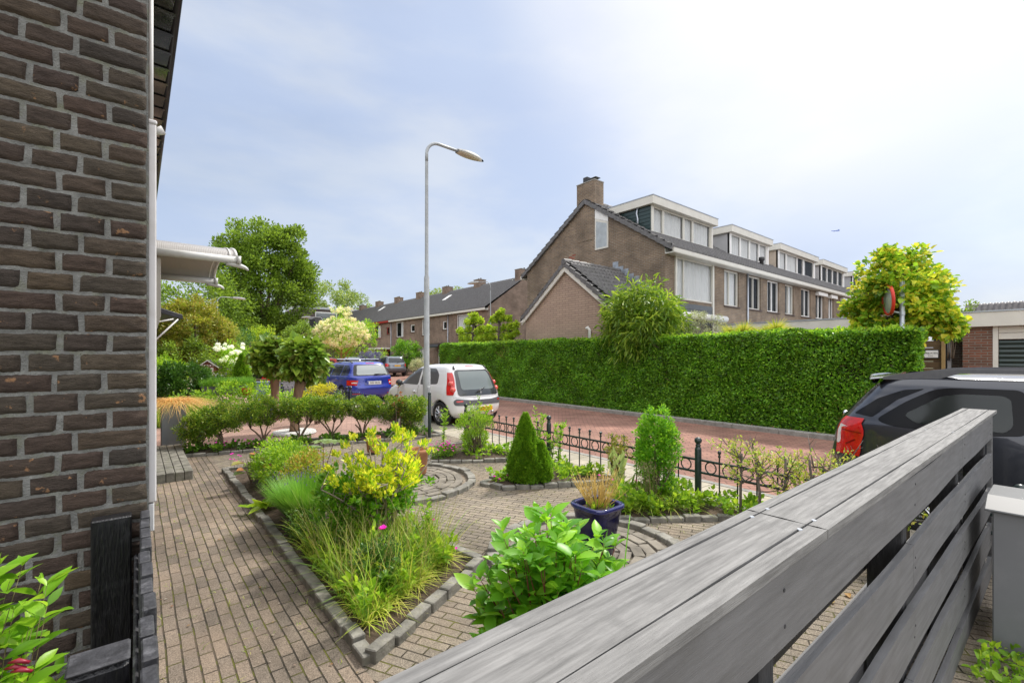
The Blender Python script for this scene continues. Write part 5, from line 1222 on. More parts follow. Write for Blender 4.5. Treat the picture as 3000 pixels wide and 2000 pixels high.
t = rowb('far terrace house behind the lamp post, one small window tilted open', 41.2, 47.1, [(41.7, 42.6, 4.0, 4.75, S_), (44.2, 45.9, 3.6, 5.15, dict(fm=WHITE, mull=(), cur=(.5, 1)))], [], chim=1)
pipe(t, .04)
t = rowb('far terrace house with red gutter board and red window frames', 47.1, 52.9, [(47.6, 48.3, 4.0, 4.75, dict(fm=REDW, cur=False, mull=())), (49.9, 51.6, 3.6, 5.15, dict(fm=REDW, cur=(.3, .8)))], [(49.2, 51.5, .5, 2.3, dict(fm=WHITE, cur=True)), (47.3, 48.2, .1, 2.2, dict(fm=REDW, sill=False, cur=False))], red=True, chim=2)
bx(t, 'porch_beam', WHITE, (1.3, 5.5, -.8, -.01, 2.35, 2.5))
t = rowb('far terrace house right of the cream flowering tree, black gutter', 52.9, 58.8, [(53.4, 54.2, 4.0, 4.75, S_)], [], chim=2)
t = rowb('far terrace house behind the cream flowering tree', 58.8, 64.7, [(60, 61.5, 3.6, 5.15, B_())], [(60, 61.4, .5, 2.3, B_())], chim=2)
t = rowb('last house of the far terrace, beside the flat roofed block', 64.7, 70.6, [(66, 67.5, 3.6, 5.15, B_())], [(66, 67.2, .3, 2.4, B_())], chim=1)
for o, (yy, xx) in zip(range(2), ((40.0, 24.0), (56.5, 24.3))):
    hh = [q for q in C.objects if q.get('group') == GB][1 if o == 0 else 4]
    z = EZ + SL * (xx - FB + OV); w0 = hh.location.y - yy
    b = MB(); b.add([(w0, xx - FB - .35, z - .22), (w0 + .6, xx - FB - .35, z - .22), (w0 + .6, xx - FB + .45, z + .32), (w0, xx - FB + .45, z + .32), (w0, xx - FB - .35, z - .12), (w0 + .6, xx - FB - .35, z - .12), (w0 + .6, xx - FB + .45, z + .42), (w0, xx - FB + .45, z + .42)], [(4, 5, 6, 7), (0, 1, 5, 4), (1, 2, 6, 5), (3, 0, 4, 7)])
    ob('skylight', b, WHITE, hh, world=False)

# --- flat roofed block, small brick houses at the far left
t = thing('apartment_block', 'grey brick flat roofed block with white bands, behind the trees', 'building', (19, 80, 0))
BG = brickmat('grey_brick', (.16, .12, .105), (.13, .1, .09), (.15, .13, .12), rh=.08, bw=.25)
b = MB(); b.box(19.6, 30, 76.5, 84, 0, 9.0); ob('wall', b, BG, t)
b = MB(); b.box(19.4, 30.2, 76.3, 84.2, 9.0, 9.35); b.box(19.5, 30.1, 76.4, 84.1, 6.1, 6.4); ob('band', b, M('band_white', (.5, .52, .55), .5), t)
for z0 in (7.0, 4.2):
    b = MB(); b.box(22, 25.4, 76.36, 76.44, z0 - .1, z0 + 1.6); ob('window', b, WHITE, t); b = MB(); b.box(22.15, 25.25, 76.33, 76.37, z0 + .05, z0 + 1.4); ob('pane', b, M('far_glass', (.2, .22, .23), .1), t)
b = MB(); b.box(19.5, 19.58, 79.6, 80.8, 7.2, 8.2); ob('window', b, WHITE, t); b = MB(); b.box(19.46, 19.5, 79.75, 80.65, 7.35, 8.05); ob('pane', b, MATS['far_glass'], t)
b = MB(); b.box(20.2, 21.4, 82, 83, 9.35, 10.2); ob('chimney', b, BG, t)
t = thing('gabled_house', 'distant house with slate roof and small dormer left of the cream flowering tree', 'house', (19, 62, 0))
b = MB(); b.box(17.2, 21.2, 70.8, 75.5, 0, 5.0); ob('wall', b, BRB, t)
b = MB(); b.prism([(16.6, 5.0), (21.4, 5.0), (21.4, 7.4), (20.6, 7.4)], 70.7, 76, 'y'); ob('roof', b, TILEM, t); b = MB(); b.box(18.6, 20.3, 70.5, 73, 5.6, 6.9); ob('dormer', b, BLACKP, t)
b = MB(); b.box(18.8, 19.4, 70.42, 70.5, 5.8, 6.7); ob('dormer_window', b, WHITE, t)
t = thing('neighbour_house', 'brick house with white window frames seen under the dark awning', 'house', (-2, 30, 0))
b = MB(); b.holes(-6, 1.25, 0, 3.1, [(0.1, 1.1, .6, 2.3)], 31, .12); b.box(-6, 1.25, 31.13, 38, 0, 3.1); ob('wall', b, BRA, t)
win(t, .1, 1.1, .6, 2.3, y=31.1, mull=(.5,), fm=WHITE); 
for o in t.children:
    if o.name.startswith('window'): o.matrix_parent_inverse = Matrix.Translation((2, -30, 0))
b = MB(); b.tube([(0, 30.9, 0), (0, 30.9, 3.0)], .05, 8); ob('downpipe', b, ZINC, t, True); b = MB(); b.box(-6.2, 1.4, 30.7, 38.2, 3.1, 3.3); ob('roof', b, TILEM, t)
t = thing('flats', 'pale flats glimpsed between the magnolia and the big tree', 'building', (9, 75, 0))
b = MB(); b.box(2, 9.5, 70, 80, 0, 5.5); ob('wall', b, BG, t); b = MB(); b.box(1.8, 9.7, 69.8, 80.2, 5.5, 6.0); ob('roof_band', b, M('band_white', (.5, .52, .55), .5), t)
b = MB(); [b.box(3 + i * 1.7, 4.2 + i * 1.7, 69.9, 70.02, 3.6, 4.9) for i in range(3)]; ob('window', b, M('far_glass', (.2, .22, .23), .1), t)

# --- airliner
t = thing('airliner', 'tiny blue airliner far up in the sky', 'aeroplane', (2590, 726, 596), R(-39))
AP = M('plane_blue', (.08, .13, .35), .4)
b = MB(); b.lathe([(0, -20), (1.4, -17), (2.2, -12), (2.2, 10), (1.3, 16), (.4, 21)], (0, 0, 0), 12, 'x'); ob('fuselage', b, AP, t, True, world=False)
b = MB(); b.add([(-5, 0, -.6), (3, 0, -.6), (8, 18, .8), (5.5, 18, .8), (-5, 0, -.2), (3, 0, -.2), (8, 18, 1), (5.5, 18, 1)], [(0, 1, 2, 3), (4, 7, 6, 5), (0, 3, 7, 4), (1, 5, 6, 2), (2, 6, 7, 3)]); b.add([(x, -y, z) for x, y, z in b.v[:8]], [(0, 3, 2, 1), (4, 5, 6, 7), (0, 4, 7, 3), (1, 2, 6, 5), (2, 3, 7, 6)]); ob('wing', b, AP, t, world=False)
b = MB(); b.box(15, 20, -.2, .2, 1, 7); b.box(16, 20, -6, 6, 1, 1.4); ob('tail', b, AP, t, world=False)
# ------------------------------------------------------------------ plants
G_ = lambda *c: c
LM_HEDGE = leafmat('hedge_leaf', [(.03, .1, .01), (.065, .21, .016), (.11, .33, .024), (.2, .44, .04)], rough=.35, trans=.3, spec=.4)
LM_BIG = leafmat('tree_leaf', [(.055, .12, .014), (.1, .21, .022), (.16, .32, .035)], trans=.36)
LM_LIME = leafmat('lime_leaf', [(.12, .26, .02), (.2, .38, .03), (.34, .5, .05)], trans=.4)
LM_LIND = leafmat('linden_leaf', [(.07, .2, .015), (.12, .3, .02), (.2, .4, .03), (.36, .46, .04), (.44, .42, .04)], trans=.4, rough=.4)
LM_MAG = leafmat('magnolia_leaf', [(.1, .18, .02), (.2, .28, .03), (.4, .42, .06), (.3, .22, .05), (.2, .3, .03), (.14, .24, .02)], trans=.25)
LM_CAT = leafmat('catalpa_leaf', [(.06, .16, .02), (.11, .25, .03), (.17, .33, .045), (.1, .13, .035)], trans=.25, rough=.38)
LM_BAM = leafmat('bamboo_leaf', [(.06, .16, .015), (.12, .27, .025), (.24, .4, .05)], trans=.35, rough=.35)
LM_DK = leafmat('dark_leaf', [(.025, .09, .015), (.04, .14, .02), (.07, .2, .03)], trans=.25, rough=.32)
LM_CEAN = leafmat('ceanothus_leaf', [(.04, .12, .014), (.075, .2, .022), (.16, .32, .035), (.3, .44, .05)], trans=.3, rough=.35)
LM_EUO = leafmat('euonymus_leaf', [(.1, .28, .015), (.24, .45, .02), (.48, .6, .04), (.64, .66, .06)], trans=.35, rough=.35)
LM_EUOD = leafmat('euonymus_low_leaf', [(.035, .12, .012), (.06, .18, .015), (.12, .3, .02)], trans=.3, rough=.35)
LM_HYD = leafmat('dogwood_leaf', [(.05, .2, .012), (.08, .28, .015), (.12, .36, .02), (.2, .46, .03)], trans=.35, rough=.38)
LM_WEI = leafmat('weigela_leaf', [(.07, .2, .012), (.12, .32, .02), (.24, .46, .04)], trans=.4, rough=.4)
LM_FRESH = leafmat('fresh_leaf', [(.08, .22, .015), (.15, .36, .025), (.28, .5, .04)], trans=.4)
LM_GRASS = leafmat('grass_blade', [(.04, .12, .012), (.12, .3, .025), (.22, .4, .04), (.34, .42, .08)], trans=.35, rough=.5)
LM_LAV = leafmat('lavender_blade', [(.05, .2, .02), (.1, .3, .03), (.18, .42, .05)], trans=.25)
LM_CONI = leafmat('conifer_needle', [(.05, .16, .008), (.09, .26, .012), (.16, .36, .02)], trans=.3, rough=.6)
LM_STRAW = leafmat('straw_blade', [(.42, .24, .07), (.6, .38, .12), (.7, .5, .2), (.35, .36, .08)], trans=.25, rough=.6)
LM_PALM = leafmat('palm_leaf', [(.16, .28, .03), (.28, .4, .05), (.45, .45, .08)], trans=.3, rough=.35)
LM_OLIVE = leafmat('olive_leaf', [(.2, .25, .12), (.3, .34, .18), (.42, .45, .25)], trans=.25)
LM_CREAM = leafmat('cream_blossom', [(.6, .58, .32), (.7, .66, .42), (.78, .74, .5), (.55, .55, .26)], trans=.2)
LM_WHITEF = leafmat('white_blossom', [(.8, .82, .66), (.86, .86, .8)], trans=.2)
LM_PINK = leafmat('magenta_petal', [(.6, .02, .4), (.75, .04, .5)], trans=.3)
LM_BLUE = leafmat('blue_blossom', [(.2, .22, .5), (.3, .32, .62)], trans=.2)
LM_PURP = leafmat('purple_leaf', [(.1, .1, .17), (.18, .17, .27)], trans=.2)
LM_YEL = leafmat('golden_leaf', [(.4, .5, .03), (.6, .62, .05)], trans=.35)
LM_RED = leafmat('rust_leaf', [(.35, .1, .03), (.25, .16, .03), (.12, .2, .03)], trans=.3)

# clipped hedge along the street: leafy skin over a twiggy core
def hedge(name, label, x0, x1, y0, y1, z0, z1, dens, leaf, mat, gaps=()):
    t = thing(name, label, 'hedge', ((x0 + x1) / 2, (y0 + y1) / 2, z0))
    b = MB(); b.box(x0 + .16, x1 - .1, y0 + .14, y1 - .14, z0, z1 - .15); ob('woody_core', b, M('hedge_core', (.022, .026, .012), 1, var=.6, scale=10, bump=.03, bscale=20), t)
    Ls = []
    def face(n, f, nv):
        u, v = rng.random(n), rng.random(n); P = f(u, v); nv = np.array(nv, float)
        bulge = vnoise(P, 1.1, 21) * .07 + vnoise(P, 4, 22) * .04 + vnoise(P, 12, 24) * .012
        P = P + nv * (bulge - rng.random(n) ** 2 * .12)[:, None]
        keep = np.ones(n, bool)
        for gy, gz, gr in gaps: keep &= ((P[:, 1] - gy) ** 2 / gr[0] ** 2 + (P[:, 2] - gz) ** 2 / gr[1] ** 2 > (.55 + .6 * rng.random(n)) ** 2)
        P = P[keep]; m = len(P)
        d = nv * .65 + rng.normal(size=(m, 3)) * .6 + np.array([0, 0, .05])
        Ls.append(leaf_geo(P, d, rng.uniform(leaf * .6, leaf * 1.25, m), .55, up=nv * .9 + np.array([0, 0, .7]), upw=1))
    A = (y1 - y0) * (z1 - z0)
    face(int(A * dens), lambda u, v: np.c_[np.full(len(u), x0 + .03), y0 + (y1 - y0) * u, z0 + (z1 - z0) * v + .0], (-1, 0, 0))
    face(int((y1 - y0) * (x1 - x0) * dens), lambda u, v: np.c_[x0 + (x1 - x0) * v, y0 + (y1 - y0) * u, np.full(len(u), z1 - .03)], (0, 0, 1))
    for yy, s in ((y0, -1), (y1, 1)): face(int((x1 - x0) * (z1 - z0) * dens), lambda u, v: np.c_[x0 + (x1 - x0) * u, np.full(len(u), yy - s * .03), z0 + (z1 - z0) * v], (0, s, 0))
    leafob('foliage', join(*Ls), mat, t)
    b = MB()
    for _ in range(260):
        y_, z_ = rnd.uniform(y0 + .1, y1 - .1), rnd.uniform(z0 + .05, z1 - .1); b.tube([(x0 + .1, y_, z_), (x0 + .0 - rnd.uniform(0, .05), y_ + rnd.uniform(-.12, .12), z_ + rnd.uniform(-.05, .12))], [.005, .002], 4)
    for _ in range(170):
        y_ = rnd.uniform(y0 + .1, y1 - .1); x_ = rnd.uniform(x0 + .05, x1 - .05); b.tube([(x_, y_, z1 - .1), (x_ + rnd.uniform(-.04, .04), y_ + rnd.uniform(-.06, .06), z1 + rnd.uniform(.02, .1))], [.004, .0015], 4)
    o_ = ob('twigs', b, TWIG, t); o_['kind'] = 'stuff'
    Pb = np.c_[np.full(900, x0 + .0), y0 + .3 + rng.normal(size=900) * .25 + np.repeat(rng.uniform(0, y1 - y0 - .6, 6), 150), np.repeat(rng.uniform(.2, 1.8, 6), 150) + rng.normal(size=900) * .14]; Pb = Pb[(Pb[:, 2] > z0) & (Pb[:, 2] < z1 - .1) & (Pb[:, 1] > y0) & (Pb[:, 1] < y1)]
    leafob('dry_leaves', leaf_geo(Pb, rng.normal(size=(len(Pb), 3)), rng.uniform(.02, .045, len(Pb)), .6), leafmat('dry_leaf', [(.2, .11, .04), (.3, .2, .07), (.12, .14, .03)]), t)['kind'] = 'stuff'
    m = int((y1 - y0) * 70); P = np.c_[rng.uniform(x0, x1, m), rng.uniform(y0, y1, m), z1 - .03 + rng.random(m) ** 2 * .09]
    leafob('top_shoot', crown([(p, .04) for p in P], 5, leaf * 1.05, updir=1.0), LM_FRESH if mat is LM_HEDGE else mat, t)
    return t
hedge('clipped_hedge', 'long clipped green hedge along the far side of the street', 10.92, 11.5, 1.75, 18.6, .06, 2.16, 3900, .058, LM_HEDGE, gaps=((16.4, 1.75, (.12, .08)),))
m_ = 900; P = np.c_[rng.uniform(10.8, 10.95, m_), rng.uniform(-2, 20, m_), np.full(m_, .09)]
tag(leafob('kerb_weeds', leaf_geo(P, rng.normal(size=(m_, 3)) + np.array([0, 0, .6]), rng.uniform(.02, .07, m_), .5), leafmat('weed_mix', [(.05, .15, .02), (.1, .26, .03), (.25, .12, .04)])), 'weeds and fallen leaves along the kerb under the hedge', 'weeds', kind='stuff')

# bamboo, palms, olive bush, pleached trees behind the hedge
t = thing('bamboo_bush', 'big bushy bamboo rising over the hedge in front of the gabled garage', 'bamboo', (11.9, 8.1, 0))
cl = [(p + np.array([0, 0, 0]), .4) for p, _ in clumps_in((11.75, 8.15, 2.55), (1.05, 1.25, 1.15), 120, .3, .3)]
b = MB()
for p, r in cl[::3]: b.tube(bez((11.9 + rnd.uniform(-.4, .4), 8.1 + rnd.uniform(-.4, .4), 0), (11.85, 8.1, 2.2), p, 5), [.012, .011, .01, .008, .006, .003], 4)
ob('cane', b, M('cane', (.3, .28, .08), .5), t, True)
g = crown(cl, 62, (.15, .28), .14, updir=-.55, out=.75, droop=.4, upw=.6); leafob('foliage', g, LM_BAM, t)
def palm(label, c, n, r, group='fan palms behind the hedge'):
    t = thing('fan_palm', label, 'palm', (c[0], c[1], 0), group=group); b = MB(); b.tube([(c[0], c[1], 0), (c[0], c[1], c[2])], [.1, .07], 10); ob('trunk', b, BARK, t, True)
    for k in range(n):
        a = 2 * math.pi * k / n + rnd.random(); e = rnd.uniform(.1, 1.0); q = Vector((c[0] + math.cos(a) * r * .5 * math.cos(e), c[1] + math.sin(a) * r * .5 * math.cos(e), c[2] + r * .5 * math.sin(e)))
        b = MB(); b.tube([c, q], [.012, .008], 5); D_ = (q - Vector(c)).normalized(); m = 26; sd_ = D_.cross(Vector((0, 0, 1))).normalized(); upv = sd_.cross(D_)
        ds = np.array([list(D_ * math.cos(th) + sd_ * math.sin(th) + upv * .12) for th in np.linspace(-1.35, 1.35, m)])
        o = leafob('frond', leaf_geo(np.tile(np.array(q), (m, 1)), ds, rng.uniform(.45, .6, m) * r * 1.1, .07, up=tuple(upv), upw=3, droop=.12, wide=.3), LM_PALM, t)
        ob('leaf_stalk', b, M('stalk', (.2, .3, .05), .5), o, True)
palm('left fan palm poking above the hedge below the row of windows', (13.6, 6.15, 2.0), 7, .8); palm('right fan palm above the hedge, nearer the linden tree', (13.9, 5.35, 2.05), 7, .75)
shrub('olive_bush', 'wispy pale grey green bush showing above the hedge', 'bush', (13.0, 6.9, 0), (13.0, 6.95, 2.5), (.5, .6, .5), 60, .12, 45, (.03, .06), LM_OLIVE, stems=20, updir=.6, asp=.35)
t = thing('linden_tree', 'leafy linden tree with large yellow green leaves, round the traffic mirror', 'tree', (12.4, 2.35, 0))
b = MB(); b.tube([(12.4, 2.35, 0), (12.4, 2.35, 1.9), (12.45, 2.3, 3.4)], [.1, .085, .04], 10)
cl = [(p, .2) for p, _ in clumps_in((12.35, 2.3, 2.92), (.75, .78, 1.05), 130, .2, .35)] + [(p, .15) for p, _ in clumps_in((12.5, 1.68, 2.4), (.3, .3, .4), 24, .2, .2)] + [(p, .09) for p, _ in clumps_in((11.75, 2.5, 3.1), (.15, .22, .12), 9, .1, .2)] + [(p, .15) for p, _ in clumps_in((12.1, 2.95, 2.5), (.3, .35, .35), 14, .2, .2)]
for p, r in cl[::3]: b.tube(bez((12.42, 2.33, rnd.uniform(1.7, 3)), (12.4, 2.3, p[2]), p, 4), [.03, .025, .018, .012, .005], 5)
ob('trunk', b, BARK, t, True); leafob('crown', crown(cl, 48, (.06, .13), .85, updir=.0, out=1, droop=.25), LM_LIND, t)
t = thing('traffic_mirror', 'round traffic mirror with red rim on a grey pole, wrapped in linden leaves', 'mirror', (11.72, 2.16, 0))
b = MB(); b.tube([(11.72, 2.16, 0), (11.72, 2.16, 3.15)], .042, 12); ob('pole', b, ZINC, t, True)
mc = Vector((11.66, 2.36, 2.78)); q = Vector((-.45, .88, -.05)).normalized(); Mx = q.to_track_quat('Z', 'Y').to_matrix().to_4x4()
def disc(prof): b = MB(); b.lathe(prof, (0, 0, 0), 30); b.v = [tuple(mc + Mx @ Vector(v)) for v in b.v]; return b
ob('mirror_glass', disc([(0, .05), (.15, .04), (.27, .012)]), M('mirror_face', (.6, .63, .64), .25, metal=.5, var=.05), t, True); ob('rim', disc([(.265, .012), (.275, .03), (.305, .03), (.31, -.02)]), M('rim_red', (.6, .04, .02), .4), t, True); ob('back_shell', disc([(.31, -.02), (.2, -.05), (0, -.06)]), GREYP, t, True)
b = MB(); b.tube([(11.72, 2.16, 2.5), (11.65, 2.3, 2.55)], .02, 6); b.lathe([(.05, 2.47), (.05, 2.54)], (11.72, 2.16, 0), 12); ob('bracket', b, ZINC, t)
PB = M('pleach_bark', (.08, .06, .045), .9, var=.3)
for lb, x, y in (('left pleached lime tree with flat trained branches behind the hedge', 12.9, 18.8), ('right pleached lime tree with flat trained branches, next to the gabled garage', 12.9, 16.7)):
    t = thing('pleached_tree', lb, 'tree', (x, y, 0), group='pleached lime trees'); b = MB(); b.tube([(x, y, 0), (x, y, 2.2), (x, y, 3.6)], [.11, .1, .04], 8); cl = []
    for z in (2.35, 2.75, 3.2):
        for s in (-1, 1):
            P = [(x + rnd.uniform(-.05, .05), y + s * k * .3, z + .05 * math.sin(k * 2) + k * .02) for k in range(5 if z < 3 else 3)]; b.tube(P, [.05 - .008 * k for k in range(len(P))], 6)
            cl += [((p[0], p[1] + rnd.uniform(-.1, .1), p[2] + rnd.uniform(-.02, .2)), .14) for p in P[1:] for _ in (0, 1)]
    cl += [((x, y + rnd.uniform(-.2, .2), 3.3 + rnd.uniform(-.1, .35)), .16) for _ in range(8)] + [((x, y + rnd.uniform(-.8, .8), 2.1 + rnd.uniform(-.1, .2)), .15) for _ in range(6)]
    ob('trunk', b, PB, t, True); leafob('crown', crown(cl, 90, (.06, .11), .8, updir=.3), LM_LIME, t)

# distant trees
D3 = lambda px, Z: ((px - 1500) / 1347 * Z * .7745 + Z * .6325, -(px - 1500) / 1347 * Z * .6325 + Z * .7745)
x, y = 13.2, 68.0
t = thing('big_poplar', 'tall broad green tree towering in the left distance', 'tree', (x, y, 0))
b = MB(); cl = []
for k in range(9):
    a = k * 2.4; e = Vector((x + math.cos(a) * rnd.uniform(1.5, 5), y + math.sin(a) * rnd.uniform(1, 4), rnd.uniform(11, 17)))
    b.tube(bez((x + math.cos(a) * .3, y + math.sin(a) * .3, 0), (x + math.cos(a) * .6, y, 7), e, 8), [.42, .38, .34, .3, .25, .2, .15, .1, .05], 8)
cl = clumps_in((x, y, 11.5), (6.3, 5, 8.3), 210, 1.15, .55) + clumps_in((x - 1.5, y + 1, 5), (4.5, 4, 3.5), 60, 1.1, .4) + clumps_in((x + 2.5, y - 1.5, 15), (3, 3, 4), 30, .9, .4)
ob('trunk', b, BARK, t, True); leafob('crown', crown(cl, 190, (.2, .42), .6, updir=.5), LM_BIG, t)
tree('light_tree', 'light green loose tree right of the big poplar, above the far roofs', 'tree', (31, 92, 0), 15, (31, 92, 11), (6, 6, 5.2), 70, 1.1, 110, (.25, .5), leafmat('pale_tree_leaf', [(.1, .2, .05), (.16, .28, .07), (.22, .34, .1)]), .3, limbs=14)
tree('willow_tree', 'thin pale green tree between the poplar and the flat roofed block', 'tree', (19.5, 90, 0), 12, (19.5, 90, 8), (5.5, 5, 5), 55, 1.0, 80, (.2, .4), LM_OLIVE if False else leafmat('pale_tree_leaf', []), .25, limbs=14)
tree('roof_tree', 'treetop showing behind the far terrace chimneys', 'tree', (34, 55, 0), 11, (34, 55, 8.6), (4, 4, 3.0), 40, .8, 120, (.15, .3), leafmat('pale_tree_leaf', []), .25)
tree('dark_tree', 'green trees at the far left behind the magnolia', 'tree', (5.5, 62, 0), 10, (5.5, 62, 6), (5, 5, 5.2), 70, 1.1, 110, (.2, .4), LM_BIG, .3)
tree('far_left_tree', 'pointed green tree just right of the white corner casing', 'tree', (-1.2, 40, 0), 8, (-1.0, 40, 4.8), (2.4, 3, 3.0), 50, .6, 130, (.12, .22), LM_BIG, .2)
tree('bright_tree', 'bright lime green young tree in the middle distance', 'tree', (10.76, 58.3, 0), 5, (10.76, 58.3, 2.8), (2.3, 2.2, 2.2), 60, .5, 120, (.1, .2), LM_LIME, .3)
for i, (px, Z, zc, rx, rz_, mm, lb) in enumerate(((905, 50, 3.6, 2.3, 1.8, LM_BIG, 'dull green rounded tree right of the bright lime tree'), (975, 55, 3.6, 2.6, 2.0, LM_BIG, 'broad green tree behind the cream flowering tree'), (1060, 42, 2.6, 2.2, 2.2, LM_FRESH, 'fresh green tree behind the parked cars, left of the round bush'), (640, 40, 2.8, 2.2, 2.2, LM_BIG, 'green tree behind the white viburnum flowers'), (860, 64, 4.5, 3.4, 3.0, leafmat('pale_tree_leaf', []), 'grey green tree in front of the flat roofed block'), (735, 45, 2.2, 3.4, 1.8, LM_DK, 'dark low tree under the big poplar'))):
    X, Y = D3(px, Z); tree('street_tree', lb, 'tree', (X, Y, 0), 5, (X, Y, zc), (rx, rx, rz_), 46, rx * .2, 110, (.1, .22), mm, .14, group='trees along the far street')
X, Y = D3(1001, 30)
t = tree('flowering_tree', 'round tree full of cream blossom on a slim yellow trunk', 'tree', (X, Y, 0), 5, (X, Y, 3.1), (1.75, 1.75, 1.0), 130, .2, 36, (.06, .12), LM_FRESH, .09, bark=M('yellow_bark', (.33, .2, .05), .8, var=.3), extra=[((X + rnd.uniform(-.5, .5), Y, 4.2 + rnd.random() * .5), .25) for _ in range(12)])
cl = clumps_in((X, Y, 3.15), (1.8, 1.8, 1.05), 420, .1, .6) + [((X + rnd.uniform(-.6, .6), Y + rnd.uniform(-.4, .4), 4.1 + rnd.random() * .7), .12) for _ in range(30)]
leafob('blossom', crown(cl, 26, (.05, .09), .9, spread=1, updir=.6), LM_CREAM, t)
X, Y = D3(1192, 39.5); shrub('round_bush', 'dense round green bush behind the silver grey crossover', 'bush', (X, Y, 0), (X, Y, 1.8), (1.4, 1.4, 1.25), 130, .25, 70, (.08, .14), LM_HEDGE, stems=8)
X, Y = D3(1085, 37); shrub('purple_bush', 'grey purple bush in front of the far terrace', 'bush', (X, Y, 0), (X, Y, 1.3), (1.0, 1.0, .75), 60, .2, 60, (.06, .12), LM_PURP, stems=8)
X, Y = D3(1232, 33); shrub('variegated_bush', 'small pale bush right of the silver grey crossover', 'bush', (X, Y, 0), (X, Y, .9), (.8, .8, .6), 40, .18, 60, (.06, .1), LM_OLIVE, stems=6)
X, Y = D3(1330, 40); shrub('low_bush', 'low green bush by the white door of the far terrace', 'bush', (X, Y, 0), (X, Y, .8), (1, 1, .7), 40, .2, 50, (.06, .12), LM_FRESH, stems=6)
X, Y = D3(2815, 30); tree('horizon_tree', 'sliver of a green treetop above the flat garage', 'tree', (X, Y, 0), 5, (X, Y, 3.7), (1.6, 1.6, 1.3), 30, .3, 70, (.1, .18), LM_BIG, .1)
shrub('ivy', 'green ivy hanging by the flat garage pier', 'ivy', (15.6, 1.95, 1.6), (15.6, 1.9, 2.1), (.15, .14, .16), 14, .07, 30, (.05, .08), LM_HEDGE, stems=6)

# neighbour's garden on the left
X, Y = D3(572, 20)
tree('magnolia_tree', 'large rounded yellowish bronze evergreen tree left of the big poplar', 'tree', (X, Y, 0), 4.4, (X, Y, 2.6), (1.45, 1.4, 1.55), 230, .2, 75, (.07, .14), LM_MAG, .1, extra=[((X - .6 + rnd.uniform(-.7, .7), Y, 1.2 + rnd.random() * .8), .25) for _ in range(25)], shell=.6)
X, Y = D3(540, 18.5)
shrub('green_bush', 'light green bush at the foot of the bronze evergreen tree', 'bush', (X, Y, 0), (X, Y, 1.5), (1.1, .8, .75), 60, .22, 60, (.07, .12), LM_BIG, stems=8)
X, Y = D3(680, 17)
t = shrub('viburnum', 'bush with large white snowball flowers', 'bush', (X, Y, 0), (X, Y, 1.35), (.75, .6, .75), 60, .18, 60, (.06, .1), LM_FRESH, stems=10)
cl = [((X + rnd.uniform(-.55, .35), Y - .3 + rnd.uniform(-.3, .2), 1.75 + rnd.uniform(-.35, .35)), .075) for _ in range(26)]
leafob('blossom', crown(cl, 60, (.03, .05), .9, spread=.9), LM_WHITEF, t)
def conifer(name, label, base, Ht, r, n, leaf, mat=LM_CONI, twin=False):
    t = thing(name, label, 'conifer', base); b = MB(); b.tube([base, (base[0], base[1], base[2] + Ht * .9)], [.03, .008], 6); ob('trunk', b, BARK, t)
    k = rng.random(n) ** .62; a = rng.random(n) * 2 * np.pi; h = 1 - k
    prof = r * (k ** .72) * (.8 + .2 * np.minimum(1, (1 - k) * 5)); lump = 1 + .12 * np.sin(a * 5 + h * 9) + .1 * np.sin(a * 9 - h * 21) + .08 * rng.normal(size=n)
    q = prof * lump * (.78 + .22 * rng.random(n)); P = np.c_[base[0] + np.cos(a) * q, base[1] + np.sin(a) * q, base[2] + .04 + h * Ht]
    d = np.c_[np.cos(a), np.sin(a), np.full(n, 1.0)] + rng.normal(size=(n, 3)) * .35
    leafob('foliage', leaf_geo(P, d, rng.uniform(leaf * .6, leaf * 1.3, n), .3, up=(0, 0, 1)), mat, t)
    m = n // 3; k = rng.random(m) ** .6; a = rng.random(m) * 6.28; q = r * k ** .8 * .75; P = np.c_[base[0] + np.cos(a) * q, base[1] + np.sin(a) * q, base[2] + .04 + (1 - k) * Ht * .97]
    leafob('inner_foliage', leaf_geo(P, rng.normal(size=(m, 3)), leaf * 1.6, .5), mat, t)
    return t
X, Y = D3(708, 15.5); conifer('cypress', 'small green cypress right of the white snowball bush', (X, Y, .35), 1.35, .36, 9000, .06)
X, Y = D3(545, 13.2)
shrub('hydrangea_bush', 'dense dark green rounded bush behind the tall grey planter', 'bush', (X, Y, 0), (X - .1, Y, .8), (.95, .7, .62), 130, .16, 60, (.05, .1), LM_DK, stems=10)
X, Y = D3(470, 13.6); shrub('hydrangea_bush', 'darker green bush against the house wall, far left', 'bush', (X, Y, 0), (X, Y, 1.05), (.7, .7, .6), 60, .16, 60, (.05, .1), LM_FRESH, stems=8)
X, Y = .5, 10.4
t = thing('tall_planter', 'tall grey metal planter by the doorstep', 'planter', (X, Y, 0))
b = MB(); b.box(X - .16, X + .2, Y - .18, Y + .18, 0, .8); ob('box', b, M('planter_grey', (.26, .3, .34), .45, metal=.3, var=.1), t, bev=.008)
gx = thing('planter_grass', 'straw coloured drooping ornamental grass in the tall grey planter', 'grass', (X + .03, Y, .74))
n = 900; a = rng.random(n) * 6.28; P = np.c_[X + .03 + rng.normal(size=n) * .07, Y + rng.normal(size=n) * .07, np.full(n, .78)]
leafob('blade', blade_geo(P, np.c_[np.cos(a) * .9, np.sin(a) * .9, .8 + rng.random(n)], rng.uniform(.3, .55, n), .009, rng.uniform(1.6, 2.9, n), 8), LM_STRAW, gx)
X, Y = D3(614, 16.4)
t = thing('bird_house', 'small wooden bird house with dark roof and white trim on a post', 'bird house', (X, Y, 0))
b = MB(); b.box(-.03, .03, -.03, .03, -1.12, 0); ob('post', b, BARK, t, world=False).location = (0, 0, 1.12)
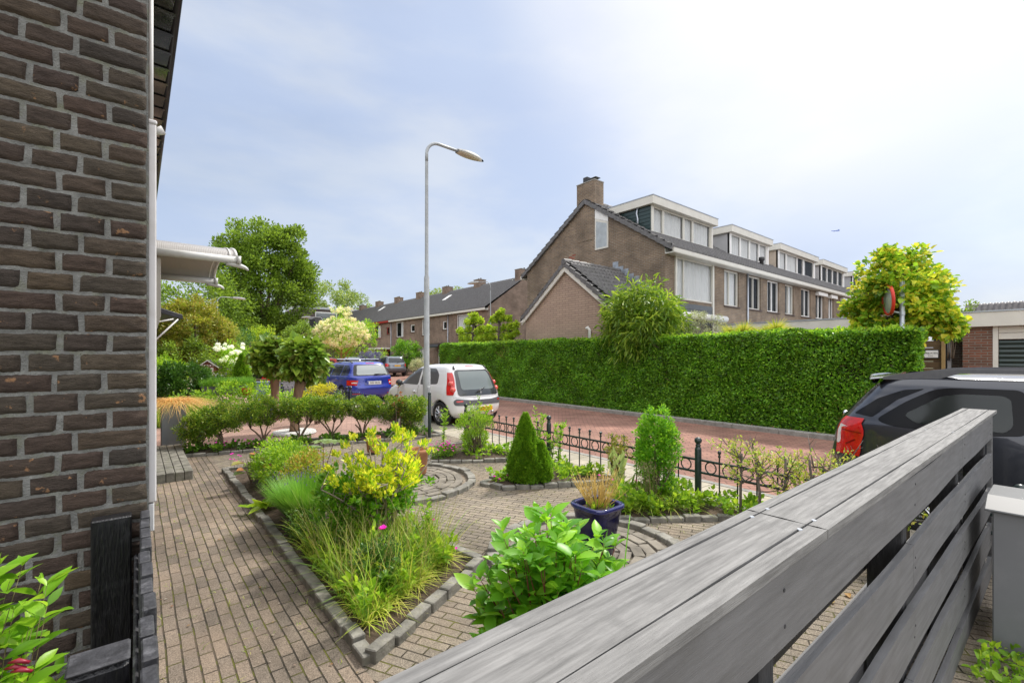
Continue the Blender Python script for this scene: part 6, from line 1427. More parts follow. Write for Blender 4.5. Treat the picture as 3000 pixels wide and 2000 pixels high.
b = MB(); b.prism([(-.24, 0), (.24, 0), (.24, .16), (0, .34), (-.24, .16)], -.2, .2); ob('box', b, M('bird_red', (.2, .07, .045), .7, var=.2), t, world=False).location = (0, 0, 1.12)
b = MB(); b.prism([(-.34, .1), (0, .36), (.34, .1), (.34, .14), (0, .4), (-.34, .14)], -.26, .26); ob('roof', b, TILEM, t, world=False).location = (0, 0, 1.12)
b = MB(); b.prism([(-.35, .095), (0, .355), (.35, .095), (.35, .135), (0, .395), (-.35, .135)], -.275, -.262); [b.box(-.2 + i * .085, -.15 + i * .085, -.21, -.201, .17, .22) for i in range(5) if abs(-.175 + i * .085) < .2]; b.box(-.17, -.08, -.21, -.201, .0, .12); b.box(.08, .17, -.21, -.201, .0, .12); ob('trim', b, WHITE, t, world=False).location = (0, 0, 1.12)
t.rotation_euler = (0, 0, R(-20))
X, Y = D3(668, 13.5)
t = thing('lavender_tub', 'dark trough planted with a band of grey green lavender', 'planter', (X, Y, 0))
b = MB(); b.prism([(X - .65, .55), (X + .6, .55), (X + .65, .8), (X - .7, .8)], Y - .25, Y + .25); ob('trough', b, GREYPL, t, bev=.02)
n = 6000; P = np.c_[rng.uniform(X - .7, X + .65, n), rng.uniform(Y - .25, Y + .25, n), np.full(n, .76)]; leafob('lavender', blade_geo(P, rng.normal(size=(n, 3)) * .35 + np.array([0, 0, 1]), rng.uniform(.15, .36, n), .008, .2, 2), LM_LAV, t)
X, Y = D3(765, 13.8)
t = thing('zinc_tub', 'pale blue grey zinc tub standing behind the left catalpa', 'tub', (X, Y, 0)); b = MB(); b.prism([(X - .14, .3), (X + .14, .3), (X + .19, .86), (X - .19, .86)], Y - .16, Y + .16); b.box(X - .2, X + .2, Y - .18, Y + .18, .86, .9); ob('tub', b, M('zinc_blue', (.25, .32, .42), .4, metal=.2, var=.2), t, bev=.01)
b = MB(); b.box(X - .16, X + .16, Y - .12, Y + .12, .9, .96); ob('lid_board', b, BRW, t)
X, Y = D3(850, 17); t = thing('stone_trough', 'low grey stone trough with a plank on it, behind the catalpa trunks', 'trough', (X, Y, 0)); b = MB(); b.box(X - .6, X + .75, Y - .2, Y + .25, 0, .72); ob('trough', b, M('granite', (.3, .3, .31), .8, var=.3, scale=30), t, bev=.03); b = MB(); b.box(X - .5, X + .3, Y - .22, Y + .1, .74, .8); ob('plank', b, M('plank', (.4, .27, .13), .8), t)
X, Y = D3(722, 12.4); b = MB(); b.lathe([(.09, .6), (.13, .78), (.12, .79)], (X, Y, 0), 14); tag(ob('flower_pot', b, M('pot_red_white', (.6, .08, .05), .5), smooth=True), 'small red flower pot between tub and lavender', 'pot')
# two ball catalpas
for lb, base, cc, cr, tr in (('right catalpa with ball crown and thick pale trunk beside the blue car', (2.62, 10.58, 0), (2.85, 10.6, 1.57), (.38, .38, .37), .095), ('left catalpa with ball crown, further back', (2.78, 13.15, 0), (2.76, 13.1, 1.62), (.46, .44, .4), .1)):
    t = thing('catalpa_tree', lb, 'tree', base, group='ball headed catalpas'); top = (cc[0] * .6 + base[0] * .4, cc[1], cc[2] - .45)
    b = MB(); b.tube(bez(base, (base[0] + .02, base[1], .7), top, 6), [tr * 1.15, tr, tr * .95, tr * .92, tr * .95, tr * 1.1, tr * 1.3], 12)
    cl = clumps_in(cc, cr, 75, .12, .6)
    for p, r in cl[::4]: b.tube(bez(top, (top[0], top[1], top[2] + .25), p, 4), [.035, .03, .022, .015, .006], 5)
    ob('trunk', b, M('catalpa_bark', (.27, .17, .11), .9, var=.25, scale=10, bump=.012, bscale=14, stretch=(1, 1, .3)), t, True)
    leafob('crown', crown(cl, 24, (.12, .24), .72, updir=-.25, out=1.1, droop=.2, upw=1.4), LM_CAT, t)
    leafob('young_leaf', crown([((cc[0] + rnd.uniform(-.3, .3), cc[1] + rnd.uniform(-.3, .3), cc[2] + cr[2] * .95), .08) for _ in range(16)], 8, (.05, .1), .7, updir=1), LM_LIME, t)
b = MB(); b.lathe([(.12, .02), (.13, .06), (.42, .06), (.44, .02)], (2.62, 10.58, 0), 24); tag(ob('tree_ring', b, M('white_gravel', (.6, .6, .58), .9, var=.35, scale=40, bump=.02, bscale=40)), 'ring of white stones round the foot of the right catalpa', 'tree ring')
X, Y = D3(930, 11.2); shrub('golden_bush', 'small golden yellow bush in front of the blue car', 'bush', (X, Y, 0), (X, Y, .78), (.42, .3, .26), 40, .08, 50, (.03, .05), LM_YEL, stems=8)
n = 5000; P = np.c_[rng.uniform(.3, 4.7, n), rng.uniform(13.3, 14.6, n), np.full(n, .0)]
tag(leafob('border_grass', blade_geo(P, rng.normal(size=(n, 3)) * .3 + np.array([0, 0, 1]), rng.uniform(.2, .75, n), .014, .5, 3), LM_GRASS), 'tall green grass and herbs in the neighbour border', 'grass', kind='stuff')
shrub('border_plants', 'mixed green plants in the border behind the hedge row', 'plants', (1.5, 14.2, 0), (2.2, 14.2, .45), (1.9, .6, .45), 90, .16, 50, (.05, .09), LM_FRESH, stems=8)

# row of ceanothus shrubs with bare legs and leafy heads
LMC = LM_CEAN; n_ = 8
spots = [(.86, 9.55, 'leftmost shrub of the woody row, reaching in front of the grey planter'), (1.2, 9.5, 'second shrub from the left in the woody row, bare forked stems'), (1.8, 9.38, 'third shrub from the left in the woody row, with a thick twisted stem'), (2.38, 9.25, 'fourth shrub of the woody row, in front of the right catalpa'), (2.95, 9.14, 'fifth shrub of the woody row, right of the catalpa trunks'), (3.5, 9.0, 'sixth shrub of the woody row, in front of the blue car'), (4.0, 8.9, 'seventh shrub of the woody row, below the white car door'), (4.45, 8.78, 'last shrub of the woody row, dense down to the ground by the steel post')]
for i, (x, y, lb) in enumerate(spots):
    hz_ = (.68, .82, .93, .95, .92, .88, .86, .84)[i]
    cl = clumps_in((x, y, hz_ - .26), (.42 if i else .34, .26, .24), 75, .06, .1) + (clumps_in((x, y, .35), (.22, .2, .3), 50, .06, .1) if i == 7 else [])
    t = thing('ceanothus_shrub', lb, 'shrub', (x, y, 0), group='row of woody shrubs between the gardens'); b = MB()
    forks = [(x + rnd.uniform(-.22, .22), y + rnd.uniform(-.1, .1), rnd.uniform(.28, .42)) for _ in range(4)]
    for f_ in forks: b.tube(bez((x + rnd.uniform(-.03, .03), y, .02), (x, y, .18), f_, 4), [.022, .019, .016, .014, .012], 6)
    for p, r in cl[::1]:
        f_ = min(forks, key=lambda q: (Vector(q) - Vector(p)).length); mpt = (Vector(f_) + Vector(p)) / 2 + Vector((rnd.uniform(-.05, .05), rnd.uniform(-.04, .04), rnd.uniform(-.05, .03)))
        b.tube(bez(f_, mpt, p, 3), [.007, .005, .0035, .002], 4)
    ob('stem', b, M('ceanothus_bark', (.2, .14, .095), .9, var=.3, scale=20), t, True)
    leafob('foliage', crown(cl, 88, (.02, .04), .55, updir=.5, out=.9, spread=1.35), LMC, t)
    if i in (0, 2, 4, 6): leafob('blossom', crown([(c_[0] + np.array([0, -.03, .05]), .022) for c_ in cl[::9]], 14, (.008, .014), .9), LM_BLUE, t)
t = shrub('red_rose', 'thin rose shoot with reddish leaves in front of the white car door', 'shrub', (4.15, 8.7, 0), (4.15, 8.7, .75), (.12, .1, .3), 12, .05, 9, (.035, .06), LM_RED, stems=5)

# low plants in the beds
def ground_leaves(name, label, pts, h, mat, n, leaf, kind=None, cat='plants', asp=.7):
    """low cover: leaves spread over a patch (list of (x, y, r))"""
    cl = [((x + rnd.uniform(-r, r) * .8, y + rnd.uniform(-r, r) * .8, .05 + h * rnd.random()), .045) for x, y, r in pts for _ in range(int(8 + r * 60))]
    o = leafob(name, crown(cl, n, leaf, asp, updir=.7), mat); return tag(o, label, cat, kind=kind)
ground_leaves('bed_cover', 'low leafy plants under the row of woody shrubs', [(.8, 9.4, .2), (1.2, 9.3, .25), (1.6, 9.2, .2), (2.3, 9.1, .3), (2.9, 8.95, .25), (3.4, 8.85, .25), (4.0, 8.7, .3), (4.5, 8.6, .25)], .1, LM_EUOD, 10, (.03, .07), kind='stuff')
ground_leaves('ground_cover', 'green ground cover round the dwarf conifer', [(3.7, 4.75, .15), (4.1, 4.5, .2), (4.45, 4.3, .25), (4.75, 4.2, .2), (4.7, 4.7, .25), (4.3, 4.8, .2)], .12, LM_FRESH, 10, (.03, .075), kind='stuff')
ground_leaves('ground_cover', 'leafy cranesbill and weeds in the corner bed behind the blue pot', [(4.0, 3.0, .2), (4.2, 2.8, .2), (4.5, 2.6, .2), (4.75, 2.4, .2), (4.6, 3.0, .25), (4.3, 3.2, .2), (4.8, 2.9, .2), (4.85, 2.1, .15)], .16, LM_FRESH, 10, (.03, .075), kind='stuff')
ground_leaves('ground_cover', 'weeds between the stems in the gate bed', [(3.9, 6.5, .2), (4.4, 6.2, .3), (4.75, 5.9, .25), (4.7, 6.8, .25)], .12, LM_FRESH, 10, (.03, .07), kind='stuff')
def flowers(label, spots_, n=5, size=.018, par=None, mat=LM_PINK):
    t = thing('cranesbill', label, 'flowers', (spots_[0][0], spots_[0][1], 0)); b = MB()
    for x, y, z in spots_:
        c_ = np.array([x, y, z]); a = np.arange(5) * 1.2566; b = MB(); b.tube([(x + .01, y + .01, .04), (x, y, z)], [.0015, .001], 4); ob('stem', b, M('green_stem', (.1, .16, .04), .6), t)
        leafob('flower', leaf_geo(np.tile(c_, (5, 1)), np.c_[np.cos(a), np.sin(a) * .6 - .3, np.full(5, .5)], size, .95, up=(0, -.6, 1), upw=5, wide=.5), mat, t)
    return t
flowers('magenta cranesbill flowers in the gate bed', [(3.62 + rnd.random() * .35, 6.3 + rnd.uniform(-.12, .25), .17 + rnd.random() * .12) for _ in range(42)])
flowers('two magenta flowers at the corner of the conifer bed', [(3.56, 4.72, .12), (3.7, 4.62, .13), (3.6, 4.66, .09)], size=.022)
flowers('magenta flowers in the left end of the shrub bed', [(1.0 + rnd.random() * .7, 9.1 + rnd.uniform(-.06, .06), .12 + rnd.random() * .1) for _ in range(12)])
flowers('magenta flowers at the far tip of the central bed', [(1.02 + rnd.random() * .15, 7.45 + rnd.uniform(-.15, .25), .12 + rnd.random() * .15) for _ in range(9)])
flowers('single large magenta flower among the grass of the central bed', [(1.38, 3.18, .42), (1.385, 3.175, .425)], size=.03)
flowers('magenta flowers beside the dry twigs of the blue pot', [(3.75, 3.15, .42), (3.9, 3.1, .36), (4.25, 3.05, .3)], size=.02)
flowers('small magenta flower at the near right corner of the central bed', [(1.98, 3.5, .26), (2.02, 3.2, .1)], size=.018)
shrub('cranesbill', 'low bushy cranesbill with magenta flowers at the left end of the gate bed', 'plant', (3.8, 6.42, .05), (3.82, 6.45, .12), (.26, .2, .1), 40, .05, 34, (.015, .03), LM_EUOD, stems=6)
# gate bed tall plants
t = shrub('tall_herb', 'tall light green bushy herb in the gate bed', 'plant', (4.35, 6.25, .05), (4.35, 6.3, .5), (.3, .26, .36), 90, .07, 52, (.02, .045), LM_FRESH, stems=34, updir=.9, asp=.3)
for lb, x, y, h_, n in (('upright leafy shoot left in the gate bed', 4.02, 6.75, .86, 90), ('tall leafy shoot behind the dwarf conifer', 4.72, 5.15, .95, 110), ('second leafy shoot behind the dwarf conifer, by the fence post', 4.85, 4.85, .85, 90), ('tall shoot in the middle of the gate bed, in front of the white bumper', 4.7, 6.6, 1.02, 110), ('slim shoot rising next to the iron post', 4.92, 5.05, .6, 70)):
    t = thing('leafy_shoot', lb, 'plant', (x, y, .05), group='leafy shoots in the beds'); b = MB(); Ls = []
    for q in range(3):
        tp = (x + rnd.uniform(-.14, .14), y + rnd.uniform(-.12, .12), h_ * rnd.uniform(.75, 1)); P = bez((x, y, .05), (x, y, h_ * .5), tp, 8); b.tube(P, [.006 - .0005 * k for k in range(9)], 5)
        Pn = np.array([list(p) for p in P]); k = rng.random(n // 2) ** .7; ix = k * 8; i0 = np.minimum(ix.astype(int), 7); pp = Pn[i0] + (Pn[i0 + 1] - Pn[i0]) * (ix - i0)[:, None]; a = rng.random(len(k)) * 6.28
        Ls.append(leaf_geo(pp, np.c_[np.cos(a), np.sin(a), .4 + .6 * k], rng.uniform(.04, .085, len(k)), .28, droop=.2))
    ob('stem', b, M('green_stem', (.1, .16, .04), .6), t, True); leafob('foliage', join(*Ls), LM_FRESH, t)
conifer('dwarf_conifer', 'cone shaped dwarf conifer in the middle bed', (3.9, 4.5, .05), .84, .235, 32000, .034)
conifer('dwarf_conifer', 'smaller bright conifer lobe against the right of the dwarf conifer', (4.05, 4.36, .05), .48, .145, 9000, .034)
# columnar bush, small variegated bush, woolly plant
shrub('column_bush', 'dense upright column shaped bush behind the blue pot', 'bush', (4.54, 2.98, .05), (4.54, 2.98, .62), (.23, .23, .48), 190, .06, 46, (.022, .042), LM_HYD, stems=16, shell=.35, updir=.6)
shrub('variegated_euonymus', 'small sparse bush with pale edged leaves at the iron fence', 'bush', (4.78, 3.72, .05), (4.78, 3.72, .42), (.16, .16, .26), 40, .05, 30, (.02, .035), LM_MAG, stems=12, updir=.6)
t = thing('woolly_plant', 'upright plant with soft grey green leaves behind the dry twigs', 'plant', (4.35, 3.35, .05)); n = 60; a = rng.random(n) * 6.28
leafob('leaf', leaf_geo(np.c_[4.35 + rng.normal(size=n) * .05, 3.35 + rng.normal(size=n) * .05, rng.uniform(.08, .5, n)], np.c_[np.cos(a) * .5, np.sin(a) * .5, np.ones(n)], rng.uniform(.09, .15, n), .28), leafmat('woolly_leaf', [(.16, .28, .1), (.24, .36, .14)]), t)
# blue pot with dry twigs
t = thing('blue_pot', 'glossy dark blue square tapered plant pot on the round paving', 'plant pot', (2.99, 2.53, .03))
PZ = .93
PB_ = M('blue_glaze', (.007, .007, .05), .12, var=.5, scale=6, spec=.4, dirt=(.02, .014, .02), dscale=9)
b = MB()
def sq(r, z, n=9, e=4.5):
    o_ = []
    for k in range(48):
        a = 2 * math.pi * k / 48; c_, s_ = math.cos(a), math.sin(a); q = (abs(c_) ** e + abs(s_) ** e) ** (-1 / e); o_.append((c_ * q * r, s_ * q * r, z * .93))
    return o_
rings = [sq(.105, 0), sq(.11, .005), sq(.135, .2), sq(.155, .34), sq(.165, .4), sq(.18, .415), sq(.182, .44), sq(.176, .447), sq(.152, .445), sq(.145, .435), sq(.14, .38)]
for r_ in rings: b.v += r_
for j in range(len(rings) - 1): b.f += [(j * 48 + i, j * 48 + (i + 1) % 48, (j + 1) * 48 + (i + 1) % 48, (j + 1) * 48 + i) for i in range(48)]
ob('pot', b, PB_, t, True, world=False)
b = MB(); b.add(sq(.141, .39), [tuple(range(48))]); ob('potting_soil', b, SOIL, t, world=False)
q = rings[5:9]; b = MB(); 
for r_ in (sq(.1835, .418), sq(.186, .436), sq(.179, .4505), sq(.156, .4495), sq(.149, .438)): b.v += r_
for j in range(4): b.f += [(j * 48 + i, j * 48 + (i + 1) % 48, (j + 1) * 48 + (i + 1) % 48, (j + 1) * 48 + i) for i in range(48)]
ob('rim', b, M('blue_rim', (.012, .016, .12), .1, var=.2, coat=1), t, True, world=False)
t = thing('dry_plant', 'dry straw yellow twiggy plant standing in the blue pot', 'plant', (2.99, 2.53, .42)); b = MB()
for k in range(90):
    a = rnd.random() * 6.28; q = rnd.random() ** .7; x, y = 2.99 + math.cos(a) * .08 * q, 2.53 + math.sin(a) * .08 * q; r_ = .24 * q + .02; H_ = rnd.uniform(.16, .3)
    e = (2.99 + math.cos(a) * r_, 2.53 + math.sin(a) * r_, .42 + H_); P = bez((x, y, .42), (2.99 + math.cos(a) * r_ * .6, 2.53 + math.sin(a) * r_ * .6, .42 + H_ * .35), e, 5); b.tube(P, [.0028, .0025, .0022, .002, .0016, .001], 4)
    for _ in range(3):
        s_ = P[rnd.randint(2, 4)]; b.tube([s_, s_ + Vector((rnd.uniform(-.03, .03), rnd.uniform(-.03, .03), rnd.uniform(.03, .09)))], [.0018, .0008], 4)
ob('twig', b, M('straw', (.62, .44, .12), .7, var=.3, scale=20), t, True)
n = 40; a = rng.random(n) * 6.28; leafob('foliage', leaf_geo(np.c_[2.99 + rng.normal(size=n) * .05, 2.53 + rng.normal(size=n) * .05, np.full(n, .41)], np.c_[np.cos(a) * .6, np.sin(a) * .6, np.ones(n)], .07, .3), LM_FRESH, t)
# terracotta pots
TC = M('terracotta', (.42, .19, .09), .8, var=.2, scale=7, bump=.002, bscale=60, dirt=(.3, .2, .12), dscale=6, damt=.6)
for lb, x, y, r, h_ in (('large empty terracotta pot on the round paving', 3.02, 5.78, .155, .34), ('smaller terracotta pot further back, near the shrub row', 3.12, 7.55, .125, .26)):
    b = MB(); z = .04; b.lathe([(0, z), (r * .78, z), (r * .82, z + .02), (r * .97, z + h_ - .05), (r, z + h_ - .045), (r, z + h_), (r * .9, z + h_), (r * .86, z + h_ - .04), (r * .7, z + .1), (0, z + .1)], (x, y, 0), 36)
    tag(ob('terracotta_pot', b, TC, smooth=True), lb, 'plant pot', 'terracotta pots')

# central bed
t = thing('golden_euonymus', 'large golden green shrub on bare grey stems in the central bed', 'shrub', (1.62, 3.74, .08))
b = MB(); cl = []; LOW = []
for k in range(28):
    a = rnd.random() * 6.28; r_ = rnd.random() ** .6 * .5; tp = Vector((1.63 + math.cos(a) * r_ * 1.05, 3.74 + math.sin(a) * r_ * .75, rnd.uniform(.5, 1.0) - r_ * .12))
    P = bez((1.62 + rnd.uniform(-.08, .08), 3.74 + rnd.uniform(-.08, .08), .08), (1.62 + math.cos(a) * r_ * .35, 3.74 + math.sin(a) * r_ * .35, .42), tp, 7); b.tube(P, [.013 - .0012 * i for i in range(8)], 6)
    for _ in range(11):
        i = rnd.randint(3, 7); q = P[i] + Vector((rnd.uniform(-.13, .13), rnd.uniform(-.13, .13), rnd.uniform(-.03, .14))); b.tube([P[i], q], [.005, .002], 4)
        (cl if q.z > .57 else LOW).append((np.array(q), .035))
ob('stem', b, M('grey_stem', (.3, .25, .2), .85, var=.25, scale=20), t, True)
LOW += clumps_in((1.32, 3.9, .45), (.2, .22, .27), 70, .05, .1)
leafob('foliage', crown(cl, 27, (.024, .05), .48, spread=1.1, updir=1.6, out=.65), LM_EUO, t)
leafob('lower_foliage', crown(LOW, 26, (.028, .052), .5, updir=.8), LM_HYD, t)
t = thing('lavender_bush', 'green lavender bush with upright stalks in the central bed', 'bush', (1.25, 4.75, .06)); n = 5200; a = rng.random(n) * 6.28; q = rng.random(n) ** .5 * .2
leafob('stalk', blade_geo(np.c_[1.27 + np.cos(a) * q * .6, 4.75 + np.sin(a) * q, np.full(n, .08)], np.c_[np.cos(a) * q * 3.5, np.sin(a) * q * 3.5, np.ones(n)], rng.uniform(.22, .5, n), .006, .15, 2), LM_LAV, t)
n = 110; a = rng.random(n) * 6.28; q = rng.random(n) ** .5 * .3; leafob('flower_bud', leaf_geo(np.c_[1.27 + np.cos(a) * q, 4.75 + np.sin(a) * q, .46 + rng.random(n) * .1], rng.normal(size=(n, 3)) * .2 + np.array([0, 0, 1]), .022, .35), leafmat('lavender_bud', [(.14, .1, .22), (.2, .16, .3)]), t)['kind'] = 'stuff'
shrub('low_green_herb', 'spreading dark green herb below the lavender at the path edge', 'plant', (1.12, 4.3, .06), (1.15, 4.3, .2), (.16, .25, .14), 50, .05, 46, (.012, .028), LM_EUOD, stems=6)
shrub('spirea', 'fluffy light green perennials at the far end of the central bed', 'plant', (1.45, 6.2, .06), (1.45, 6.25, .34), (.36, .75, .26), 150, .08, 46, (.025, .05), LM_FRESH, stems=20, updir=.8, asp=.4)
shrub('spirea', 'orange tipped small leaved shrub behind the lavender', 'plant', (1.5, 5.4, .06), (1.5, 5.4, .36), (.26, .36, .24), 110, .06, 40, (.02, .04), leafmat('spirea_leaf', [(.14, .3, .03), (.26, .4, .04), (.45, .26, .06)]), stems=16, updir=.7)
t = thing('maple_seedling', 'small plant with broad orange and green lobed leaves at the path edge', 'plant', (1.12, 6.55, .06)); n = 22; a = rng.random(n) * 6.28
leafob('leaf', leaf_geo(np.c_[1.13 + np.cos(a) * .1, 6.5 + np.sin(a) * .12, rng.uniform(.15, .42, n)], np.c_[np.cos(a), np.sin(a), np.full(n, .1)], rng.uniform(.09, .16, n), .9, upw=2), leafmat('maple_leaf', [(.08, .2, .05), (.2, .3, .08), (.5, .2, .06)]), t)
b = MB(); [b.tube([(1.12, 6.55, .06), (1.12 + rnd.uniform(-.12, .12), 6.5 + rnd.uniform(-.12, .12), .4)], [.005, .002], 4) for _ in range(6)]; ob('stem', b, TWIG, t)
t = thing('rodgersia', 'plant with large pale ribbed palmate leaves near the back of the central bed', 'plant', (1.95, 6.4, .06)); a = np.linspace(0, 6.28, 8)[:7]
for x, y, z in ((1.95, 6.4, .52), (2.12, 6.5, .48), (1.85, 6.55, .42)): leafob('leaf', leaf_geo(np.tile(np.array([x, y, z]), (7, 1)), np.c_[np.cos(a), np.sin(a), np.full(7, .05)], .16, .5, upw=6), leafmat('ribbed_leaf', [(.14, .26, .1), (.2, .34, .14)]), t)
b = MB(); [b.tube([(1.95, 6.42, .05), p_], [.007, .005], 5) for p_ in ((1.95, 6.4, .52), (2.12, 6.5, .48), (1.85, 6.55, .42))]; ob('stem', b, M('red_stem', (.15, .06, .05), .6), t)
n = 11; a = rng.random(n) * 6.28; t = thing('broadleaf_weed', 'broad leaved weed spilling over the stone edging', 'plant', (1.05, 5.45, .05))
leafob('leaf', leaf_geo(np.c_[1.05 + rng.normal(size=n) * .04, 5.45 + rng.normal(size=n) * .08, np.full(n, .08)], np.c_[np.cos(a) - .5, np.sin(a), rng.random(n) * .8], rng.uniform(.12, .22, n), .4, droop=.25), LM_FRESH, t)
# grasses of the near half of the bed
def inpoly(n, poly):
    xs = [p[0] for p in poly]; ys = [p[1] for p in poly]; out_ = []
    while len(out_) < n:
        x, y = rnd.uniform(min(xs), max(xs)), rnd.uniform(min(ys), max(ys)); c_ = False
        for i in range(len(poly)):
            (x1, y1), (x2, y2) = poly[i], poly[(i + 1) % len(poly)]
            if (y1 > y) != (y2 > y) and x < (x2 - x1) * (y - y1) / (y2 - y1) + x1: c_ = not c_
        if c_: out_.append((x, y))
    return np.array(out_)
NB = [(1.05, 4.1), (1.05, 2.68), (1.99, 3.13), (1.88, 3.9), (1.7, 4.3)]
P = inpoly(3000, NB); n = len(P); a = rng.random(n) * 6.28; tall = rng.random(n) < .25
g1 = blade_geo(np.c_[P, np.full(n, .06)], np.c_[np.cos(a) * .5, np.sin(a) * .5, 1 + rng.random(n)], np.where(tall, rng.uniform(.3, .55, n), rng.uniform(.1, .26, n)), .008, rng.uniform(.2, 1.1, n), 4)
tag(leafob('bed_grass', g1, LM_GRASS), 'long unmown grass filling the near half of the central bed', 'grass', kind='stuff')
P = inpoly(260, NB); n = len(P); a = rng.random(n) * 6.28
tag(leafob('seed_stalks', blade_geo(np.c_[P, np.full(n, .06)], np.c_[np.cos(a) * .25, np.sin(a) * .25, np.ones(n)], rng.uniform(.45, .78, n), .0045, .35, 4), leafmat('seed_stalk', [(.18, .22, .06), (.36, .32, .12)])), 'thin seed stalks above the bed grass', 'grass', kind='stuff')
P = inpoly(90, [(1.05, 2.7), (1.9, 3.1), (1.95, 3.6), (1.7, 3.3), (1.15, 3.0)]); n_ = 14
g = []
for x, y in P[:46]:
    a = rng.random(26) * 6.28; g.append(blade_geo(np.tile(np.array([x, y, .06]), (26, 1)) + rng.normal(size=(26, 3)) * .012, np.c_[np.cos(a), np.sin(a), .5 + rng.random(26)], rng.uniform(.08, .2, 26), .007, rng.uniform(.8, 1.6, 26), 4))
tag(leafob('straw_tufts', join(*g), leafmat('tuft_blade', [(.2, .36, .03), (.42, .5, .06), (.6, .5, .18)])), 'yellowing grass tufts along the inner side of the edging', 'grass', kind='stuff')
shrub('cranesbill', 'dark green finely cut cranesbill clump in the middle of the near grass', 'plant', (1.35, 3.15, .06), (1.36, 3.15, .2), (.17, .17, .15), 60, .045, 40, (.014, .03), LM_DK, stems=8)
cl = [((x, y, .1 + rnd.random() * .1), .05) for x, y in inpoly(120, NB)]
tag(leafob('bed_weeds', crown(cl, 12, (.03, .08), .55, updir=.7), LM_FRESH), 'broad leaved weeds among the bed grass', 'weeds', kind='stuff')
# tufts in paving joints
P = np.c_[np.r_[rng.uniform(.02, .93, 160), rng.uniform(1.0, 4.9, 260)], np.r_[rng.uniform(1.2, 8, 160), rng.uniform(1.2, 8, 260)]]; P[:, 0] = np.where(rng.random(len(P)) < .5, np.round(P[:, 0] / .098) * .098, P[:, 0])
g = [blade_geo(np.tile(np.array([x, y, .0]), (5, 1)) + rng.normal(size=(5, 3)) * np.array([.008, .02, 0]), rng.normal(size=(5, 3)) * .6 + np.array([0, 0, .8]), rng.uniform(.012, .045, 5), .004, .6, 2) for x, y in P]
tag(leafob('joint_grass', join(*g), LM_GRASS), 'small grass tufts in the paving joints', 'grass', kind='stuff')
# iris clump and grass in corner bed
n = 500; c0 = rng.integers(0, 5, n); cx_ = np.array([4.15, 4.35, 4.6, 4.0, 4.45])[c0]; cy_ = np.array([2.85, 2.72, 2.62, 3.0, 3.0])[c0]; a = rng.random(n) * 6.28
tag(leafob('bed_grass', blade_geo(np.c_[cx_, cy_, np.full(n, .06)] + rng.normal(size=(n, 3)) * .02, np.c_[np.cos(a) * .8, np.sin(a) * .8, .4 + rng.random(n)], rng.uniform(.1, .3, n), .011, rng.uniform(.4, 1.3, n), 4), LM_GRASS), 'strappy green tufts along the corner bed edging', 'grass', kind='stuff')
t = thing('brown_stalks', 'upright brown green seed stalks in front of the column bush', 'plant', (4.3, 2.95, .05)); b = MB()
for _ in range(26): x, y = 4.3 + rnd.gauss(0, .05), 2.95 + rnd.gauss(0, .05); b.tube([(x, y, .05), (x + rnd.uniform(-.04, .04), y + rnd.uniform(-.04, .04), rnd.uniform(.3, .5))], [.004, .0025], 4)
ob('stalk', b, M('brown_stalk', (.2, .18, .07), .7), t); leafob('seed_head', crown([((4.3 + rnd.gauss(0, .07), 2.95 + rnd.gauss(0, .07), rnd.uniform(.35, .52)), .02) for _ in range(40)], 10, (.01, .02), .6), leafmat('seed_head', [(.3, .24, .14), (.24, .26, .1)]), t)['kind'] = 'stuff'
# dogwood in front of the board fence
def big_leaf_bush(name, label, base, cc, cr, n, leaf, mat, stemmat, asp=.5, group=None, pairs=5, tilt=.35, sr=1.0):
    t = thing(name, label, 'bush', base, group=group); b = MB(); Ls = []
    P, d = inball(n, cc, cr, .25)
    for k in range(n):
        tp = Vector(P[k]); s = Vector((base[0] + rnd.uniform(-.1, .1), base[1] + rnd.uniform(-.1, .1), base[2])); Q = bez(s, (s * .5 + tp * .5) + Vector((0, 0, -.05)), tp, 6); b.tube(Q, [k_ * sr for k_ in (.007, .0065, .006, .005, .004, .003, .0015)], 5)
        ax = (Q[6] - Q[5]).normalized()
        for j in range(pairs):
            f = 1 - j * .13; p = Q[5] + (Q[6] - Q[5]) * (f if j < 2 else 1 - j * .35) if j < 3 else Q[5] + (Q[4] - Q[5]) * ((j - 2) * .4)
            az = k * 1.7 + j * 1.57
            for s_ in (0, math.pi):
                v = Vector((math.cos(az + s_), math.sin(az + s_), tilt + rnd.uniform(-.25, .35))) + ax * (.9 if j == 0 else .35)
                Ls.append((tuple(p), tuple(v), (.55 if j == 0 else 1) * rnd.uniform(*leaf)))
    ob('stem', b, stemmat, t, True)
    c_ = np.array([l[0] for l in Ls]); dd = np.array([l[1] for l in Ls]); sz = np.array([l[2] for l in Ls]); N_ = len(c_)
    # finer leaves: eight quads each, curved and folded along the midrib
    d_ = nrm(dd); u = nrm(np.array([0, 0, 1.]) + rng.normal(size=(N_, 3)) * .3); sd_ = nrm(np.cross(d_, u)); nn = nrm(np.cross(sd_, d_)); S = sz[:, None]; rows = []; prof = [0.04, .62, .95, .9, .52, .02]
    for j, w in enumerate(prof):
        tt = j / 5; mid = c_ + d_ * S * tt - nn * S * .22 * tt * tt; ww = S * asp * .5 * w; rows += [mid + sd_ * ww + nn * ww * .35, mid, mid - sd_ * ww + nn * ww * .35]
    V = np.stack(rows, 1).reshape(-1, 3); i = (np.arange(N_) * 18)[:, None]; F = np.concatenate([i + np.array(q_) + 3 * j for j in range(5) for q_ in ([0, 1, 4, 3], [1, 2, 5, 4])])
    leafob('foliage', (V, F), mat, t, True)
    return t
RST = M('red_twig', (.2, .05, .035), .6, var=.3)
big_leaf_bush('dogwood_bush', 'bright green broad leaved dogwood right against the board fence', (1.6, 1.66, 0), (1.6, 1.66, .55), (.42, .36, .36), 150, (.08, .14), LM_HYD, RST)
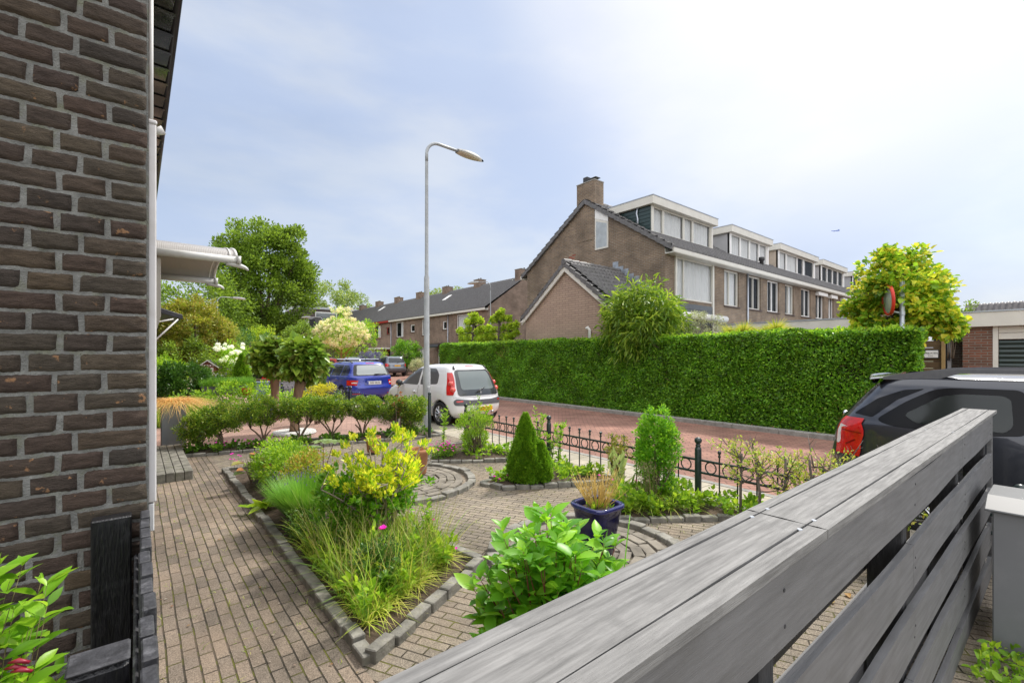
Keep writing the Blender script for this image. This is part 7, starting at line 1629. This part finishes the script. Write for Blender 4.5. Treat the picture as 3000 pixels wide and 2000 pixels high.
big_leaf_bush('dogwood_shoots', 'low left shoots of the dogwood reaching over the paving', (1.22, 1.45, 0), (1.18, 1.45, .38), (.2, .22, .16), 18, (.06, .1), LM_HYD, RST)
b = MB(); b.tube(bez((1.75, 1.35, .35), (1.82, 1.38, .65), (1.93, 1.42, .88), 8), [.003] * 8 + [.001], 5); tag(ob('grass_stalk', b, M('stalk_green', (.2, .5, .03), .5), smooth=True), 'single thick light green stalk in front of the blue pot', 'stalk')
n = 700; P = np.c_[rng.uniform(.75, 1.6, n), rng.uniform(1.0, 1.45, n), np.full(n, 0.)]
tag(leafob('fence_weeds', leaf_geo(P + rng.random((n, 3)) * np.array([.0, .0, .25]), rng.normal(size=(n, 3)) + np.array([0, 0, .6]), rng.uniform(.015, .04, n), .5), LM_WEI), 'thin weeds at the foot of the board fence', 'weeds', kind='stuff')
t = thing('weigela_bush', 'light green weigela with dark red buds at the lower left corner', 'bush', (-.85, 1.0, 0))
big = big_leaf_bush('weigela_branches', 'light green weigela branches hanging before the brick wall, lower left', (-.4, 1.4, .1), (-.245, 1.44, .98), (.12, .11, .3), 105, (.045, .085), LM_WEI, M('weigela_twig', (.16, .13, .05), .7), asp=.42, pairs=5, sr=.35)
for ch_ in list(big.children): pass
bpy.data.objects.remove(t)
b = MB()
for x, y, z in ((-.2, 1.36, 1.06), (-.205, 1.36, 1.05), (-.195, 1.35, 1.045)): b.tube([(x, y, z), (x + .015, y - .01, z + .004), (x + .032, y - .015, z - .004)], [.002, .005, .003], 6)
ob('bud', b, M('dark_red_bud', (.25, .01, .03), .4), big, True)
# hornbeam by the iron fence near the black car
t = thing('hornbeam_hedge', 'pruned hornbeam with bare twigs and yellow green leaves along the iron fence', 'hedge', (4.75, 1.6, 0)); b = MB(); cl = []
for k in range(7):
    y0_ = 2.15 - k * .22; x0_ = 4.72 + rnd.uniform(-.05, .05); tp = (x0_ + rnd.uniform(-.05, .05), y0_ + rnd.uniform(-.05, .05), .68 + .02 * k); b.tube([(x0_, y0_, 0), (x0_, y0_, .35), tp], [.016, .014, .01], 6)
    for j in range(14):
        z = rnd.uniform(.35, .72); e = Vector((x0_ + rnd.uniform(-.22, .22), y0_ + rnd.uniform(-.22, .22), z + rnd.uniform(.02, .26))); s_ = Vector((x0_, y0_, z)); b.tube(bez(s_, (s_ + e) / 2 + Vector((0, 0, -.03)), e, 3), [.008, .006, .004, .002], 5)
        for _ in range(3): q = s_.lerp(e, rnd.uniform(.4, 1)); r_ = q + Vector((rnd.uniform(-.08, .08), rnd.uniform(-.08, .08), rnd.uniform(0, .13))); b.tube([q, r_], [.003, .0012], 4); cl.append((np.array(r_) - np.array([0, 0, .06]), .045))
ob('stem', b, M('hornbeam_bark', (.13, .11, .095), .85, var=.3), t, True); leafob('foliage', crown([c_ for c_ in cl if c_[0][2] < .8], 9, (.02, .042), .5, updir=.3), leafmat('hornbeam_leaf', [(.12, .27, .03), (.26, .42, .05), (.46, .4, .08)]), t)
n = 900; P = np.c_[rng.uniform(3.3, 3.78, n), rng.uniform(-.6, .34, n), np.zeros(n)]
tag(leafob('cabinet_weeds', leaf_geo(P + rng.random((n, 3)) * np.array([0, 0, .07]), rng.normal(size=(n, 3)) + np.array([0, 0, .7]), rng.uniform(.02, .06, n), .5), LM_FRESH), 'weeds growing at the foot of the grey utility cabinet', 'weeds', kind='stuff')
n = 500; P = np.c_[rng.uniform(3.6, 4.9, n), rng.uniform(1.0, 2.0, n), np.zeros(n)]
tag(leafob('fallen_leaves', leaf_geo(P[:60] + np.array([0, 0, .015]), rng.normal(size=(60, 3)) * np.array([1, 1, .15]), rng.uniform(.03, .06, 60), .7, upw=4), leafmat('fallen_leaf', [(.35, .14, .04), (.3, .22, .06)])), 'a few brown fallen leaves on the garden paving', 'leaves', kind='stuff')

n = 260; P = np.c_[rng.uniform(.05, 4.6, n), rng.uniform(1.2, 8.0, n), np.full(n, .012)]
tag(leafob('litter', leaf_geo(P, rng.normal(size=(n, 3)) * np.array([1, 1, .1]), rng.uniform(.008, .026, n), .7, upw=4), leafmat('litter_mix', [(.3, .22, .1), (.2, .1, .05), (.45, .42, .36), (.16, .2, .05)])), 'tiny dry leaves and crumbs scattered over the garden paving', 'leaves', kind='stuff')

for lb, x, y, h_ in (('upright green shoot at the right of the near grass', 1.9, 3.45, .5), ('leafy weed shoot in front of the golden shrub', 1.42, 3.4, .42), ('leafy weed shoot at the path side of the near grass', 1.15, 3.55, .36), ('leafy shoot near the front tip of the central bed', 1.3, 2.95, .3)):
    t = thing('leafy_shoot', lb, 'plant', (x, y, .05), group='leafy shoots in the beds'); b = MB(); Ls = []
    for q in range(4):
        tp = (x + rnd.uniform(-.12, .12), y + rnd.uniform(-.12, .12), h_ * rnd.uniform(.6, 1)); P = bez((x, y, .05), (x, y, h_ * .5), tp, 8); b.tube(P, [.004 - .0003 * k for k in range(9)], 5)
        Pn = np.array([list(p) for p in P]); k = rng.random(26) ** .7; ix = k * 8; i0 = np.minimum(ix.astype(int), 7); pp = Pn[i0] + (Pn[i0 + 1] - Pn[i0]) * (ix - i0)[:, None]; a = rng.random(26) * 6.28
        Ls.append(leaf_geo(pp, np.c_[np.cos(a), np.sin(a), .4 + .6 * k], rng.uniform(.03, .075, 26), .42, droop=.25))
    ob('stem', b, M('green_stem', (.1, .16, .04), .6), t, True); leafob('foliage', join(*Ls), LM_FRESH if x > 1.3 else LM_EUOD, t)
